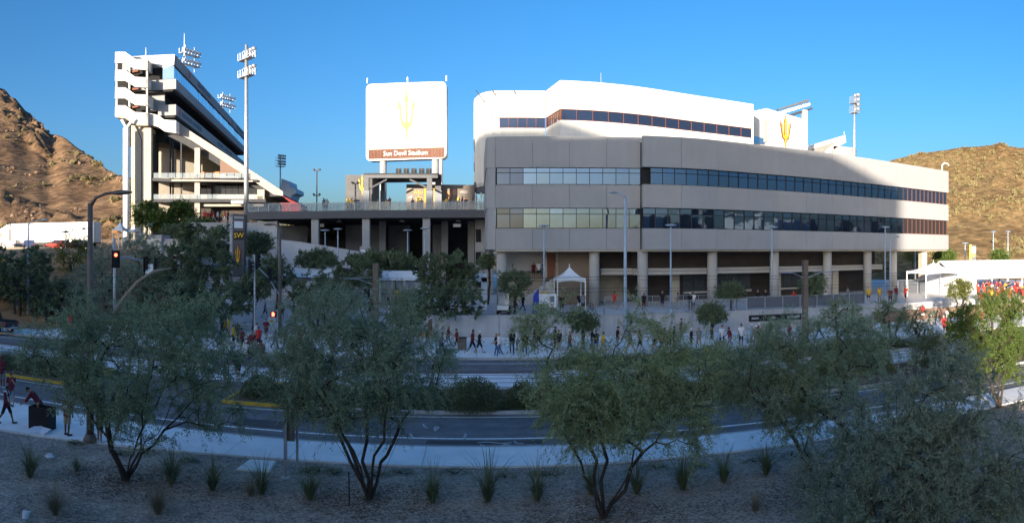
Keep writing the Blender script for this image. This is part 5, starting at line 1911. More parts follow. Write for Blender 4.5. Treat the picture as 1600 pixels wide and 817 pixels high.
# tall stadium floodlight masts
def mast(label, px, ybase, ytop, d, racks, w, nx, face, r=.45):
    p = P(px, ybase, d)
    t = thing('floodlight_mast', label, 'floodlight', p, 0, 'tall floodlight masts')
    zt = ZC - (ytop - YH) * d / K
    MB().tube([p, V((p.x, p.y, (p.z + zt) / 2)), V((p.x, p.y, zt))], [r, r * .8, r * .55], 14).build('mast', STEEL, t, True)
    f = V((face[0], face[1], 0)).normalized()
    x = V((-f.y, f.x, 0))
    for yr in racks:
        z = ZC - (yr - YH) * d / K
        c = V((p.x, p.y, z))
        b = MB()
        b.seg((c - x * w / 2).xy, (c + x * w / 2).xy, 1.1, z - .1, z)
        for q in (-1, 1):
            for i in range(6):
                a = c + x * (w * (i / 5 - .5)) + f * (.5 * q)
                b.tube([a, a + V((0, 0, 1.0))], .03, 4)
            b.tube([c - x * w / 2 + f * (.5 * q) + V((0, 0, 1)), c + x * w / 2 + f * (.5 * q) + V((0, 0, 1))], .03, 4)
        b.build('catwalk', STEEL, t)
        for row in range(2):
            for i in range(nx):
                a = c + x * (w * ((i + .5) / nx - .5)) + V((0, 0, .65 + row * .75)) + f * .25
                MB().tube([a, a + f * .3, a + f * .55 + V((0, 0, -.12))], [.12, .28, .33], 8).build('lamp_head', STEEL, t, True)
    return t
mast('tall galvanised floodlight mast rising behind the plaza sign', 385, 400, 70, 99, [119, 92], 3.0, 4, (.6, .8), .40)
mast('distant floodlight mast over the far seating bowl', 438, 335, 243, 190, [260, 251], 3.0, 4, (.8, -.5), .3)
p = P(1335, 240, 105)
mast('floodlight mast standing behind the curved building roof', 1335, 300, 150, 108, [176, 161], 1.2, 2, (1, .3), .25)
# leaning lamp bank above the trident tower
t = thing('lamp_bank', 'wide slanted bank of stadium lamps on a steel post above the trident tower', 'floodlight', pd(1257, 112) + (18,), 0, 'stadium floodlights')
p0 = pd(1257, 112)
lb = lambda x, y, o=0: hit(x, y, (p0[0], p0[1] + o), (1, 0))
q = lb(1257, 186)
MB().box(q.x - .45, q.x + .45, q.y - .3, q.y + .3, 18, lb(1257, 172).z).build('post', PST, t)
MB().prism([lb(1219, 183), lb(1268, 168), lb(1271, 170), lb(1222, 186)], (0, 2.0, 0)).build('walkway', DARKC, t)
MB().prism([lb(1216, 170), lb(1262, 155), lb(1265, 158), lb(1217, 172)], (0, .8, 0)).build('top_rail', GST, t)
for i in range(12):
    a = lb(1219 + i * 4.0, 176 - i * 1.22, .5)
    MB().tube([a, a + V((-.1, -.35, -.1))], [.15, .26], 8).build('lamp_head', WHITEP, t)
for i in range(5):
    a, c = lb(1217 + i * 11, 171 - i * 3.4), lb(1220 + i * 12, 183 - i * 3.7)
    MB().tube([a, c], .07, 5).build('strut', GST, t)
# camera pole on the deck
q = PY(495, 320, 90)
t = thing('camera_pole', 'dark pole with camera heads on the concourse deck', 'pole', (q.x, q.y, 13.0))
zt = ZC - (266 - YH) * 90 / cos(ang(495)) / K
MB().tube([(q.x, q.y, 13.0), (q.x, q.y, zt)], .09, 8).build('pole', DARKC, t)
for dz in (0, -3.4):
    MB().box(q.x - .45, q.x + .45, q.y - .08, q.y + .08, zt + dz - .1, zt + dz).build('cross_arm', DARKC, t)
    for s in (-1, 1):
        MB().tube([(q.x + s * .4, q.y - .3, zt + dz + .12), (q.x + s * .4, q.y + .2, zt + dz + .12)], .13, 8).build('camera_head', DARKC, t)
# overhead line poles and wires
def catenary(label, px, Y, ytop, arms):
    p = PY(px, 0, Y)
    z0 = H(p.x, Y)
    zt = ZC - (ytop - YH) * Y / cos(ang(px)) / K
    t = thing('catenary_pole', label, 'pole', (p.x, Y, z0), 0, 'tram line poles')
    MB().box(p.x - .17, p.x + .17, Y - .17, Y + .17, z0, zt).build('pole', BROWNP, t)
    MB().box(p.x - .2, p.x + .2, Y - .2, Y + .2, zt, zt + .06).build('cap', BROWNP, t)
    for s, dz in arms:
        MB().tube([(p.x, Y, zt - dz), (p.x + s * 1.1, Y - .3, zt - dz + .45), (p.x + s * 2.3, Y - .6, zt - dz + .5)], .035, 6).build('bracket_arm', STEEL, t)
        MB().tube([(p.x, Y, zt - dz + .55), (p.x + s * 2.2, Y - .5, zt - dz + .5)], .02, 5).build('stay', STEEL, t)
    return p, zt
pc, zc_ = catenary('square brown tram line pole with bracket arms behind the willow bush', 1258, 44.0, 408, [(-1, 1.3), (1, 1.3)])
pc2, zc2 = catenary('square brown tram line pole in front of the white canopy', 587, 44.0, 413, [(-1, 1.4)])
WIRE = mat('black wire', (0.02, 0.02, 0.02), .6, 0)
wt = thing('tram_wire', 'thin black overhead wires strung along the tram tracks', 'wire', (0, 43.4, 5.4))
for dz, Y in ((0, 43.4), (.55, 43.4), (0, 40.0), (.9, 40.0)):
    pts = [(x, Y, 5.5 + dz - .12 * sin(pi * ((x + 75) % 28) / 28)) for x in range(-75, 90, 4)]
    MB().tube(pts, .014, 4).build('wire', WIRE, wt)
# traffic signals
LAMPR = mat('red signal lens', (0.8, 0.05, 0.03), .3, 0, emit=((1, .06, .03), 6))
LAMPO = mat('amber signal glow', (0.7, 0.2, 0.05), .3, 0, emit=((1, .35, .08), .3))
DLENS = mat('unlit signal lens', (0.02, 0.02, 0.02), .3, 0)
def signalhead(t, c, face, lit=None, s=1.0, solid=True):
    f = V((face[0], face[1], 0)).normalized()
    x = V((-f.y, f.x, 0))
    a, e = (c - x * .17 * s).xy, (c + x * .17 * s).xy
    h = MB().seg(a, e, .2, c.z - .5 * s, c.z + .5 * s).build('signal_head', BLACK, t)
    MB().seg((c - x * .32 * s - f * .08).xy, (c + x * .32 * s - f * .08).xy, .02, c.z - .68 * s, c.z + .68 * s).build('backplate', BLACK, t)
    for k in range(3):
        q = c + f * .11 + V((0, 0, (.33 - .33 * k) * s))
        MB().tube([q, q + f * .03], .13 * s, 12).build('lens', LAMPR if lit == k else DLENS, t)
        vs = [q + x * .15 * s * cos(aa) + V((0, 0, .15 * s * sin(aa))) for aa in [pi * i / 6 for i in range(7)]]
        b = MB()
        b.add(vs + [v + f * .2 for v in vs], [(i, i + 1, 8 + i, 7 + i) for i in range(6)])
        b.build('visor', BLACK, t)
p = G(179, 520)
p = P(179, 520, 56)
p.z = H(p.x, p.y)
t = thing('traffic_signal', 'traffic signal showing red on a grey pole with mast arm', 'traffic light', p, 0, 'traffic signals at the crossing')
d = 56.0
zt = ZC - (372 - YH) * d / K
MB().tube([p, V((p.x, p.y, zt))], [.13, .09], 10).build('pole', STEEL, t, True)
signalhead(t, P(181, 405, d - .4), (-p.x, -p.y), 0, 1.05)
a = P(179, 402, d)
MB().tube([a, P(200, 402, d), P(225, 408, d)], [.08, .07, .06], 8).build('mast_arm', STEEL, t)
signalhead(t, P(229, 413, d - .2), (1, -.3), None, .9)
signalhead(t, P(244, 411, d - .2), (1, .2), None, .8)
q = P(233, 420, d - .3)
MB().box(q.x - .35, q.x + .35, q.y - .02, q.y + .02, q.z - .4, q.z + .4).build('sign_plate', WHITEP, t)
q = P(180, 362, d)
MB().ball(q, .2, .2, .14).build('beacon', LAMPO, t)
p = V((PY(398, 0, 57).x, 57.0, .13))
t = thing('traffic_signal', 'cluster of unlit black signals beside the brown lamp pole', 'traffic light', p, 0, 'traffic signals at the crossing')
MB().tube([p, V((p.x, p.y, ZC - (398 - YH) * p.xy.length / K))], .09, 10).build('pole', STEEL, t)
d = p.xy.length - .3
for px, py in ((391, 418), (402, 409), (421, 430)):
    signalhead(t, P(px, py, d), (.8, .6), None, 1.05)
MB().tube([P(403, 418, d), P(418, 432, d), P(436, 460, d + .5)], .06, 6).build('bracket_arm', STEEL, t)
q = P(427, 491, 57)
t = thing('pedestrian_signal', 'pedestrian signal showing a red hand on the brown lamp pole', 'traffic light', (q.x, q.y, .13))
MB().box(q.x - .24, q.x + .24, q.y - .02, q.y + .2, q.z - .26, q.z + .26).build('housing', BLACK, t)
MB().tube([(q.x + .3, q.y + .25, .13), (q.x + .3, q.y + .25, q.z + .4)], .05, 8).build('post', STEEL, t)
b = MB()
z = q.z
b.box(q.x - .11, q.x + .09, q.y - .045, q.y - .025, z - .16, z + .02)
b.build('red_palm', LAMPR, t)
for i in range(4):
    MB().box(q.x - .11 + i * .052, q.x - .07 + i * .052, q.y - .045, q.y - .025, z + .025, z + (.15, .19, .18, .14)[i]).build('red_finger', LAMPR, t)
MB().prism([(q.x + .092, q.y - .045, z - .1), (q.x + .15, q.y - .045, z + .04), (q.x + .12, q.y - .045, z + .06), (q.x + .092, q.y - .045, z)], (0, .02, 0)).build('red_thumb', LAMPR, t)

# ------------------------------------------------------------------ signs
SGN = mat('slate grey sign face', (0.075, 0.08, 0.092), .5, .06, 2)
SGB = mat('steel blue sign edge', (0.12, 0.15, 0.20), .5, .05, 2)
p0 = pd(371, 74)
t = thing('plaza_sign', 'tall slate plaza sign pylon with gold SW and pitchfork emblem', 'sign', (p0[0], p0[1], 1.2))
sg = lambda x, y, o=0: hit(x, y, (p0[0], p0[1] + o), (1, 0))
bt = sg(370, 433)
MB().prism([sg(364, 433), sg(364, 333.5), sg(382.5, 335), sg(381, 433)], (0, .7, 0)).build('face', SGN, t)
MB().prism([sg(358.5, 433, .5), sg(359, 336, .5), sg(363.9, 333.5), sg(363.9, 433)], (.02, .5, 0)).build('edge', SGB, t)
MB().prism([sg(366, 338, -.03), sg(380.5, 338.7, -.03), sg(380.5, 341.5, -.03), sg(366, 341, -.03)], (0, .025, 0)).build('grey_bar', PST, t)
MB().prism([sg(366, 345.5, -.03), sg(379.5, 346, -.03), sg(379.5, 356.5, -.03), sg(366, 356, -.03)], (0, .025, 0)).build('white_panel', mat('pale sign panel', (0.55, 0.62, 0.72), .5, .03, 2), t)
MB().prism([sg(365, 361, -.03), sg(381, 361, -.03), sg(381, 375, -.03), sg(365, 375, -.03)], (0, .025, 0)).build('black_panel', BLACK, t)
text('lettering_SW', 'SW', .78, GOLD, t, sg(373, 368, -.05), r0, .015)
trident('emblem_outline', .78, 2.9, MAROON, t, sg(371.5, 401, -.04), (1, 0), .015, .07)
trident('emblem', .62, 2.6, GOLD, t, sg(371.5, 401, -.06), (1, 0), .02)
text('lettering', 'SOUTHWEST PLAZA', .42, WHITEP, t, sg(361.2, 366, -.02), (0, -pi / 2, -pi / 2 + .3), .01)
for o in list(t.children):
    if o.name.startswith('lettering') and o.get('kind'):
        o.rotation_euler = Matrix(((0, -1, 0), (0, 0, -1), (1, 0, 0))).to_euler()
MB().box(sg(362, 430).x, sg(381, 430).x, p0[1] - .1, p0[1] + .8, .9, 5.0 - 3.0).build('plinth', CONC, t)
p0 = pd(570, 82)
t = thing('gate_sign', 'small white SW gate sign on a frame before the ramp', 'sign', (p0[0], p0[1], 3.6))
sg2 = lambda x, y, o=0: hit(x, y, (p0[0], p0[1] + o), (1, 0))
MB().prism([sg2(562, 403), sg2(562, 385), sg2(579, 385), sg2(579, 403)], (0, .2, 0)).build('frame', PST, t)
MB().prism([sg2(563.5, 402, -.03), sg2(563.5, 390, -.03), sg2(577.5, 390, -.03), sg2(577.5, 402, -.03)], (0, .025, 0)).build('panel', WHITEP, t)
text('lettering_SW', 'SW', .75, SGB, t, sg2(570.5, 396.5, -.05), r0, .015)
for x in (564, 577):
    q = sg2(x, 402, .1)
    MB().tube([(q.x, q.y, 3.3), q], .06, 6).build('leg', PST, t)
p0 = pd(1522, 104)
t = thing('plaza_sign', 'narrow plaza sign with yellow edge and SE panel below the tan hill', 'sign', (p0[0], p0[1], 2.0))
sg3 = lambda x, y, o=0: hit(x, y, (p0[0], p0[1] + o), (.8, -.6))
nn = V((-.6, -.8, 0))
MB().prism([sg3(1518, 415), sg3(1518, 383), sg3(1525, 383), sg3(1525, 415)], nn * -.5).build('face', SGN, t)
MB().prism([sg3(1515, 415), sg3(1515, 382), sg3(1517.8, 382), sg3(1517.8, 415)], nn * -.55).build('edge', mat('yellow sign edge', (0.75, 0.62, 0.05), .5, .03, 2), t)
MB().prism([sg3(1518.3, 395) + nn * .03, sg3(1518.3, 386.5) + nn * .03, sg3(1524.7, 386.5) + nn * .03, sg3(1524.7, 395) + nn * .03], nn * -.025).build('panel', WHITEP, t)
text('lettering_SE', 'SE', .5, BLACK, t, sg3(1521.5, 390.8) + nn * .05, (pi / 2, 0, math.atan2(-.6, .8)), .01, sx=.8)
MB().prism([sg3(1518.3, 401) + nn * .03, sg3(1518.3, 397) + nn * .03, sg3(1523.5, 397) + nn * .03, sg3(1523.5, 401) + nn * .03], nn * -.025).build('gold_panel', GOLD, t)
MB().tube([(p0[0], p0[1], 1.9), (p0[0], p0[1], sg3(1521, 414).z)], .25, 8).build('foot', SGN, t)
# sign post with its back to us in the gravel, stake, lid, litter
q = G(446, 748, 12)
t = thing('sign_post', 'galvanised square sign post seen from behind in the gravel', 'sign', (q.x, q.y, .12))
d = q.xy.length
zz = lambda y: ZC - (y - YH) * d / K
MB().box(q.x - .05, q.x + .05, q.y - .05, q.y + .05, .1, zz(628)).build('post', STEEL, t)
MB().box(q.x + .22, q.x + .30, q.y + .55, q.y + .63, .1, zz(632)).build('rear_post', STEEL, t)
MB().box(q.x - .04, q.x + .30, q.y + .09, q.y + .12, zz(690), zz(634)).build('plate', mat('sign back', (0.16, 0.16, 0.15), .5, .1, 3, metal=.5), t)
MB().lathe((q.x, q.y, .08), [(.16, 0), (.16, .07), (.1, .1)], 12).build('footing', CONC, t)
q = G(546, 793, 12)
t = thing('stake', 'thin black steel stake standing in the gravel', 'stake', (q.x, q.y, .1))
MB().tube([(q.x, q.y, .05), (q.x - .02, q.y, 1.15)], .022, 6).build('rod', BLACK, t)
MB().lathe((q.x - .02, q.y, 1.15), [(.03, 0), (.03, .03)], 6).build('rod_cap', BLACK, t)
c = [G(x, y, 12) for x, y in ((370, 736), (391, 720), (431, 723), (420, 740))]
t = thing('utility_lid', 'pale square concrete utility lid set in the gravel', 'utility cover', ((c[0] + c[2]) / 2).xy.to_3d() + V((0, 0, .1)))
MB().prism([(p.x, p.y, .10) for p in c], (0, 0, .09)).build('lid', mat('clean lid concrete', (0.72, 0.71, 0.68), .9, .08, 2, .1, 20, world=True), t)
ce = (c[0] + c[1] + c[2] + c[3]) / 4
MB().prism([((p.x - ce.x) * 1.09 + ce.x, (p.y - ce.y) * 1.09 + ce.y, .05) for p in c], (0, 0, .09)).build('rim', CONC2, t)
LIT = mat('crumpled white litter', (0.75, 0.76, 0.8), .8, .06, 6)
for k, (px, py, s, lab) in enumerate(((39, 812, .20, 'discarded white cup lying in the gravel'), (78, 716, .17, 'crumpled white paper on the gravel near the yucca'))):
    q = G(px, py, 12)
    b = MB()
    rl = random.Random(k)
    if k == 0:
        b.tube([(q.x, q.y, .13), (q.x + .02, q.y + .05, .33), (q.x + .02, q.y + .06, .36)], [.09, .12, .125], 12)
    else:
        n0 = len(b.v)
        b.ball((q.x, q.y, .2), s, s, s * .55, 9, 6)
        b.v = [(v[0] + rl.uniform(-.05, .05), v[1] + rl.uniform(-.05, .05), v[2] + rl.uniform(-.03, .03)) for v in b.v]
    tag(b.build('litter', LIT), lab, 'litter')

# ------------------------------------------------------------------ tents
def peaktent(label, c, w, dpt, heave, hpeak, rotz=0, walls=False):
    t = thing('peaked_tent', label, 'tent', c, rotz, 'white event tents')
    b = MB()
    n = 6
    prev = None
    lv = []
    for i in range(n + 1):
        f = i / n
        s = (1 - f) ** 1.0 * .5
        z = heave + (hpeak - heave) * (f ** 1.7)
        s = .5 * (1 - f) + .012
        lv.append([(-w * s, -dpt * s, z), (w * s, -dpt * s, z), (w * s, dpt * s, z), (-w * s, dpt * s, z)])
    vs = [p for r in lv for p in r]
    fs = [(4 * i + j, 4 * i + (j + 1) % 4, 4 * i + 4 + (j + 1) % 4, 4 * i + 4 + j) for i in range(n) for j in range(4)] + [(4 * n, 4 * n + 1, 4 * n + 2, 4 * n + 3)]
    b.add(vs, fs)
    b.build('canopy', CANVAS, t, rel=False)
    b = MB()
    for (x0, y0), (x1, y1) in (((-w / 2, -dpt / 2), (w / 2, -dpt / 2)), ((w / 2, -dpt / 2), (w / 2, dpt / 2)), ((w / 2, dpt / 2), (-w / 2, dpt / 2)), ((-w / 2, dpt / 2), (-w / 2, -dpt / 2))):
        m_ = 8
        top = [(x0 + (x1 - x0) * i / m_, y0 + (y1 - y0) * i / m_, heave + .01) for i in range(m_ + 1)]
        bot = [(p[0], p[1], heave - .38 + .14 * sin(pi * i / m_)) for i, p in enumerate(top)]
        b.add(top + bot, [(i, i + 1, m_ + 2 + i, m_ + 1 + i) for i in range(m_)])
    b.build('valance', CANVAS, t, rel=False)
    for sx in (-1, 1):
        for sy in (-1, 1):
            MB().box(sx * w / 2 - .05, sx * w / 2 + .05, sy * dpt / 2 - .05, sy * dpt / 2 + .05, 0, heave - .02).build('leg', WHITEP, t, rel=False)
    MB().tube([(0, 0, hpeak - .05), (0, 0, hpeak + .35)], [.06, .03], 6).build('finial', WHITEP, t, rel=False)
    return t
def tentat(label, px, Y, x0, x1, yev, ypk, dpt=3.0, rot=0):
    a, c = PY(x0, 0, Y), PY(x1, 0, Y)
    dd = Y / cos(ang(px))
    z0 = H((a.x + c.x) / 2, Y)
    ze = ZC - (yev - YH) * dd / K - z0
    zp = ZC - (ypk - YH) * dd / K - z0
    return peaktent(label, ((a.x + c.x) / 2, Y + dpt / 2, z0), c.x - a.x, dpt, ze, zp, rot)
tentat('white peaked tent between the round columns of the curved building', 892, 66.5, 871, 914.5, 435, 418, 2.9)
tentat('sunlit white peaked tent beside the corner of the curved building', 1472, 66, 1447, 1500, 424, 411, 4)
tentat('small sunlit white tent below the trailer on the bank', 182, 80, 176, 191, 358, 346, 1.6)
tentat('far small white tent at the foot of the stair tower', 205, 88, 200, 211, 360, 352, 1.5)
# long white marquee
t = thing('long_marquee', 'long sunlit white marquee sheltering a red shirted crowd', 'tent', (73, 68, 2))
Y = 68.0
x0, x1 = PY(1490, 0, Y).x, PY(1640, 0, Y).x
zr = ZC - (414 - YH) * Y / cos(ang(1540)) / K
ze = ZC - (428 - YH) * Y / cos(ang(1540)) / K
MB().prism([(x0, Y, ze), (x0, Y + 3, zr + .6), (x0, Y + 6, ze), (x0, Y + 6, ze - .05), (x0, Y + 3, zr + .55), (x0, Y, ze - .05)], (x1 - x0, 0, 0)).build('roof', CANVAS, t)
MB().box(x0, x1, Y - .02, Y + .0, ze - .7, ze - .01).build('valance', CANVAS, t)
MB().prism([(x0 - .03, Y, 2), (x0 - .03, Y + 6, 2), (x0 - .03, Y + 6, ze), (x0 - .03, Y, ze)], (.03, 0, 0)).build('end_wall', CANVAS, t)
xw = PY(1524, 0, Y).x
MB().box(x0, xw, Y + .02, Y + .06, 2, ze - .02).build('front_wall', CANVAS, t)
for i in range(6):
    xx = xw + (x1 - xw) * i / 5
    MB().box(xx - .06, xx + .06, Y - .14, Y - .04, 2, ze - .05).build('leg', WHITEP, t)
MB().box(PY(1530, 0, Y).x, PY(1546, 0, Y).x, Y + 4, Y + 4.2, 2, 4.6).build('brown_backdrop', mat('brown backdrop cloth', (0.22, 0.09, 0.04), .9, .1, 2), t)
# white stair canopies on the stairs, and the stairs themselves
sts = thing('plaza_stairs', 'wide pale concrete stairs climbing to the gates under the deck', 'stairs', (-22, 80, 2))
for i in range(12):
    MB().box(-34, -6, 78.2 + i * .42, 78.2 + i * .42 + (.42 if i < 11 else 1.4), 1.0, 2.12 + i * .17).build('step', mat('stair concrete', (0.55, 0.55, 0.56), .9, .1, .8, world=True), sts)
for x in (-30, -24, -18, -12, -8):
    b = MB()
    b.tube([(x, 78.0, 2), (x, 78.0, 3.0), (x, 83.2, 4.9), (x, 83.2, 4.0)], .03, 6)
    b.build('handrail', STEEL, sts)
def canopy(label, xa_, xb_, Y, y0, y1, n=5):
    a, c = PY(xa_, 0, Y).x, PY(xb_, 0, Y).x
    dd = Y / cos(ang((xa_ + xb_) / 2))
    z1, z0 = ZC - (y0 - YH) * dd / K, ZC - (y1 - YH) * dd / K
    g = H((a + c) / 2, Y)
    t = thing('gate_canopy', label, 'canopy', ((a + c) / 2, Y, g), 0, 'white gate canopies')
    for i in range(n):
        f0, f1 = i / n, (i + 1) / n
        MB().prism([(a, Y + 2.4 * f0, z0 + (z1 - z0) * f0 + .02), (a, Y + 2.4 * f1, z0 + (z1 - z0) * f1), (a, Y + 2.4 * f1, z0 + (z1 - z0) * f1 - .05), (a, Y + 2.4 * f0, z0 + (z1 - z0) * f0 - .05)], (c - a, 0, 0)).build('roof_panel', CANVAS, t)
    for i in range(4):
        x = a + .1 + (c - a - .2) * i / 3
        MB().box(x - .05, x + .05, Y + .05, Y + .15, g, z0 - .02).build('leg', STEEL, t)
        MB().box(x - .05, x + .05, Y + 2.2, Y + 2.3, H(x, Y + 2.2), z1 - .03).build('leg', STEEL, t)
canopy('long white canopy above the stairs, west of the broad dark tree', 432, 520, 74, 420, 433)
canopy('long white canopy above the stairs, east of the broad dark tree', 592, 652, 74, 424, 437)
# white inflatable style arch left of the building corner
q0, q1 = PY(736, 0, 68), PY(762, 0, 68)
t = thing('gate_arch', 'white boxy entry arch beside the corner column', 'arch', ((q0.x + q1.x) / 2, 68, 2))
MB().box(PY(752, 0, 68).x, PY(761, 0, 68).x, 68, 68.9, 2, 5.2).build('leg', CANVAS, t)
MB().box(PY(730, 0, 68).x, PY(733, 0, 68).x, 68, 68.9, 2, 5.2).build('leg', CANVAS, t)
MB().prism([(PY(728, 0, 68).x, 68, 4.75), (PY(762, 0, 68).x, 68, 4.75), (PY(760, 0, 68).x, 68, 5.6), (PY(731, 0, 68).x, 68, 5.6)], (0, .95, 0)).build('lintel', CANVAS, t)

# ------------------------------------------------------------------ vehicles
TYRE = mat('black tyre rubber', (0.015, 0.015, 0.016), .9, .1, 5)
RIM = mat('silver wheel rim', (0.45, 0.45, 0.46), .35, .05, 4, metal=.8)
CGL = mat('dark car glass', (0.02, 0.024, 0.03), .05, 0, spec=.6)
def wheel(t, x, y, r, w, side):
    b = MB()
    k = 18
    vs, fs = [], []
    ring = [(r * .62, 0), (r * .97, 0), (r, .2), (r, .8), (r * .97, 1), (r * .62, 1)]
    for i in range(k):
        a = 2 * pi * i / k
        for rr_, f in ring:
            vs.append((x + rr_ * cos(a), y - w / 2 + w * f, r + rr_ * sin(a)))
    m = len(ring)
    for i in range(k):
        for j in range(m):
            fs.append((i * m + j, ((i + 1) % k) * m + j, ((i + 1) % k) * m + (j + 1) % m, i * m + (j + 1) % m))
    b.add(vs, fs)
    wo = b.build('wheel', TYRE, t, True, rel=False)
    b = MB()
    b.tube([(x, y - w * .42, r), (x, y + w * .42, r)], r * .63, 14)
    b.build('rim', RIM, wo, rel=False)
def carbody(b, prof, hw, tumble=0.0, zbelt=1e9, taper=.06):
    """closed side profile swept across the width, narrowed above the belt and at the ends"""
    n = len(prof)
    L0, L1 = min(p[0] for p in prof), max(p[0] for p in prof)
    vs = []
    for s in (-1, -.9, .9, 1):
        for x, z in prof:
            e = abs((x - L0) / (L1 - L0) * 2 - 1) ** 4
            w = hw * (1 - taper * e) * (1 - (tumble if z > zbelt else 0))
            inset = .035 if abs(s) == 1 else 0
            vs.append((x * (1 - inset * .3), s * w, z + (inset if z < prof[0][1] + .2 else -inset)))
    fs = [tuple(range(n)), tuple(reversed(range(3 * n, 4 * n)))]
    for r_ in range(3):
        for i in range(n):
            fs.append((r_ * n + i, r_ * n + n + i, r_ * n + n + (i + 1) % n, r_ * n + (i + 1) % n))
    return b.add(vs, fs)
def pickup(loc, rotz, label):
    t = thing('pickup_truck', label, 'pickup truck', loc, rotz)
    PT = mat('dark charcoal car paint', (0.03, 0.031, 0.035), .25, .05, 2, spec=.6)
    b = MB()
    carbody(b, [(-2.75, .55), (-2.8, .75), (-2.75, 1.18), (-.55, 1.2), (-.5, 1.2), (1.35, 1.22), (2.6, 1.1), (2.8, .85), (2.75, .5)], .95)
    b.build('body', PT, t, rel=False)
    b = MB()
    carbody(b, [(-.6, 1.19), (-.45, 1.75), (-.2, 1.83), (.6, 1.83), (1.35, 1.21)], .86, .08, 1.5, 0)
    b.build('cab', PT, t, rel=False)
    for s in (-1, 1):
        MB().prism([(-.42, s * .872, 1.26), (-.32, s * .81, 1.70), (.2, s * .81, 1.72), (.2, s * .872, 1.26)], (0, s * .012, 0)).build('window', CGL, t, rel=False)
        MB().prism([(.28, s * .872, 1.26), (.28, s * .81, 1.72), (.62, s * .81, 1.72), (1.1, s * .872, 1.26)], (0, s * .012, 0)).build('window', CGL, t, rel=False)
        MB().box(-2.83, -2.76, s * .8 - .08, s * .8 + .08, .85, 1.15).build('tail_light', RED, t, rel=False)
        MB().tube([(.95, s * .97, 1.25), (.95, s * 1.12, 1.3)], [.03, .09], 6).build('mirror', BLACK, t, rel=False)
        for x in (-1.75, 1.75):
            wheel(t, x, s * .84, .38, .27, s)
    MB().prism([(-.55, -.7, 1.28), (-.47, -.66, 1.70), (-.47, .66, 1.70), (-.55, .7, 1.28)], (-.012, 0, 0)).build('rear_window', CGL, t, rel=False)
    MB().box(-2.815, -2.78, -.68, .68, .68, 1.14).build('tailgate', PT, t, rel=False)
    MB().box(-2.92, -2.76, -.9, .9, .48, .64).build('bumper', RIM, t, rel=False)
    MB().box(-2.93, -2.92, -.2, .2, .52, .62).build('number_plate', WHITEP, t, rel=False)
    MB().box(-2.6, -.65, -.78, .78, 1.195, 1.205).build('load_bed', BLACK, t, rel=False)
    return t
q = G(2, 519)
pickup((q.x - 1.2, q.y, q.z), rad(180 - 8), 'dark pickup truck parked tail out by the far corner')
def semi(loc, rotz, label):
    t = thing('semi_truck', label, 'truck', loc, rotz)
    WT = mat('white truck paint', (0.78, 0.78, 0.77), .35, .02, 1)
    carbody(MB(), [(-12.9, .0 + 1.15), (-12.9, 4.05), (1.2, 4.05), (1.2, 1.15)], 1.28, taper=0).build('trailer', WT, t, rel=False)
    MB().box(-12.9, 1.2, -1.2, 1.2, .95, 1.13).build('trailer_chassis', DARKC, t, rel=False)
    b = MB()
    carbody(b, [(1.9, .75), (1.9, 3.1), (2.2, 3.35), (3.6, 3.1), (4.0, 2.75), (4.45, 1.95), (6.1, 1.65), (6.35, 1.3), (6.35, .7)], 1.2, .05, 2.2, .03)
    b.build('cab', WT, t, rel=False)
    b = MB()
    b.prism([(1.75, -1.1, 3.05), (1.75, -1.1, 3.95), (2.1, -1.1, 3.9), (3.5, -1.1, 3.2), (3.5, -1.1, 3.1)], (0, 2.2, 0))
    b.build('roof_fairing', WT, t, rel=False)
    for s in (-1, 1):
        MB().prism([(3.0, s * 1.18, 2.05), (3.0, s * 1.15, 2.75), (3.75, s * 1.15, 2.75), (4.15, s * 1.18, 2.05)], (0, s * .02, 0)).build('window', CGL, t, rel=False)
        MB().tube([(1.7, s * 1.0, .9), (1.7, s * 1.0, 4.1)], .09, 8).build('exhaust_stack', RIM, t, rel=False)
        MB().box(6.3, 6.38, s * .95 - .2, s * .95 + .2, .95, 1.2).build('headlight', RIM, t, rel=False)
        MB().tube([(2.2, s * .95, .75), (3.6, s * .95, .75)], .3, 12).build('fuel_tank', RIM, t, rel=False)
        for x in (-11.8, -10.5, .2, 1.4 - .05, 5.1):
            wheel(t, x, s * .98, .5, .5 if x < 3 else .3, s)
    MB().prism([(4.03, -1.0, 2.72), (4.42, -1.05, 2.02), (4.42, 1.05, 2.02), (4.03, 1.0, 2.72)], (.02, 0, .01)).build('windscreen', CGL, t, rel=False)
    MB().box(1.15, 6.3, -.5, .5, .6, .95).build('tractor_chassis', DARKC, t, rel=False)
    for x in (-4.5,):
        for s in (-1, 1):
            MB().box(x - .07, x + .07, s * .9 - .07, s * .9 + .07, 0, 1.0).build('landing_leg', DARKC, t, rel=False)
    return t
# the truck stands on the graded yard above the bank, seen side on
d = 101.0
a_, c_ = P(45, 391, d + 2), P(152, 391, d - 4)
dirv = (a_ - c_)
dirv.z = 0
pad_z = 7.9
semi((c_.x + dirv.normalized().x * 12.9, c_.y + dirv.normalized().y * 12.9, pad_z), math.atan2(dirv.y, dirv.x), 'white semi truck with a long plain white trailer on the yard below the hill')
yard = MB()
pts = [P(-60, 390, 93), P(60, 390, 91), P(215, 390, 89), P(215, 390, 118), P(60, 390, 118), P(-60, 390, 118)]
yard.prism([(p.x, p.y, pad_z - .9) for p in pts], (0, 0, .9))
tag(yard.build('truck_yard', mat('packed tan yard', (0.42, 0.30, 0.18), .95, .2, .4, .3, 8, world=True)), kind='structure')
w = thing('barrier_wall', 'low cream concrete barrier in front of the white truck', 'barrier', P(50, 394, 90.5))
for i in range(6):
    p, q = P(10 + i * 12.3, 394, 90.5), P(22 + i * 12.3, 394, 90.5)
    MB().seg(p.xy, q.xy, .3, pad_z - .6, pad_z + .45).build('barrier_block', mat('cream barrier', (0.6, 0.5, 0.36), .9, .1, 1, world=True), w)
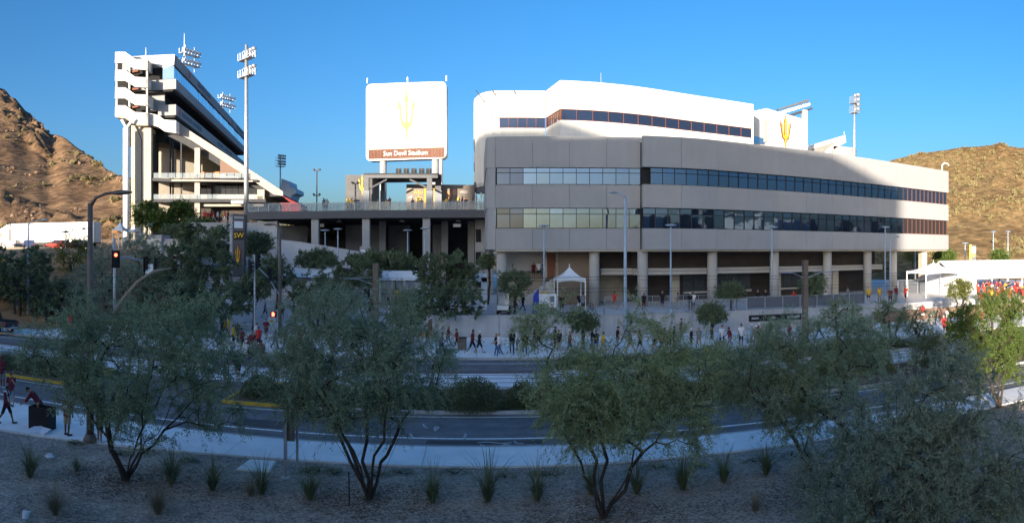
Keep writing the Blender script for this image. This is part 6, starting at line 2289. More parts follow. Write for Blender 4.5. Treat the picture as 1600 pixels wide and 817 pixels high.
def sedan(name, label, loc, rotz, m, cat='car', h=1.45, L=4.5):
    t = thing(name, label, cat, loc, rotz, 'cars parked by the trailer')
    k = L / 4.5
    carbody(MB(), [(-2.2 * k, .35), (-2.25 * k, .7), (-2.1 * k, .92), (-1.2 * k, .95), (1.0 * k, .95), (2.0 * k, .82), (2.25 * k, .6), (2.2 * k, .35)], .87).build('body', m, t, rel=False)
    carbody(MB(), [(-1.6 * k, .93), (-1.05 * k, h - .06), (-.6 * k, h), (.3 * k, h), (1.15 * k, .93)], .80, .1, 1.2, 0).build('cabin', m, t, rel=False)
    for s in (-1, 1):
        MB().prism([(-1.3 * k, s * .812, .98), (-.95 * k, s * .735, h - .1), (.25 * k, s * .735, h - .06), (.9 * k, s * .812, .98)], (0, s * .012, 0)).build('window', CGL, t, rel=False)
        MB().box(2.16 * k, 2.25 * k, s * .65 - .13, s * .65 + .13, .62, .74).build('headlight', RIM, t, rel=False)
        MB().box(-2.26 * k, -2.18 * k, s * .65 - .13, s * .65 + .13, .68, .82).build('tail_light', RED, t, rel=False)
        for x in (-1.35 * k, 1.4 * k):
            wheel(t, x, s * .78, .32, .22, s)
    return t
for px, dd, col, lab, rz in ((22, 96, (0.5, 0.5, 0.5), 'silver car in front of the truck cab', 1.9), (46, 95, (0.09, 0.11, 0.2), 'dark blue car below the front of the trailer', 2.2), (93, 93, (0.45, 0.05, 0.04), 'red car under the middle of the trailer', 2.9), (122, 93, (0.03, 0.03, 0.035), 'black car beside the yellow green palo verde', 2.7)):
    p = P(px, 391, dd)
    sedan('parked_car', lab, (p.x, p.y, pad_z), rz, mat('car paint ' + lab.split()[0], col, .3, .02, 1, spec=.5))
# golf cart
q = P(788, 490, 63.5)
t = thing('golf_cart', 'small white roofed golf cart parked at the plaza edge', 'golf cart', (q.x, q.y, 2.0), rad(-100))
CW = mat('cream cart plastic', (0.6, 0.6, 0.56), .4, .04, 2)
carbody(MB(), [(-1.1, .3), (-1.15, .75), (-.3, .8), (-.25, .45), (.45, .42), (.55, .85), (.95, .8), (1.2, .5), (1.2, .3)], .6).build('body', BLACK, t, rel=False)
carbody(MB(), [(.58, .86), (.95, .82), (1.22, .52), (1.22, .45), (.6, .6)], .56).build('cowl', CW, t, rel=False)
carbody(MB(), [(-.85, 1.88), (-.8, 1.95), (.6, 1.97), (.75, 1.9)], .62).build('roof', CW, t, rel=False)
MB().box(-.6, -.1, -.5, .5, .78, .92).build('seat', CW, t, rel=False)
MB().box(-.68, -.58, -.5, .5, .92, 1.3).build('backrest', CW, t, rel=False)
for s in (-1, 1):
    for x0_, x1_ in ((-.75, -.75), (.62, .5)):
        MB().tube([(x0_, s * .53, .8), (x1_, s * .53, 1.9)], .022, 6).build('roof_post', BLACK, t, rel=False)
    for x in (-.75, .8):
        wheel(t, x, s * .5, .24, .18, s)
MB().prism([(.64, -.5, .9), (.52, -.5, 1.85), (.52, .5, 1.85), (.64, .5, .9)], (.01, 0, 0)).build('windscreen', RAILG, t, rel=False)
MB().tube([(.45, -.25, .85), (.3, -.25, 1.05)], .02, 6).build('steering_column', BLACK, t, rel=False)

# ------------------------------------------------------------------ plaza furniture
q = P(837, 520, 61.5)
t = thing('feather_flag', 'blue feather flag on a pole at the plaza edge', 'flag', (q.x, 61.6, 2.12))
FLG = mat('royal blue flag cloth', (0.03, 0.05, 0.32), .7, .15, 2)
pole = [(q.x + .3, 61.6, 2.12 - 1.7), (q.x + .3, 61.6, 4.3), (q.x + .1, 61.6, 4.75), (q.x - .2, 61.6, 4.95)]
z0f, z1f = ZC - (505 - YH) * 62 / K, ZC - (451 - YH) * 62 / K
b = MB()
n = 12
for i in range(n + 1):
    f = i / n
    z = z0f + (z1f - z0f) * f
    w = .62 * (1 - .25 * f) if f < .85 else .62 * (1 - .25 * f) * (1 - (f - .85) / .15 * .8)
    yo = .08 * sin(f * 7)
    b.v += [(q.x + .3, 61.6, z), (q.x + .3 - w, 61.6 + yo, z - .1)]
b.f = [(2 * i, 2 * i + 1, 2 * i + 3, 2 * i + 2) for i in range(n)]
o = b.build('flag_cloth', FLG, t)
md = o.modifiers.new('thickness', 'SOLIDIFY')
md.thickness = .01
MB().tube([(q.x + .31, 61.6, 2.12), (q.x + .31, 61.6, z1f)], [.025, .012], 6).build('pole', BLACK, t)
MB().lathe((q.x + .31, 61.6, 2.1), [(.25, 0), (.25, .05), (.05, .1)], 10).build('base', BLACK, t)
# white banner stand with yellow boards
q = P(855, 481, 64.5)
t = thing('banner_stand', 'white banner stand with a yellow striped board behind it', 'banner', (q.x, q.y, 2))
a, c = P(842, 0, 64.5), P(869.5, 0, 64.5)
zz = lambda y: ZC - (y - YH) * 64.5 / K
MB().seg(a.xy, c.xy, .04, zz(481), zz(459)).build('banner', CANVAS, t)
for pp_ in (a, c):
    MB().tube([(pp_.x, pp_.y, 2), (pp_.x, pp_.y, zz(459))], .03, 6).build('leg', STEEL, t)
for k in range(3):
    MB().seg(P(845, 0, 64.9).xy, P(856, 0, 64.9).xy, .03, zz(462 - k * 2.2), zz(460.6 - k * 2.2)).build('yellow_board', GOLD, t)
MB().seg(P(860, 0, 64.45).xy, P(866, 0, 64.45).xy, .015, zz(472), zz(463)).build('banner_print', SGB, t)
q = P(425, 482, 66)
t = thing('a_frame_board', 'white folding sandwich board on the plaza beside the brown lamp pole', 'sign', (q.x, q.y, H(q.x, q.y)))
z0 = H(q.x, q.y)
MB().prism([(q.x - .45, q.y - .3, z0), (q.x + .45, q.y - .3, z0), (q.x + .35, q.y, z0 + 1.25), (q.x - .35, q.y, z0 + 1.25)], (0, .03, 0)).build('front_board', CANVAS, t)
MB().prism([(q.x - .45, q.y + .33, z0), (q.x + .45, q.y + .33, z0), (q.x + .35, q.y + .04, z0 + 1.25), (q.x - .35, q.y + .04, z0 + 1.25)], (0, .03, 0)).build('back_board', CANVAS, t)
MB().seg((q.x - .2, q.y - .17), (q.x + .2, q.y - .17), .02, z0 + .75, z0 + .95).build('yellow_note', GOLD, t)
# railing along the top of the retaining wall
MESHM = clearmat('dark mesh screen', (0.10, 0.11, 0.13), .72, .8)
def railing(label, x0, x1, y, z0, h, mesh, n):
    t = thing('railing', label, 'railing', ((x0 + x1) / 2, y, z0), 0, 'railings on the retaining wall')
    for i in range(n + 1):
        x = x0 + (x1 - x0) * i / n
        MB().box(x - .03, x + .03, y - .03, y + .03, z0, z0 + h).build('post', STEEL, t)
    for zz_ in (.12, h):
        MB().box(x0, x1, y - .02, y + .02, z0 + zz_ - .02, z0 + zz_ + .02).build('rail', STEEL, t)
    for i in range(n):
        xa_, xb_ = x0 + (x1 - x0) * i / n + .04, x0 + (x1 - x0) * (i + 1) / n - .04
        if mesh:
            MB().box(xa_, xb_, y - .008, y + .008, z0 + .15, z0 + h - .03).build('mesh_panel', MESHM, t)
        else:
            b = MB()
            k = int((xb_ - xa_) / .13)
            for j in range(1, k):
                x = xa_ + (xb_ - xa_) * j / k
                b.box(x - .008, x + .008, y - .008, y + .008, z0 + .14, z0 + h - .02)
            b.build('picket_panel', STEEL, t, kind='stuff')
railing('thin barred steel railing above the retaining wall', PY(1060, 0, 61).x, PY(1165, 0, 61).x, 60.85, 2.12, 1.1, False, 6)
railing('dark mesh railing above the black banner', PY(1166, 0, 61).x, PY(1350, 0, 61).x, 60.85, 2.12, 1.25, True, 7)
railing('thin barred railing behind the bicycles', PY(930, 0, 72).x, PY(1110, 0, 72).x, 66.5, 2.0, 1.3, False, 8)
railing('sunlit chain link fence beside the shaded columns', PY(1418, 0, 72).x, PY(1490, 0, 72).x, 74, 2.0, 1.9, True, 5)
# black banner on the retaining wall
xa_, xb_ = PY(1170, 0, 60.6).x, PY(1252, 0, 60.6).x
t = thing('wall_banner', 'long black banner hung on the retaining wall', 'banner', ((xa_ + xb_) / 2, 60.55, 1.2))
MB().box(xa_, xb_, 60.56, 60.6, 1.0, 1.62).build('cloth', BLACK, t)
for f0, f1 in ((.05, .18), (.42, .5), (.72, .84), (.86, .97)):
    MB().box(xa_ + (xb_ - xa_) * f0, xa_ + (xb_ - xa_) * f1, 60.545, 60.558, 1.22, 1.40).build('pale_print', PST, t)
# bicycles on hoops
def bicycle(label, loc, rotz, m):
    t = thing('bicycle', label, 'bicycle', loc, rotz, 'bicycles parked on the plaza')
    for x in (-.52, .52):
        pts = [(x + .33 * cos(a), 0, .34 + .33 * sin(a)) for a in [2 * pi * i / 16 for i in range(17)]]
        MB().tube(pts, .02, 5).build('wheel', TYRE, t, rel=False)
    b = MB()
    for a, c in (((-.52, 0, .34), (-.12, 0, .34)), ((-.12, 0, .34), (-.2, 0, .85)), ((-.2, 0, .8), (.38, 0, .82)), ((-.12, 0, .34), (.4, 0, .74)), ((-.52, 0, .34), (-.19, 0, .78)), ((.52, 0, .34), (.36, 0, .98))):
        b.tube([a, c], .018, 5)
    b.build('frame', m, t, rel=False)
    MB().ball((-.22, 0, .9), .13, .07, .04, 8, 4).build('saddle', BLACK, t, rel=False)
    MB().tube([(.42, -.26, .98), (.36, 0, 1.0), (.42, .26, .98)], .014, 5).build('handlebar', BLACK, t, rel=False)
    return t
for k, (px, py, dd, rz, col, lab) in enumerate(((863, 492, 62.5, 1.3, (0.4, .03, .03), 'red bicycle standing in front of the white banner'), (893, 488, 63, 1.2, (.3, .32, .34), 'grey bicycle beside the leg of the peaked tent'), (906, 488, 63, 1.6, (.05, .06, .1), 'dark blue bicycle in front of the peaked tent'), (944, 490, 62.5, 1.4, (.35, .37, .4), 'silver bicycle right of the peaked tent'), (925, 488, 63.2, 1.8, (.03, .03, .03), 'black bicycle leaning by the round column'), (1080, 478, 66, .4, (.03, .03, .03), 'bicycle behind the barred railing'))):
    p = P(px, py, dd)
    bicycle(lab, (p.x, p.y, 2.0), rz, mat('bicycle paint %d' % k, col, .35, 0))
# litter bin on the far sidewalk and two planters by the tower
q = G(722, 546)
t = thing('litter_bin', 'dark square litter bin on the far sidewalk', 'bin', q)
MB().box(q.x - .35, q.x + .35, q.y - .3, q.y + .3, .13, 1.0).build('body', BROWNP, t)
MB().box(q.x - .38, q.x + .38, q.y - .33, q.y + .33, 1.0, 1.1).build('lid', DARKC, t)
q = G(632, 497)
t = thing('litter_bin', 'grey litter bin beside the large dense dark tree', 'bin', q)
MB().box(q.x - .4, q.x + .4, q.y - .4, q.y + .4, q.z, q.z + 2.0).build('body', PST, t)
MB().box(q.x - .44, q.x + .44, q.y - .44, q.y + .44, q.z + 2.0, q.z + 2.1).build('lid', DARKC, t)
for k, (x0, x1, y0, y1, lab) in enumerate(((228, 252, 367, 400, 'white planter wall with dark cap below the stair tower'), (252, 296, 373, 400, 'low grey capped planter wall beside the white one'))):
    pp_ = pd((x0 + x1) / 2, 86 - k)
    t = thing('planter_box', lab, 'planter', (pp_[0], pp_[1], 6), 0, 'planters below the stand')
    f = lambda x, y: hit(x, y, pp_, (1, 0))
    MB().prism([f(x0, y1), f(x0, y0 + 6), f(x1, y0 + 6), f(x1, y1)], (0, 2.5, 0)).build('wall', WHITEW if k == 0 else CONC, t)
    MB().prism([f(x0 - .5, y0 + 6), f(x0 - .5, y0), f(x1 + .5, y0), f(x1 + .5, y0 + 6)], (0, 2.7, 0)).build('cap', PST, t)
# black box cabinet with papers at the near kerb
q = G(60, 672, 15)
t = thing('black_cabinet', 'black open topped box on the sidewalk with white sheets at its foot', 'box', (q.x, q.y, .13))
x0, x1 = q.x - .55, q.x + .5
for bx_ in ((x0, x1, q.y, q.y + .03, .14, 1.1), (x0, x1, q.y + .6, q.y + .63, .14, 1.1), (x0, x0 + .03, q.y + .03, q.y + .6, .14, 1.1), (x1 - .03, x1, q.y + .03, q.y + .6, .14, 1.1)):
    MB().box(*bx_).build('side_panel', BLACK, t)
MB().box(x0, x1, q.y, q.y + .63, .13, .16).build('floor_panel', BLACK, t)
for k, (dx, dy, a) in enumerate(((.15, -.35, .4), (.45, -.25, -.2), (.25, -.2, .9))):
    tt = MB()
    c = V((q.x + dx, q.y + dy))
    u, w_ = V((cos(a), sin(a))) * .28, V((-sin(a), cos(a))) * .2
    tt.prism([(*(c - u - w_), .15 + k * .012), (*(c + u - w_), .15 + k * .012), (*(c + u + w_), .27 + k * .03), (*(c - u + w_), .27 + k * .03)], (0, 0, .008))
    tag(tt.build('paper_sheet', LIT), ('white paper sheet leaning on the black box', 'white paper sheet lying right of the black box', 'white paper sheet on top of the other sheets by the black box')[k], 'paper', 'papers by the black box')
# flat roofed shelter and fence under the trees at far left
q = P(20, 475, 72)
t = thing('shelter', 'low dark flat roofed shelter under the big dark tree', 'shelter', (q.x, q.y, H(q.x, q.y)))
z0 = H(q.x, q.y)
MB().box(q.x - 4, q.x + 4.5, q.y, q.y + 2, z0 + 2.4, z0 + 2.6).build('roof', DARKC, t)
for dx in (-3.8, 0, 4.2):
    MB().box(q.x + dx, q.x + dx + .15, q.y + .1, q.y + .25, z0, z0 + 2.4).build('post', DARKC, t)
MB().box(q.x - 4, q.x + 4.5, q.y + 1.8, q.y + 1.9, z0, z0 + 1.5).build('back_screen', BROWNP, t)
# bare dead branch sticking out of the wide mesquite
dA, dB, dC = P(172, 500, 25.5), P(215, 440, 25.0), P(268, 419, 24.8)
tag(MB().tube([dA, P(190, 470, 25.3), dB, P(240, 424, 24.9), dC], [.085, .08, .065, .05, .03], 8).build('bare_branch', mat('pale bare wood', (0.30, 0.24, 0.19), .9, .15, 5, .3, 20), None, True), 'pale bare bent branch rising out of the wide mesquite', 'branch')

# ------------------------------------------------------------------ people
def blob(chains, voxel, name):
    """one continuous skin around tapered limbs"""
    b = MB()
    for ch in chains:
        for (p, r), (q, s) in zip(ch, ch[1:]):
            p, q = V(p), V(q)
            d = q - p
            L = d.length
            u = d / L if L > 1e-6 else V((0, 0, 1))
            prof, rr_ = [], []
            for a in (-80, -50, -20):
                prof.append(p + u * (r * sin(rad(a))))
                rr_.append(r * cos(rad(a)))
            for a in (20, 50, 80):
                prof.append(q + u * (s * sin(rad(a))))
                rr_.append(s * cos(rad(a)))
            b.tube(prof, rr_, 8)
    o = b.build(name, BLACK)
    md = o.modifiers.new('skin', 'REMESH')
    md.mode = 'VOXEL'
    md.voxel_size = voxel
    dg = bpy.context.evaluated_depsgraph_get()
    me = bpy.data.meshes.new_from_object(o.evaluated_get(dg))
    bpy.data.objects.remove(o)
    me.name = name
    me.shade_smooth()
    return me
def pose(lean=0.0, legs=((0, 0), (0, 0)), arms=((.05, .15, .1), (.05, .15, .1)), head=0.0, vox=.013, cap=False, hair='short', sleeve=.55, legcover=.55):
    """faces +Y. legs: (hip swing, knee bend); arms: (forward swing, elbow bend, spread)"""
    cl, sl = cos(lean), sin(lean)
    hip = V((0, 0, .93))
    def up(x, y, z):            # point of the upper body relative to the hips
        return hip + V((x, y * cl + z * sl, z * cl - y * sl))
    L, foot = [], []
    for s, (f, k) in zip((-1, 1), legs):
        h = hip + V((s * .095, 0, -.02))
        kn = h + V((s * .01, sin(f) * .43, -cos(f) * .43))
        an = kn + V((0, sin(f - k) * .41, -cos(f - k) * .41))
        t = an + V((s * .03, cos(f - k) * .17, -.055 + sin(f - k) * .10))
        L.append((h, kn, an, t))
    zmin = min(min(l[2].z - .075, l[3].z - .03) for l in L)
    A = []
    for s, (f, e, sp) in zip((-1, 1), arms):
        sh = up(s * .19, 0, .49)
        f2 = f + lean * .0
        el = sh + V((s * sin(sp) * .28, sin(f2) * cos(sp) * .28, -cos(f2) * cos(sp) * .28))
        g = f2 + e
        wr = el + V((-s * .02 * (e > .8), sin(g) * .25, -cos(g) * .25))
        hd_ = (wr - el).normalized()
        A.append((sh, el, wr, hd_, s))
    nk = up(0, .01, .56)
    hc = up(0, .03, .70)
    hu = V((0, sin(lean + head), cos(lean + head)))
    hf = V((0, cos(lean + head), -sin(lean + head)))
    body = []
    for l in L:
        body.append([(l[0], .088), (l[1], .058), (l[1] + (l[2] - l[1]) * .35, .056), (l[2], .036)])
        body.append([(l[2], .04), (l[2] + V((0, .04, -.04)), .04), (l[3], .035)])
    body.append([(up(0, 0, 0), .13), (up(0, 0, .2), .12), (up(0, 0, .36), .135), (up(0, -.01, .47), .11)])
    for s in (-1, 1):
        body.append([(up(s * .07, 0, 0), .105), (up(s * .055, 0, .2), .10), (up(s * .085, 0, .38), .10), (up(s * .15, 0, .48), .065)])
    body.append([(up(0, 0, .46), .075), (nk, .055), (hc - hu * .04, .06)])
    body.append([(hc - hu * .035 + hf * .02, .066), (hc + hu * .015, .083), (hc + hu * .05 - hf * .01, .08)])
    body.append([(hc - hu * .075 + hf * .045, .03), (hc + hf * .06, .04)])
    body.append([(hc + hf * .08 + hu * .01, .016), (hc + hf * .098 - hu * .02, .016)])
    for s in (-1, 1):
        body.append([(hc + V((s * .082, 0, 0)) - hf * .01 + hu * .01, .018), (hc + V((s * .085, 0, 0)) - hf * .01 - hu * .02, .014)])
    for sh, el, wr, u, s in A:
        body.append([(sh, .058), (el, .042), (el + (wr - el) * .3, .041), (wr, .028)])
        side = V((0, 1, 0)) if abs(u.z) > .6 else V((0, 0, 1))
        side = (side - u * side.dot(u)).normalized()
        inn = V((-s, 0, 0))
        palm = wr + u * .075
        body.append([(wr, .028), (palm, .036)])
        body.append([(wr + u * .03 + side * .02, .022), (palm + side * .022, .022)])
        for k, ln_ in enumerate((.062, .075, .07, .052)):
            o = side * (.033 - .022 * k)
            k1 = palm + o + u * .02
            k2 = k1 + u * ln_ * .55 + inn * .006
            body.append([(k1, .0125), (k2, .011), (k2 + u * ln_ * .4 + inn * .022, .0095)])
        body.append([(wr + u * .03 + side * .028, .015), (wr + u * .075 + side * .058 + inn * .01, .012), (wr + u * .10 + side * .062 + inn * .018, .010)])
    shirt = [[(up(0, 0, -.06), .145), (up(0, 0, .2), .142), (up(0, 0, .38), .152), (up(0, -.01, .49), .105)]]
    for s in (-1, 1):
        shirt.append([(up(s * .075, 0, -.06), .122), (up(s * .068, 0, .2), .116), (up(s * .095, 0, .39), .112), (up(s * .16, 0, .49), .075)])
    for sh, el, wr, u, s in A:
        shirt.append([(sh, .074), (sh + (el - sh) * sleeve / .55 * .72, .066)])
    pants = [[(up(0, 0, -.03), .135), (up(0, 0, .05), .13)]]
    for s, l in zip((-1, 1), L):
        pants.append([(up(s * .075, 0, .0), .113), (l[0], .107), (l[0] + (l[1] - l[0]) * min(1, legcover / .55 * .9), .084 if legcover < .8 else .075)])
        if legcover > .8:
            pants.append([(l[1], .075), (l[1] + (l[2] - l[1]) * .97, .058)])
    shoes = []
    for l in L:
        shoes.append([[(l[2] + V((0, -.035, -.03)), .044), (l[2] + V((0, .04, -.045)), .047), (l[3] + V((0, .01, 0)), .04)]])
    hr = [[(hc + hu * .035 - hf * .02, .09), (hc + hu * .06 - hf * .01, .086)], [(hc - hf * .05 + hu * .0, .06), (hc - hf * .05 - hu * .03, .05)]]
    if hair == 'long':
        hr += [[(hc - hf * .05, .075), (hc - hf * .075 - hu * .12, .07), (hc - hf * .085 - hu * .22, .05)]]
    capm = [[(hc + hu * .05 - hf * .012, .094), (hc + hu * .068 - hf * .01, .09)], [(hc + hu * .045 + hf * .07, .02), (hc + hu * .035 + hf * .15, .012)], [(hc + hu * .045 + hf * .06 + V((.045, 0, 0)), .02), (hc + hu * .035 + hf * .135 + V((.035, 0, 0)), .012)],
            [(hc + hu * .045 + hf * .06 - V((.045, 0, 0)), .02), (hc + hu * .035 + hf * .135 - V((.035, 0, 0)), .012)]]
    out = {'body': blob(body, vox, 'body'), 'shirt': blob(shirt, .016, 'shirt'), 'shorts': blob(pants, .016, 'shorts'), 'hair': blob(hr, .014, 'hair'), 'cap': blob(capm, .012, 'cap')}
    out['shoe'] = [blob(s, .014, 'shoe') for s in shoes]
    for k, me in out.items():
        for m_ in (me if isinstance(me, list) else [me]):
            for v in m_.vertices:
                v.co.z -= zmin
    out['hand'] = [(a[2] + a[3] * .08 - V((0, 0, zmin))) for a in A]
    out['neck'] = nk - V((0, 0, zmin))
    return out
POSES = {
    'stand': pose(0.02, ((.03, .03), (-.03, .05)), ((.08, .2, .12), (.02, .25, .12))),
    'chat': pose(0.03, ((.06, .1), (-.05, .02)), ((.35, 1.3, .12), (.1, .3, .15)), -.08),
    'walk': pose(.05, ((.42, .12), (-.34, .28)), ((-.38, .3, .1), (.42, .4, .1))),
    'stride': pose(.06, ((-.40, .35), (.44, .08)), ((.45, .5, .1), (-.4, .2, .1)), legcover=1.0),
    'phone': pose(.04, ((.05, .06), (-.04, .04)), ((.55, 1.75, .1), (.45, 1.5, .15)), .25),
    'bend': pose(.72, ((.12, .12), (-.1, .1)), ((.55, .35, .12), (.75, .3, .1)), .35, sleeve=.95, legcover=1.0),
    'woman': pose(.03, ((.30, .10), (-.28, .30)), ((-.3, .3, .1), (.3, .6, .1)), hair='long', legcover=1.0),
    'arms': pose(.02, ((.02, .04), (-.02, .04)), ((.3, 1.5, .35), (.3, 1.5, .35)), .1),
}
SKIN = [mat('light skin', (0.48, 0.27, 0.19), .6, .05, 6), mat('tan skin', (0.33, 0.18, 0.115), .6, .05, 6), mat('brown skin', (0.15, 0.08, 0.05), .6, .05, 6)]
HAIRC = [mat('dark brown hair', (0.03, 0.02, 0.015), .6, .2, 20), mat('black hair', (0.012, 0.011, 0.011), .6, .2, 20), mat('fair hair', (0.28, 0.18, 0.08), .6, .2, 20), mat('grey hair', (0.3, 0.29, 0.28), .6, .2, 20)]
CLO = {n: mat(n + ' cloth', c, .85, .12, 5, .2, 40) for n, c in {
    'maroon': (0.13, 0.018, 0.03), 'black': (0.016, 0.016, 0.019), 'gold': (0.62, 0.38, 0.03), 'white': (0.68, 0.68, 0.70), 'red': (0.48, 0.035, 0.03), 'grey': (0.20, 0.20, 0.21), 'khaki': (0.34, 0.27, 0.17), 'navy': (0.03, 0.045, 0.11), 'blue denim': (0.08, 0.13, 0.25), 'orange': (0.6, 0.17, 0.05), 'light blue': (0.25, 0.4, 0.6), 'dark green': (0.03, 0.07, 0.04)}.items()}
ps = random.Random(99)
SEEN = {}
def person(loc, face, po, shirt, legs, where, head='hair', hcol=None, hm=None, group=None, sc=None, extra=''):
    """face: compass direction looked at, degrees clockwise from north"""
    M = POSES[po]
    longleg = po in ('stride', 'bend', 'woman')
    hcol = hcol or ps.choice(['maroon', 'black', 'white'])
    garment = 'trousers' if longleg else 'shorts'
    act = {'stand': 'standing', 'chat': 'gesturing', 'walk': 'walking', 'stride': 'striding', 'phone': 'looking at a phone', 'bend': 'bending over', 'woman': 'walking', 'arms': 'with folded arms'}[po]
    lab = 'person in %s shirt and %s %s%s %s %s' % (shirt, legs, garment, (' and %s cap' % hcol) if head == 'cap' else (' with long hair' if po == 'woman' else ''), act, where)
    lab = lab.replace('  ', ' ')
    w_ = lab.split()
    if len(w_) > 16: lab = 'person in %s shirt, %s %s%s %s %s' % (shirt, legs, garment, (', %s cap,' % hcol) if head == 'cap' else '', act, where)
    if len(lab.split()) > 16: lab = 'person in %s shirt and %s %s %s %s' % (shirt, legs, garment, act, where)
    if len(lab.split()) > 16: lab = 'person in %s shirt and %s %s %s' % (shirt, legs, garment, where)
    g = group or 'people ' + where
    t = thing('person', lab, 'person', loc, -rad(face), g)
    s = sc or ps.uniform(.95, 1.05)
    t.scale = (s, s, s)
    def put(name, me, m):
        me2 = me if len(me.materials) else me
        o = use(name, me, t)
        if not me.materials: me.materials.append(m)
        o.material_slots[0].link = 'OBJECT'
        o.material_slots[0].material = m
        return o
    put('body', M['body'], hm or ps.choice(SKIN))
    put('shirt', M['shirt'], CLO[shirt])
    put('shorts' if not longleg else 'trousers', M['shorts'], CLO[legs])
    put('cap' if head == 'cap' else 'hair', M['cap' if head == 'cap' else 'hair'], CLO[hcol] if head == 'cap' else ps.choice(HAIRC))
    shm = ps.choice([CLO['white'], CLO['black'], CLO['grey'], CLO['white']])
    for q in M['shoe']:
        put('shoe', q, shm)
    return t
def at(px, py, face, po, shirt, legs, where, head=None, hcol=None, z=None, d=None, **k):
    if d:
        p = P(px, py, d)
        p.z = H(p.x, p.y) if z is None else z
    else:
        p = G(px, py)
    head = head or ps.choice(['hair', 'cap'])
    return person(p, face, po, shirt, legs, where, head, hcol, **k)
# fans on the near sidewalk and road
NG = 'fans beside the black box'
pA = at(10, 662, 80, 'walk', 'maroon', 'black', 'past the black box', 'hair', group=NG)
b = MB()
nk = POSES['walk']['neck']
for s in (-1, 1):
    b.prism([(s * .06, .05, nk.z + .02), (s * .13, .04, nk.z + .02), (s * .14, .17, nk.z - .42), (s * .06, .17, nk.z - .42)], (0, .025, 0))
b.prism([(-.13, -.1, nk.z + .04), (.13, -.1, nk.z + .04), (.13, .05, nk.z + .045), (-.13, .05, nk.z + .045)], (0, 0, -.03))
b.build('towel', CLO['white'], pA, rel=False)
at(18, 635, 160, 'phone', 'maroon', 'grey', 'at the road edge behind the black box', 'cap', 'maroon', group=NG)
at(4, 606, 170, 'chat', 'maroon', 'grey', 'by the yellow median kerb', 'cap', 'maroon', group=NG)
at(61, 664, 255, 'bend', 'maroon', 'khaki', 'into the black box', 'cap', 'black', group=NG)
pJ = at(105, 681, 5, 'stand', 'maroon', 'khaki', 'numbered 40 beside the brown pole', 'cap', 'maroon', group=NG)
text('jersey_number', '40', .26, WHITEP, pJ, pJ.location + V((0, -.162, 1.25)), (pi / 2, 0, 0), .004)
at(156, 692, 20, 'arms', 'black', 'black', 'right behind the brown pole', 'cap', 'black', group=NG)
# far sidewalk
FS = 'fans on the far sidewalk'
for px, py, fc, po, sh, lg, wh, hd_, hc_ in (
        (714, 547, 260, 'walk', 'maroon', 'black', 'beside the litter bin', 'hair', None), (738, 552, 100, 'walk', 'maroon', 'black', 'left of the man in black', 'hair', None), (749, 552, 100, 'walk', 'black', 'black', 'in front of the retaining wall', 'cap', 'white'),
        (776, 556, 250, 'woman', 'black', 'blue denim', 'near the kerb', 'hair', None), (780, 557, 250, 'woman', 'white', 'blue denim', 'beside the woman in black', 'hair', None), (835, 541, 90, 'walk', 'maroon', 'black', 'by the blue flag', 'hair', None),
        (841, 543, 95, 'walk', 'grey', 'black', 'by the blue flag', 'cap', 'black'), (862, 540, 270, 'stand', 'white', 'navy', 'by the retaining wall joint', 'cap', 'white'), (867, 546, 100, 'chat', 'black', 'black', 'beside the umbrella shaped tree', 'hair', None), (873, 550, 180, 'stand', 'black', 'khaki', 'in front of the umbrella shaped tree', 'hair', None),
        (942, 553, 90, 'walk', 'gold', 'khaki', 'behind the hedge strip', 'hair', None), (1022, 548, 250, 'walk', 'grey', 'black', 'in the group by the wall', 'cap', 'white'), (1028, 545, 120, 'walk', 'black', 'black', 'in the group by the wall', 'hair', None), (1033, 543, 270, 'phone', 'maroon', 'maroon', 'in the group by the wall', 'cap', 'white'),
        (1037, 548, 100, 'stride', 'maroon', 'black', 'in the group by the wall', 'hair', None), (1045, 549, 200, 'stand', 'black', 'black', 'pushing past the group by the wall', 'hair', None), (1053, 547, 90, 'chat', 'black', 'maroon', 'next to the group by the wall', 'cap', 'black'), (1064, 530, 90, 'stand', 'maroon', 'grey', 'against the retaining wall', 'cap', 'maroon'),
        (1158, 541, 180, 'stand', 'white', 'black', 'below the black banner', 'hair', None), (1174, 540, 90, 'chat', 'light blue', 'grey', 'below the black banner', 'cap', 'white'), (1181, 542, 180, 'stand', 'khaki', 'khaki', 'below the black banner', 'cap', 'white'), (1186, 538, 180, 'stand', 'maroon', 'black', 'below the black banner', 'cap', 'white'), (1188, 545, 200, 'stand', 'maroon', 'maroon', 'before the black banner', 'cap', 'white'),
        (1233, 535, 90, 'walk', 'maroon', 'black', 'right of the black banner', 'cap', 'maroon'), (1305, 522, 100, 'walk', 'white', 'black', 'by the end of the mesh railing', 'cap', 'white'), (1331, 522, 100, 'walk', 'maroon', 'grey', 'by the end of the mesh railing', 'cap', 'white'),
        (1425, 524, 100, 'stride', 'black', 'black', 'at the edge of the sunlight', 'hair', None), (1455, 521, 250, 'walk', 'grey', 'white', 'in the sun by the brown planter wall', 'cap', 'white'), (1475, 522, 250, 'walk', 'red', 'red', 'in the sun by the brown planter wall', 'hair', None), (1505, 516, 90, 'walk', 'white', 'khaki', 'in the sun behind the bushy tree', 'cap', 'red'), (1514, 514, 90, 'walk', 'red', 'grey', 'in the sun behind the bushy tree', 'hair', None), (1534, 512, 90, 'stand', 'red', 'black', 'in the sun behind the airy tree', 'cap', 'white'), (1576, 510, 250, 'walk', 'orange', 'white', 'in the sun behind the airy tree', 'hair', None)):
    at(px, py, fc, po, sh, lg, wh, hd_, hc_, group=FS)
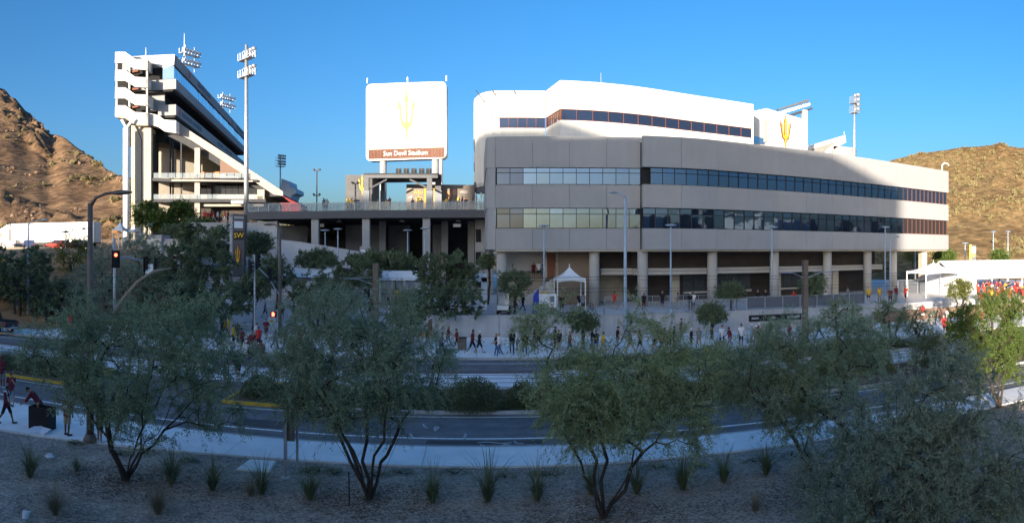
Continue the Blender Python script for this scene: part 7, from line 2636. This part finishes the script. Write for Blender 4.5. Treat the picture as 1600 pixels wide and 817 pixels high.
# on the plaza
PG = 'people on the plaza'
for px, d_, fc, po, sh, lg, wh, hd_, hc_ in (
        (805, 67, 90, 'walk', 'black', 'black', 'behind the small tree by the golf cart', 'hair', None), (817, 66, 120, 'stride', 'black', 'navy', 'right of the golf cart tree', 'hair', None), (878, 64.5, 180, 'stand', 'black', 'black', 'at the leg of the peaked tent', 'hair', None), (905, 66.5, 170, 'chat', 'black', 'white', 'under the peaked tent', 'hair', None), (911, 65.5, 200, 'phone', 'grey', 'black', 'under the peaked tent edge', 'cap', 'black'),
        (1006, 67, 180, 'stand', 'black', 'maroon', 'beside the third round column', 'hair', None), (1078, 66.5, 180, 'stand', 'black', 'grey', 'behind the bicycle by the barred railing', 'cap', 'white'), (1083, 66.8, 200, 'chat', 'white', 'black', 'next to the bicycle by the barred railing', 'hair', None), (1184, 70, 180, 'stand', 'black', 'black', 'in front of the pale storefront', 'hair', None), (1196, 70.5, 190, 'chat', 'black', 'black', 'in front of the pale storefront', 'hair', None),
        (1357, 78, 200, 'stand', 'gold', 'black', 'at the end of the mesh railing', 'hair', None), (1374, 78, 180, 'stand', 'gold', 'grey', 'near the end of the mesh railing', 'cap', 'gold'), (1386, 74, 30, 'stand', 'black', 'black', 'carrying a pink bag at the shadow edge', 'cap', 'black'), (1391, 74.5, 30, 'walk', 'maroon', 'black', 'at the shadow edge', 'hair', None),
        (1432, 76, 100, 'walk', 'white', 'orange', 'in the sun below the peaked tent', 'hair', None), (1442, 76, 180, 'stand', 'red', 'white', 'in the sun below the peaked tent', 'cap', 'white'),
        (607, 72, 270, 'stride', 'black', 'grey', 'at the foot of the wide stairs', 'hair', None), (628, 67, 90, 'stand', 'black', 'grey', 'beside the grey litter bin', 'cap', 'white'), (578, 70, 200, 'chat', 'black', 'black', 'behind the square brown pole', 'hair', None), (581, 71, 160, 'stand', 'maroon', 'black', 'behind the square brown pole', 'cap', 'maroon'), (441, 70, 180, 'stand', 'black', 'black', 'right of the brown lamp pole', 'hair', None), (414, 71, 90, 'walk', 'grey', 'black', 'by the sandwich board', 'hair', None), (459, 70, 90, 'stand', 'navy', 'black', 'below the west canopy', 'cap', 'black')):
    at(px, 480, fc, po, sh, lg, wh, hd_, hc_, d=d_, group=PG)
# stair landing
for px, sh, lg in ((832, 'maroon', 'black'), (843, 'white', 'black'), (848, 'white', 'navy'), (852, 'black', 'black')):
    q = left.off(left.px(px), -4.2)
    person((q.x, q.y, 4.9), 180, 'stand', sh, lg, 'on the stair landing by the brown door', 'hair', None, group='people on the stair landing')
# crossing crowd at left
CG = 'fans using the crossing'
for px, d_, fc, po, sh, lg, wh, hd_, hc_ in (
        (352, 62, 90, 'walk', 'gold', 'black', 'coming from the plaza sign', 'hair', None), (358, 61, 250, 'stand', 'gold', 'khaki', 'beside the low dark tree', 'cap', 'gold'), (372, 58, 200, 'phone', 'black', 'black', 'waiting at the crossing', 'hair', None), (347, 63, 90, 'stand', 'black', 'maroon', 'beside the low dark tree', 'cap', 'black'),
        (388, 50, 190, 'walk', 'maroon', 'black', 'on the crossing', 'cap', 'white'), (394, 52, 10, 'walk', 'maroon', 'khaki', 'on the crossing', 'hair', None), (399, 48, 190, 'walk', 'grey', 'black', 'on the crossing', 'hair', None), (384, 47, 10, 'stride', 'white', 'blue denim', 'on the crossing', 'cap', 'white'), (404, 54, 180, 'stand', 'red', 'black', 'at the far end of the crossing', 'hair', None), (409, 47, 200, 'walk', 'maroon', 'maroon', 'on the crossing', 'cap', 'maroon'), (372, 42, 170, 'walk', 'dark green', 'black', 'on the tram tracks', 'hair', None), (392, 45, 10, 'woman', 'black', 'grey', 'on the tram tracks', 'hair', None),
        (248, 58, 90, 'walk', 'white', 'navy', 'behind the wide mesquite crown', 'cap', 'white'), (262, 60, 270, 'walk', 'maroon', 'black', 'behind the wide mesquite crown', 'hair', None), (300, 60, 270, 'stand', 'light blue', 'black', 'behind the wide mesquite crown', 'hair', None), (175, 62, 90, 'stand', 'maroon', 'grey', 'at the foot of the red signal', 'cap', 'maroon')):
    at(px, 520, fc, po, sh, lg, wh, hd_, hc_, d=d_, group=CG)
LG = 'people by the parked pickup'
for px, d_, fc, po, sh, lg, wh, hd_, hc_ in (
        (3, 80, 180, 'stand', 'gold', 'black', 'behind the pickup', 'cap', 'gold'), (7, 77, 170, 'chat', 'maroon', 'black', 'behind the pickup', 'hair', None), (12, 77, 190, 'stand', 'black', 'black', 'behind the pickup', 'hair', None), (25, 73, 120, 'walk', 'light blue', 'white', 'right of the pickup', 'hair', None), (38, 74, 200, 'stand', 'maroon', 'maroon', 'left of the pale blue lamp', 'hair', None), (40, 75, 160, 'phone', 'maroon', 'black', 'left of the pale blue lamp', 'cap', 'maroon'), (49, 72, 90, 'walk', 'navy', 'grey', 'right of the pale blue lamp', 'hair', None), (57, 72, 270, 'stand', 'black', 'black', 'right of the pale blue lamp', 'cap', 'black')):
    at(px, 490, fc, po, sh, lg, wh, hd_, hc_, d=d_, group=LG)
# more fans strolling along the far sidewalk and plaza
rf = random.Random(21)
spots = [(430, 545, 'below the brown lamp pole'), (446, 550, 'below the brown lamp pole'), (470, 548, 'behind the round mesquite crown'), (520, 552, 'behind the round mesquite crown'), (560, 546, 'behind the round mesquite crown'), (615, 552, 'left of the retaining wall end'), (640, 548, 'left of the retaining wall end'), (668, 545, 'at the retaining wall end'), (690, 553, 'at the retaining wall end'), (700, 541, 'at the retaining wall end'),
         (800, 552, 'before the wall below the golf cart'), (808, 549, 'before the wall below the golf cart'), (820, 555, 'near the blue flag'), (890, 553, 'left of the umbrella shaped tree'), (925, 548, 'right of the umbrella shaped tree'), (931, 551, 'right of the umbrella shaped tree'), (965, 546, 'behind the open mesquite top'), (985, 552, 'behind the open mesquite top'), (1000, 549, 'left of the wall group'), (1080, 547, 'left of the neat round tree'), (1092, 544, 'left of the neat round tree'),
         (1128, 541, 'right of the neat round tree'), (1140, 544, 'right of the neat round tree'), (1205, 539, 'under the black banner end'), (1213, 541, 'under the black banner end'), (1262, 533, 'past the catenary pole'), (1280, 530, 'past the catenary pole'), (1345, 520, 'by the brown planter wall'), (1362, 518, 'by the brown planter wall'), (1380, 517, 'by the brown planter wall')]
for px, py, wh in spots:
    at(px, py, rf.choice([90, 95, 265, 270, 180]), rf.choice(['walk', 'stride', 'walk', 'woman', 'stand', 'chat']), rf.choice(['maroon', 'maroon', 'black', 'white', 'black', 'grey', 'maroon']), rf.choice(['black', 'khaki', 'grey', 'navy', 'blue denim']), wh, rf.choice(['hair', 'cap']), rf.choice(['maroon', 'white', 'black']), group=FS)
for px, d_, wh in ((70, 70, 'on the left corner by the low tree'), (78, 71, 'on the left corner by the low tree'), (90, 68, 'on the corner beside the low dark tree'), (110, 66, 'by the low grey green tree'), (152, 65, 'near the red signal pole'), (205, 64, 'under the broad grey green tree'), (225, 63, 'under the broad grey green tree'), (280, 62, 'by the corner bushy tree'), (320, 64, 'near the low dark tree'), (334, 60, 'near the low dark tree'), (365, 55, 'stepping off the far kerb'), (378, 53, 'stepping off the far kerb'), (400, 57, 'by the black signals'), (416, 60, 'by the black signals'),
                   (470, 73, 'below the west canopy'), (482, 74, 'below the west canopy'), (530, 76, 'on the wide stairs'), (600, 75, 'below the east canopy'), (620, 76, 'below the east canopy'), (648, 74, 'below the east canopy'), (960, 68, 'beside the second round column'), (1035, 69, 'between round columns'), (1060, 68, 'between round columns'), (1150, 69, 'behind the mesh railing'), (1240, 70, 'behind the mesh railing'), (1290, 72, 'behind the mesh railing'), (1325, 76, 'behind the mesh railing end'), (1400, 80, 'at the sunlit corner of the building'), (1415, 78, 'at the sunlit corner of the building'), (1462, 72, 'under the sunlit peaked tent'), (1480, 71, 'under the sunlit peaked tent')):
    at(px, 480, rf.choice([90, 180, 270, 200]), rf.choice(['walk', 'stand', 'chat', 'stride', 'phone']), rf.choice(['maroon', 'black', 'gold', 'white', 'red', 'grey']), rf.choice(['black', 'khaki', 'grey', 'navy']), wh, rf.choice(['hair', 'cap']), rf.choice(['maroon', 'white', 'black']), d=d_, group=PG)
# spectators on the deck and in the stand
DG = 'people on the concourse deck'
for i, px in enumerate((506, 508, 511, 544, 549, 556, 561, 604, 609, 645, 653, 658, 698, 702, 706, 717, 722, 728)):
    p = PY(px, 0, DY + 1.2 + (i % 4) * .8)
    person((p.x, p.y, 13.0), ps.choice([180, 150, 210, 90]), ps.choice(['stand', 'chat', 'phone', 'arms']), ps.choice(['black', 'navy', 'maroon', 'grey', 'gold']), ps.choice(['black', 'grey', 'navy']), 'on the deck ' + ('left of the printed hoarding' if px < 530 else 'by the dark hoarding' if px < 580 else 'between the gantry legs' if px < 630 else 'by the ASU hoarding' if px < 680 else 'before the shield logos'), None or ps.choice(['hair', 'cap']), None, group=DG)
SGp = 'people under the west stand'
for i, px in enumerate((320, 325, 329, 334, 340, 346, 352, 356)):
    p = P(px, 0, 93 + (i % 3))
    p.z = 11.6
    person((p.x, p.y, p.z), ps.choice([180, 90, 270]), ps.choice(['stand', 'walk', 'chat']), ('red', 'red', 'maroon', 'red', 'white', 'gold', 'red', 'black')[i], ('black', 'grey', 'black', 'khaki', 'black', 'navy', 'white', 'black')[i], 'on the ledge under the west stand', 'cap', None, group=SGp)
MB_l = MB()
a_, c_ = P(300, 0, 91.5), P(366, 0, 91.5)
MB_l.seg(a_.xy, c_.xy, 4.5, 6.0, 11.58)
tag(MB_l.build('concourse_ledge', CONC), 'broad concrete ledge in front of the west stand', 'ledge')
# crowd under and around the marquee
RG = 'red shirted crowd at the marquee'
rc = random.Random(4)
for i in range(56):
    px = rc.uniform(1526, 1604)
    d_ = rc.uniform(68, 100) if i < 20 else rc.uniform(76, 96)
    p = P(px, 0, d_ * .98)
    sh = rc.choice(['red', 'red', 'red', 'maroon', 'gold', 'white', 'black'])
    person((p.x, p.y, 2.0), rc.choice([180, 90, 270, 150]), rc.choice(['stand', 'walk', 'chat', 'stride', 'arms']), sh, rc.choice(['black', 'khaki', 'white', 'grey', 'navy']), rc.choice(['at the long marquee', 'by the marquee legs', 'at the marquee front', 'inside the long marquee', 'by the brown backdrop']), rc.choice(['hair', 'cap']), rc.choice(['red', 'white', 'maroon']), group=RG)
for i, px in enumerate((1483, 1486, 1490, 1494, 1499, 1507, 1511)):
    p = P(px, 0, 108 + i % 3)
    person((p.x, p.y, 2.0), 180, 'stand', ('red', 'navy', 'white', 'grey', 'khaki', 'red', 'maroon')[i], 'black', 'beyond the marquee below the hill', 'hair', None, group=RG)
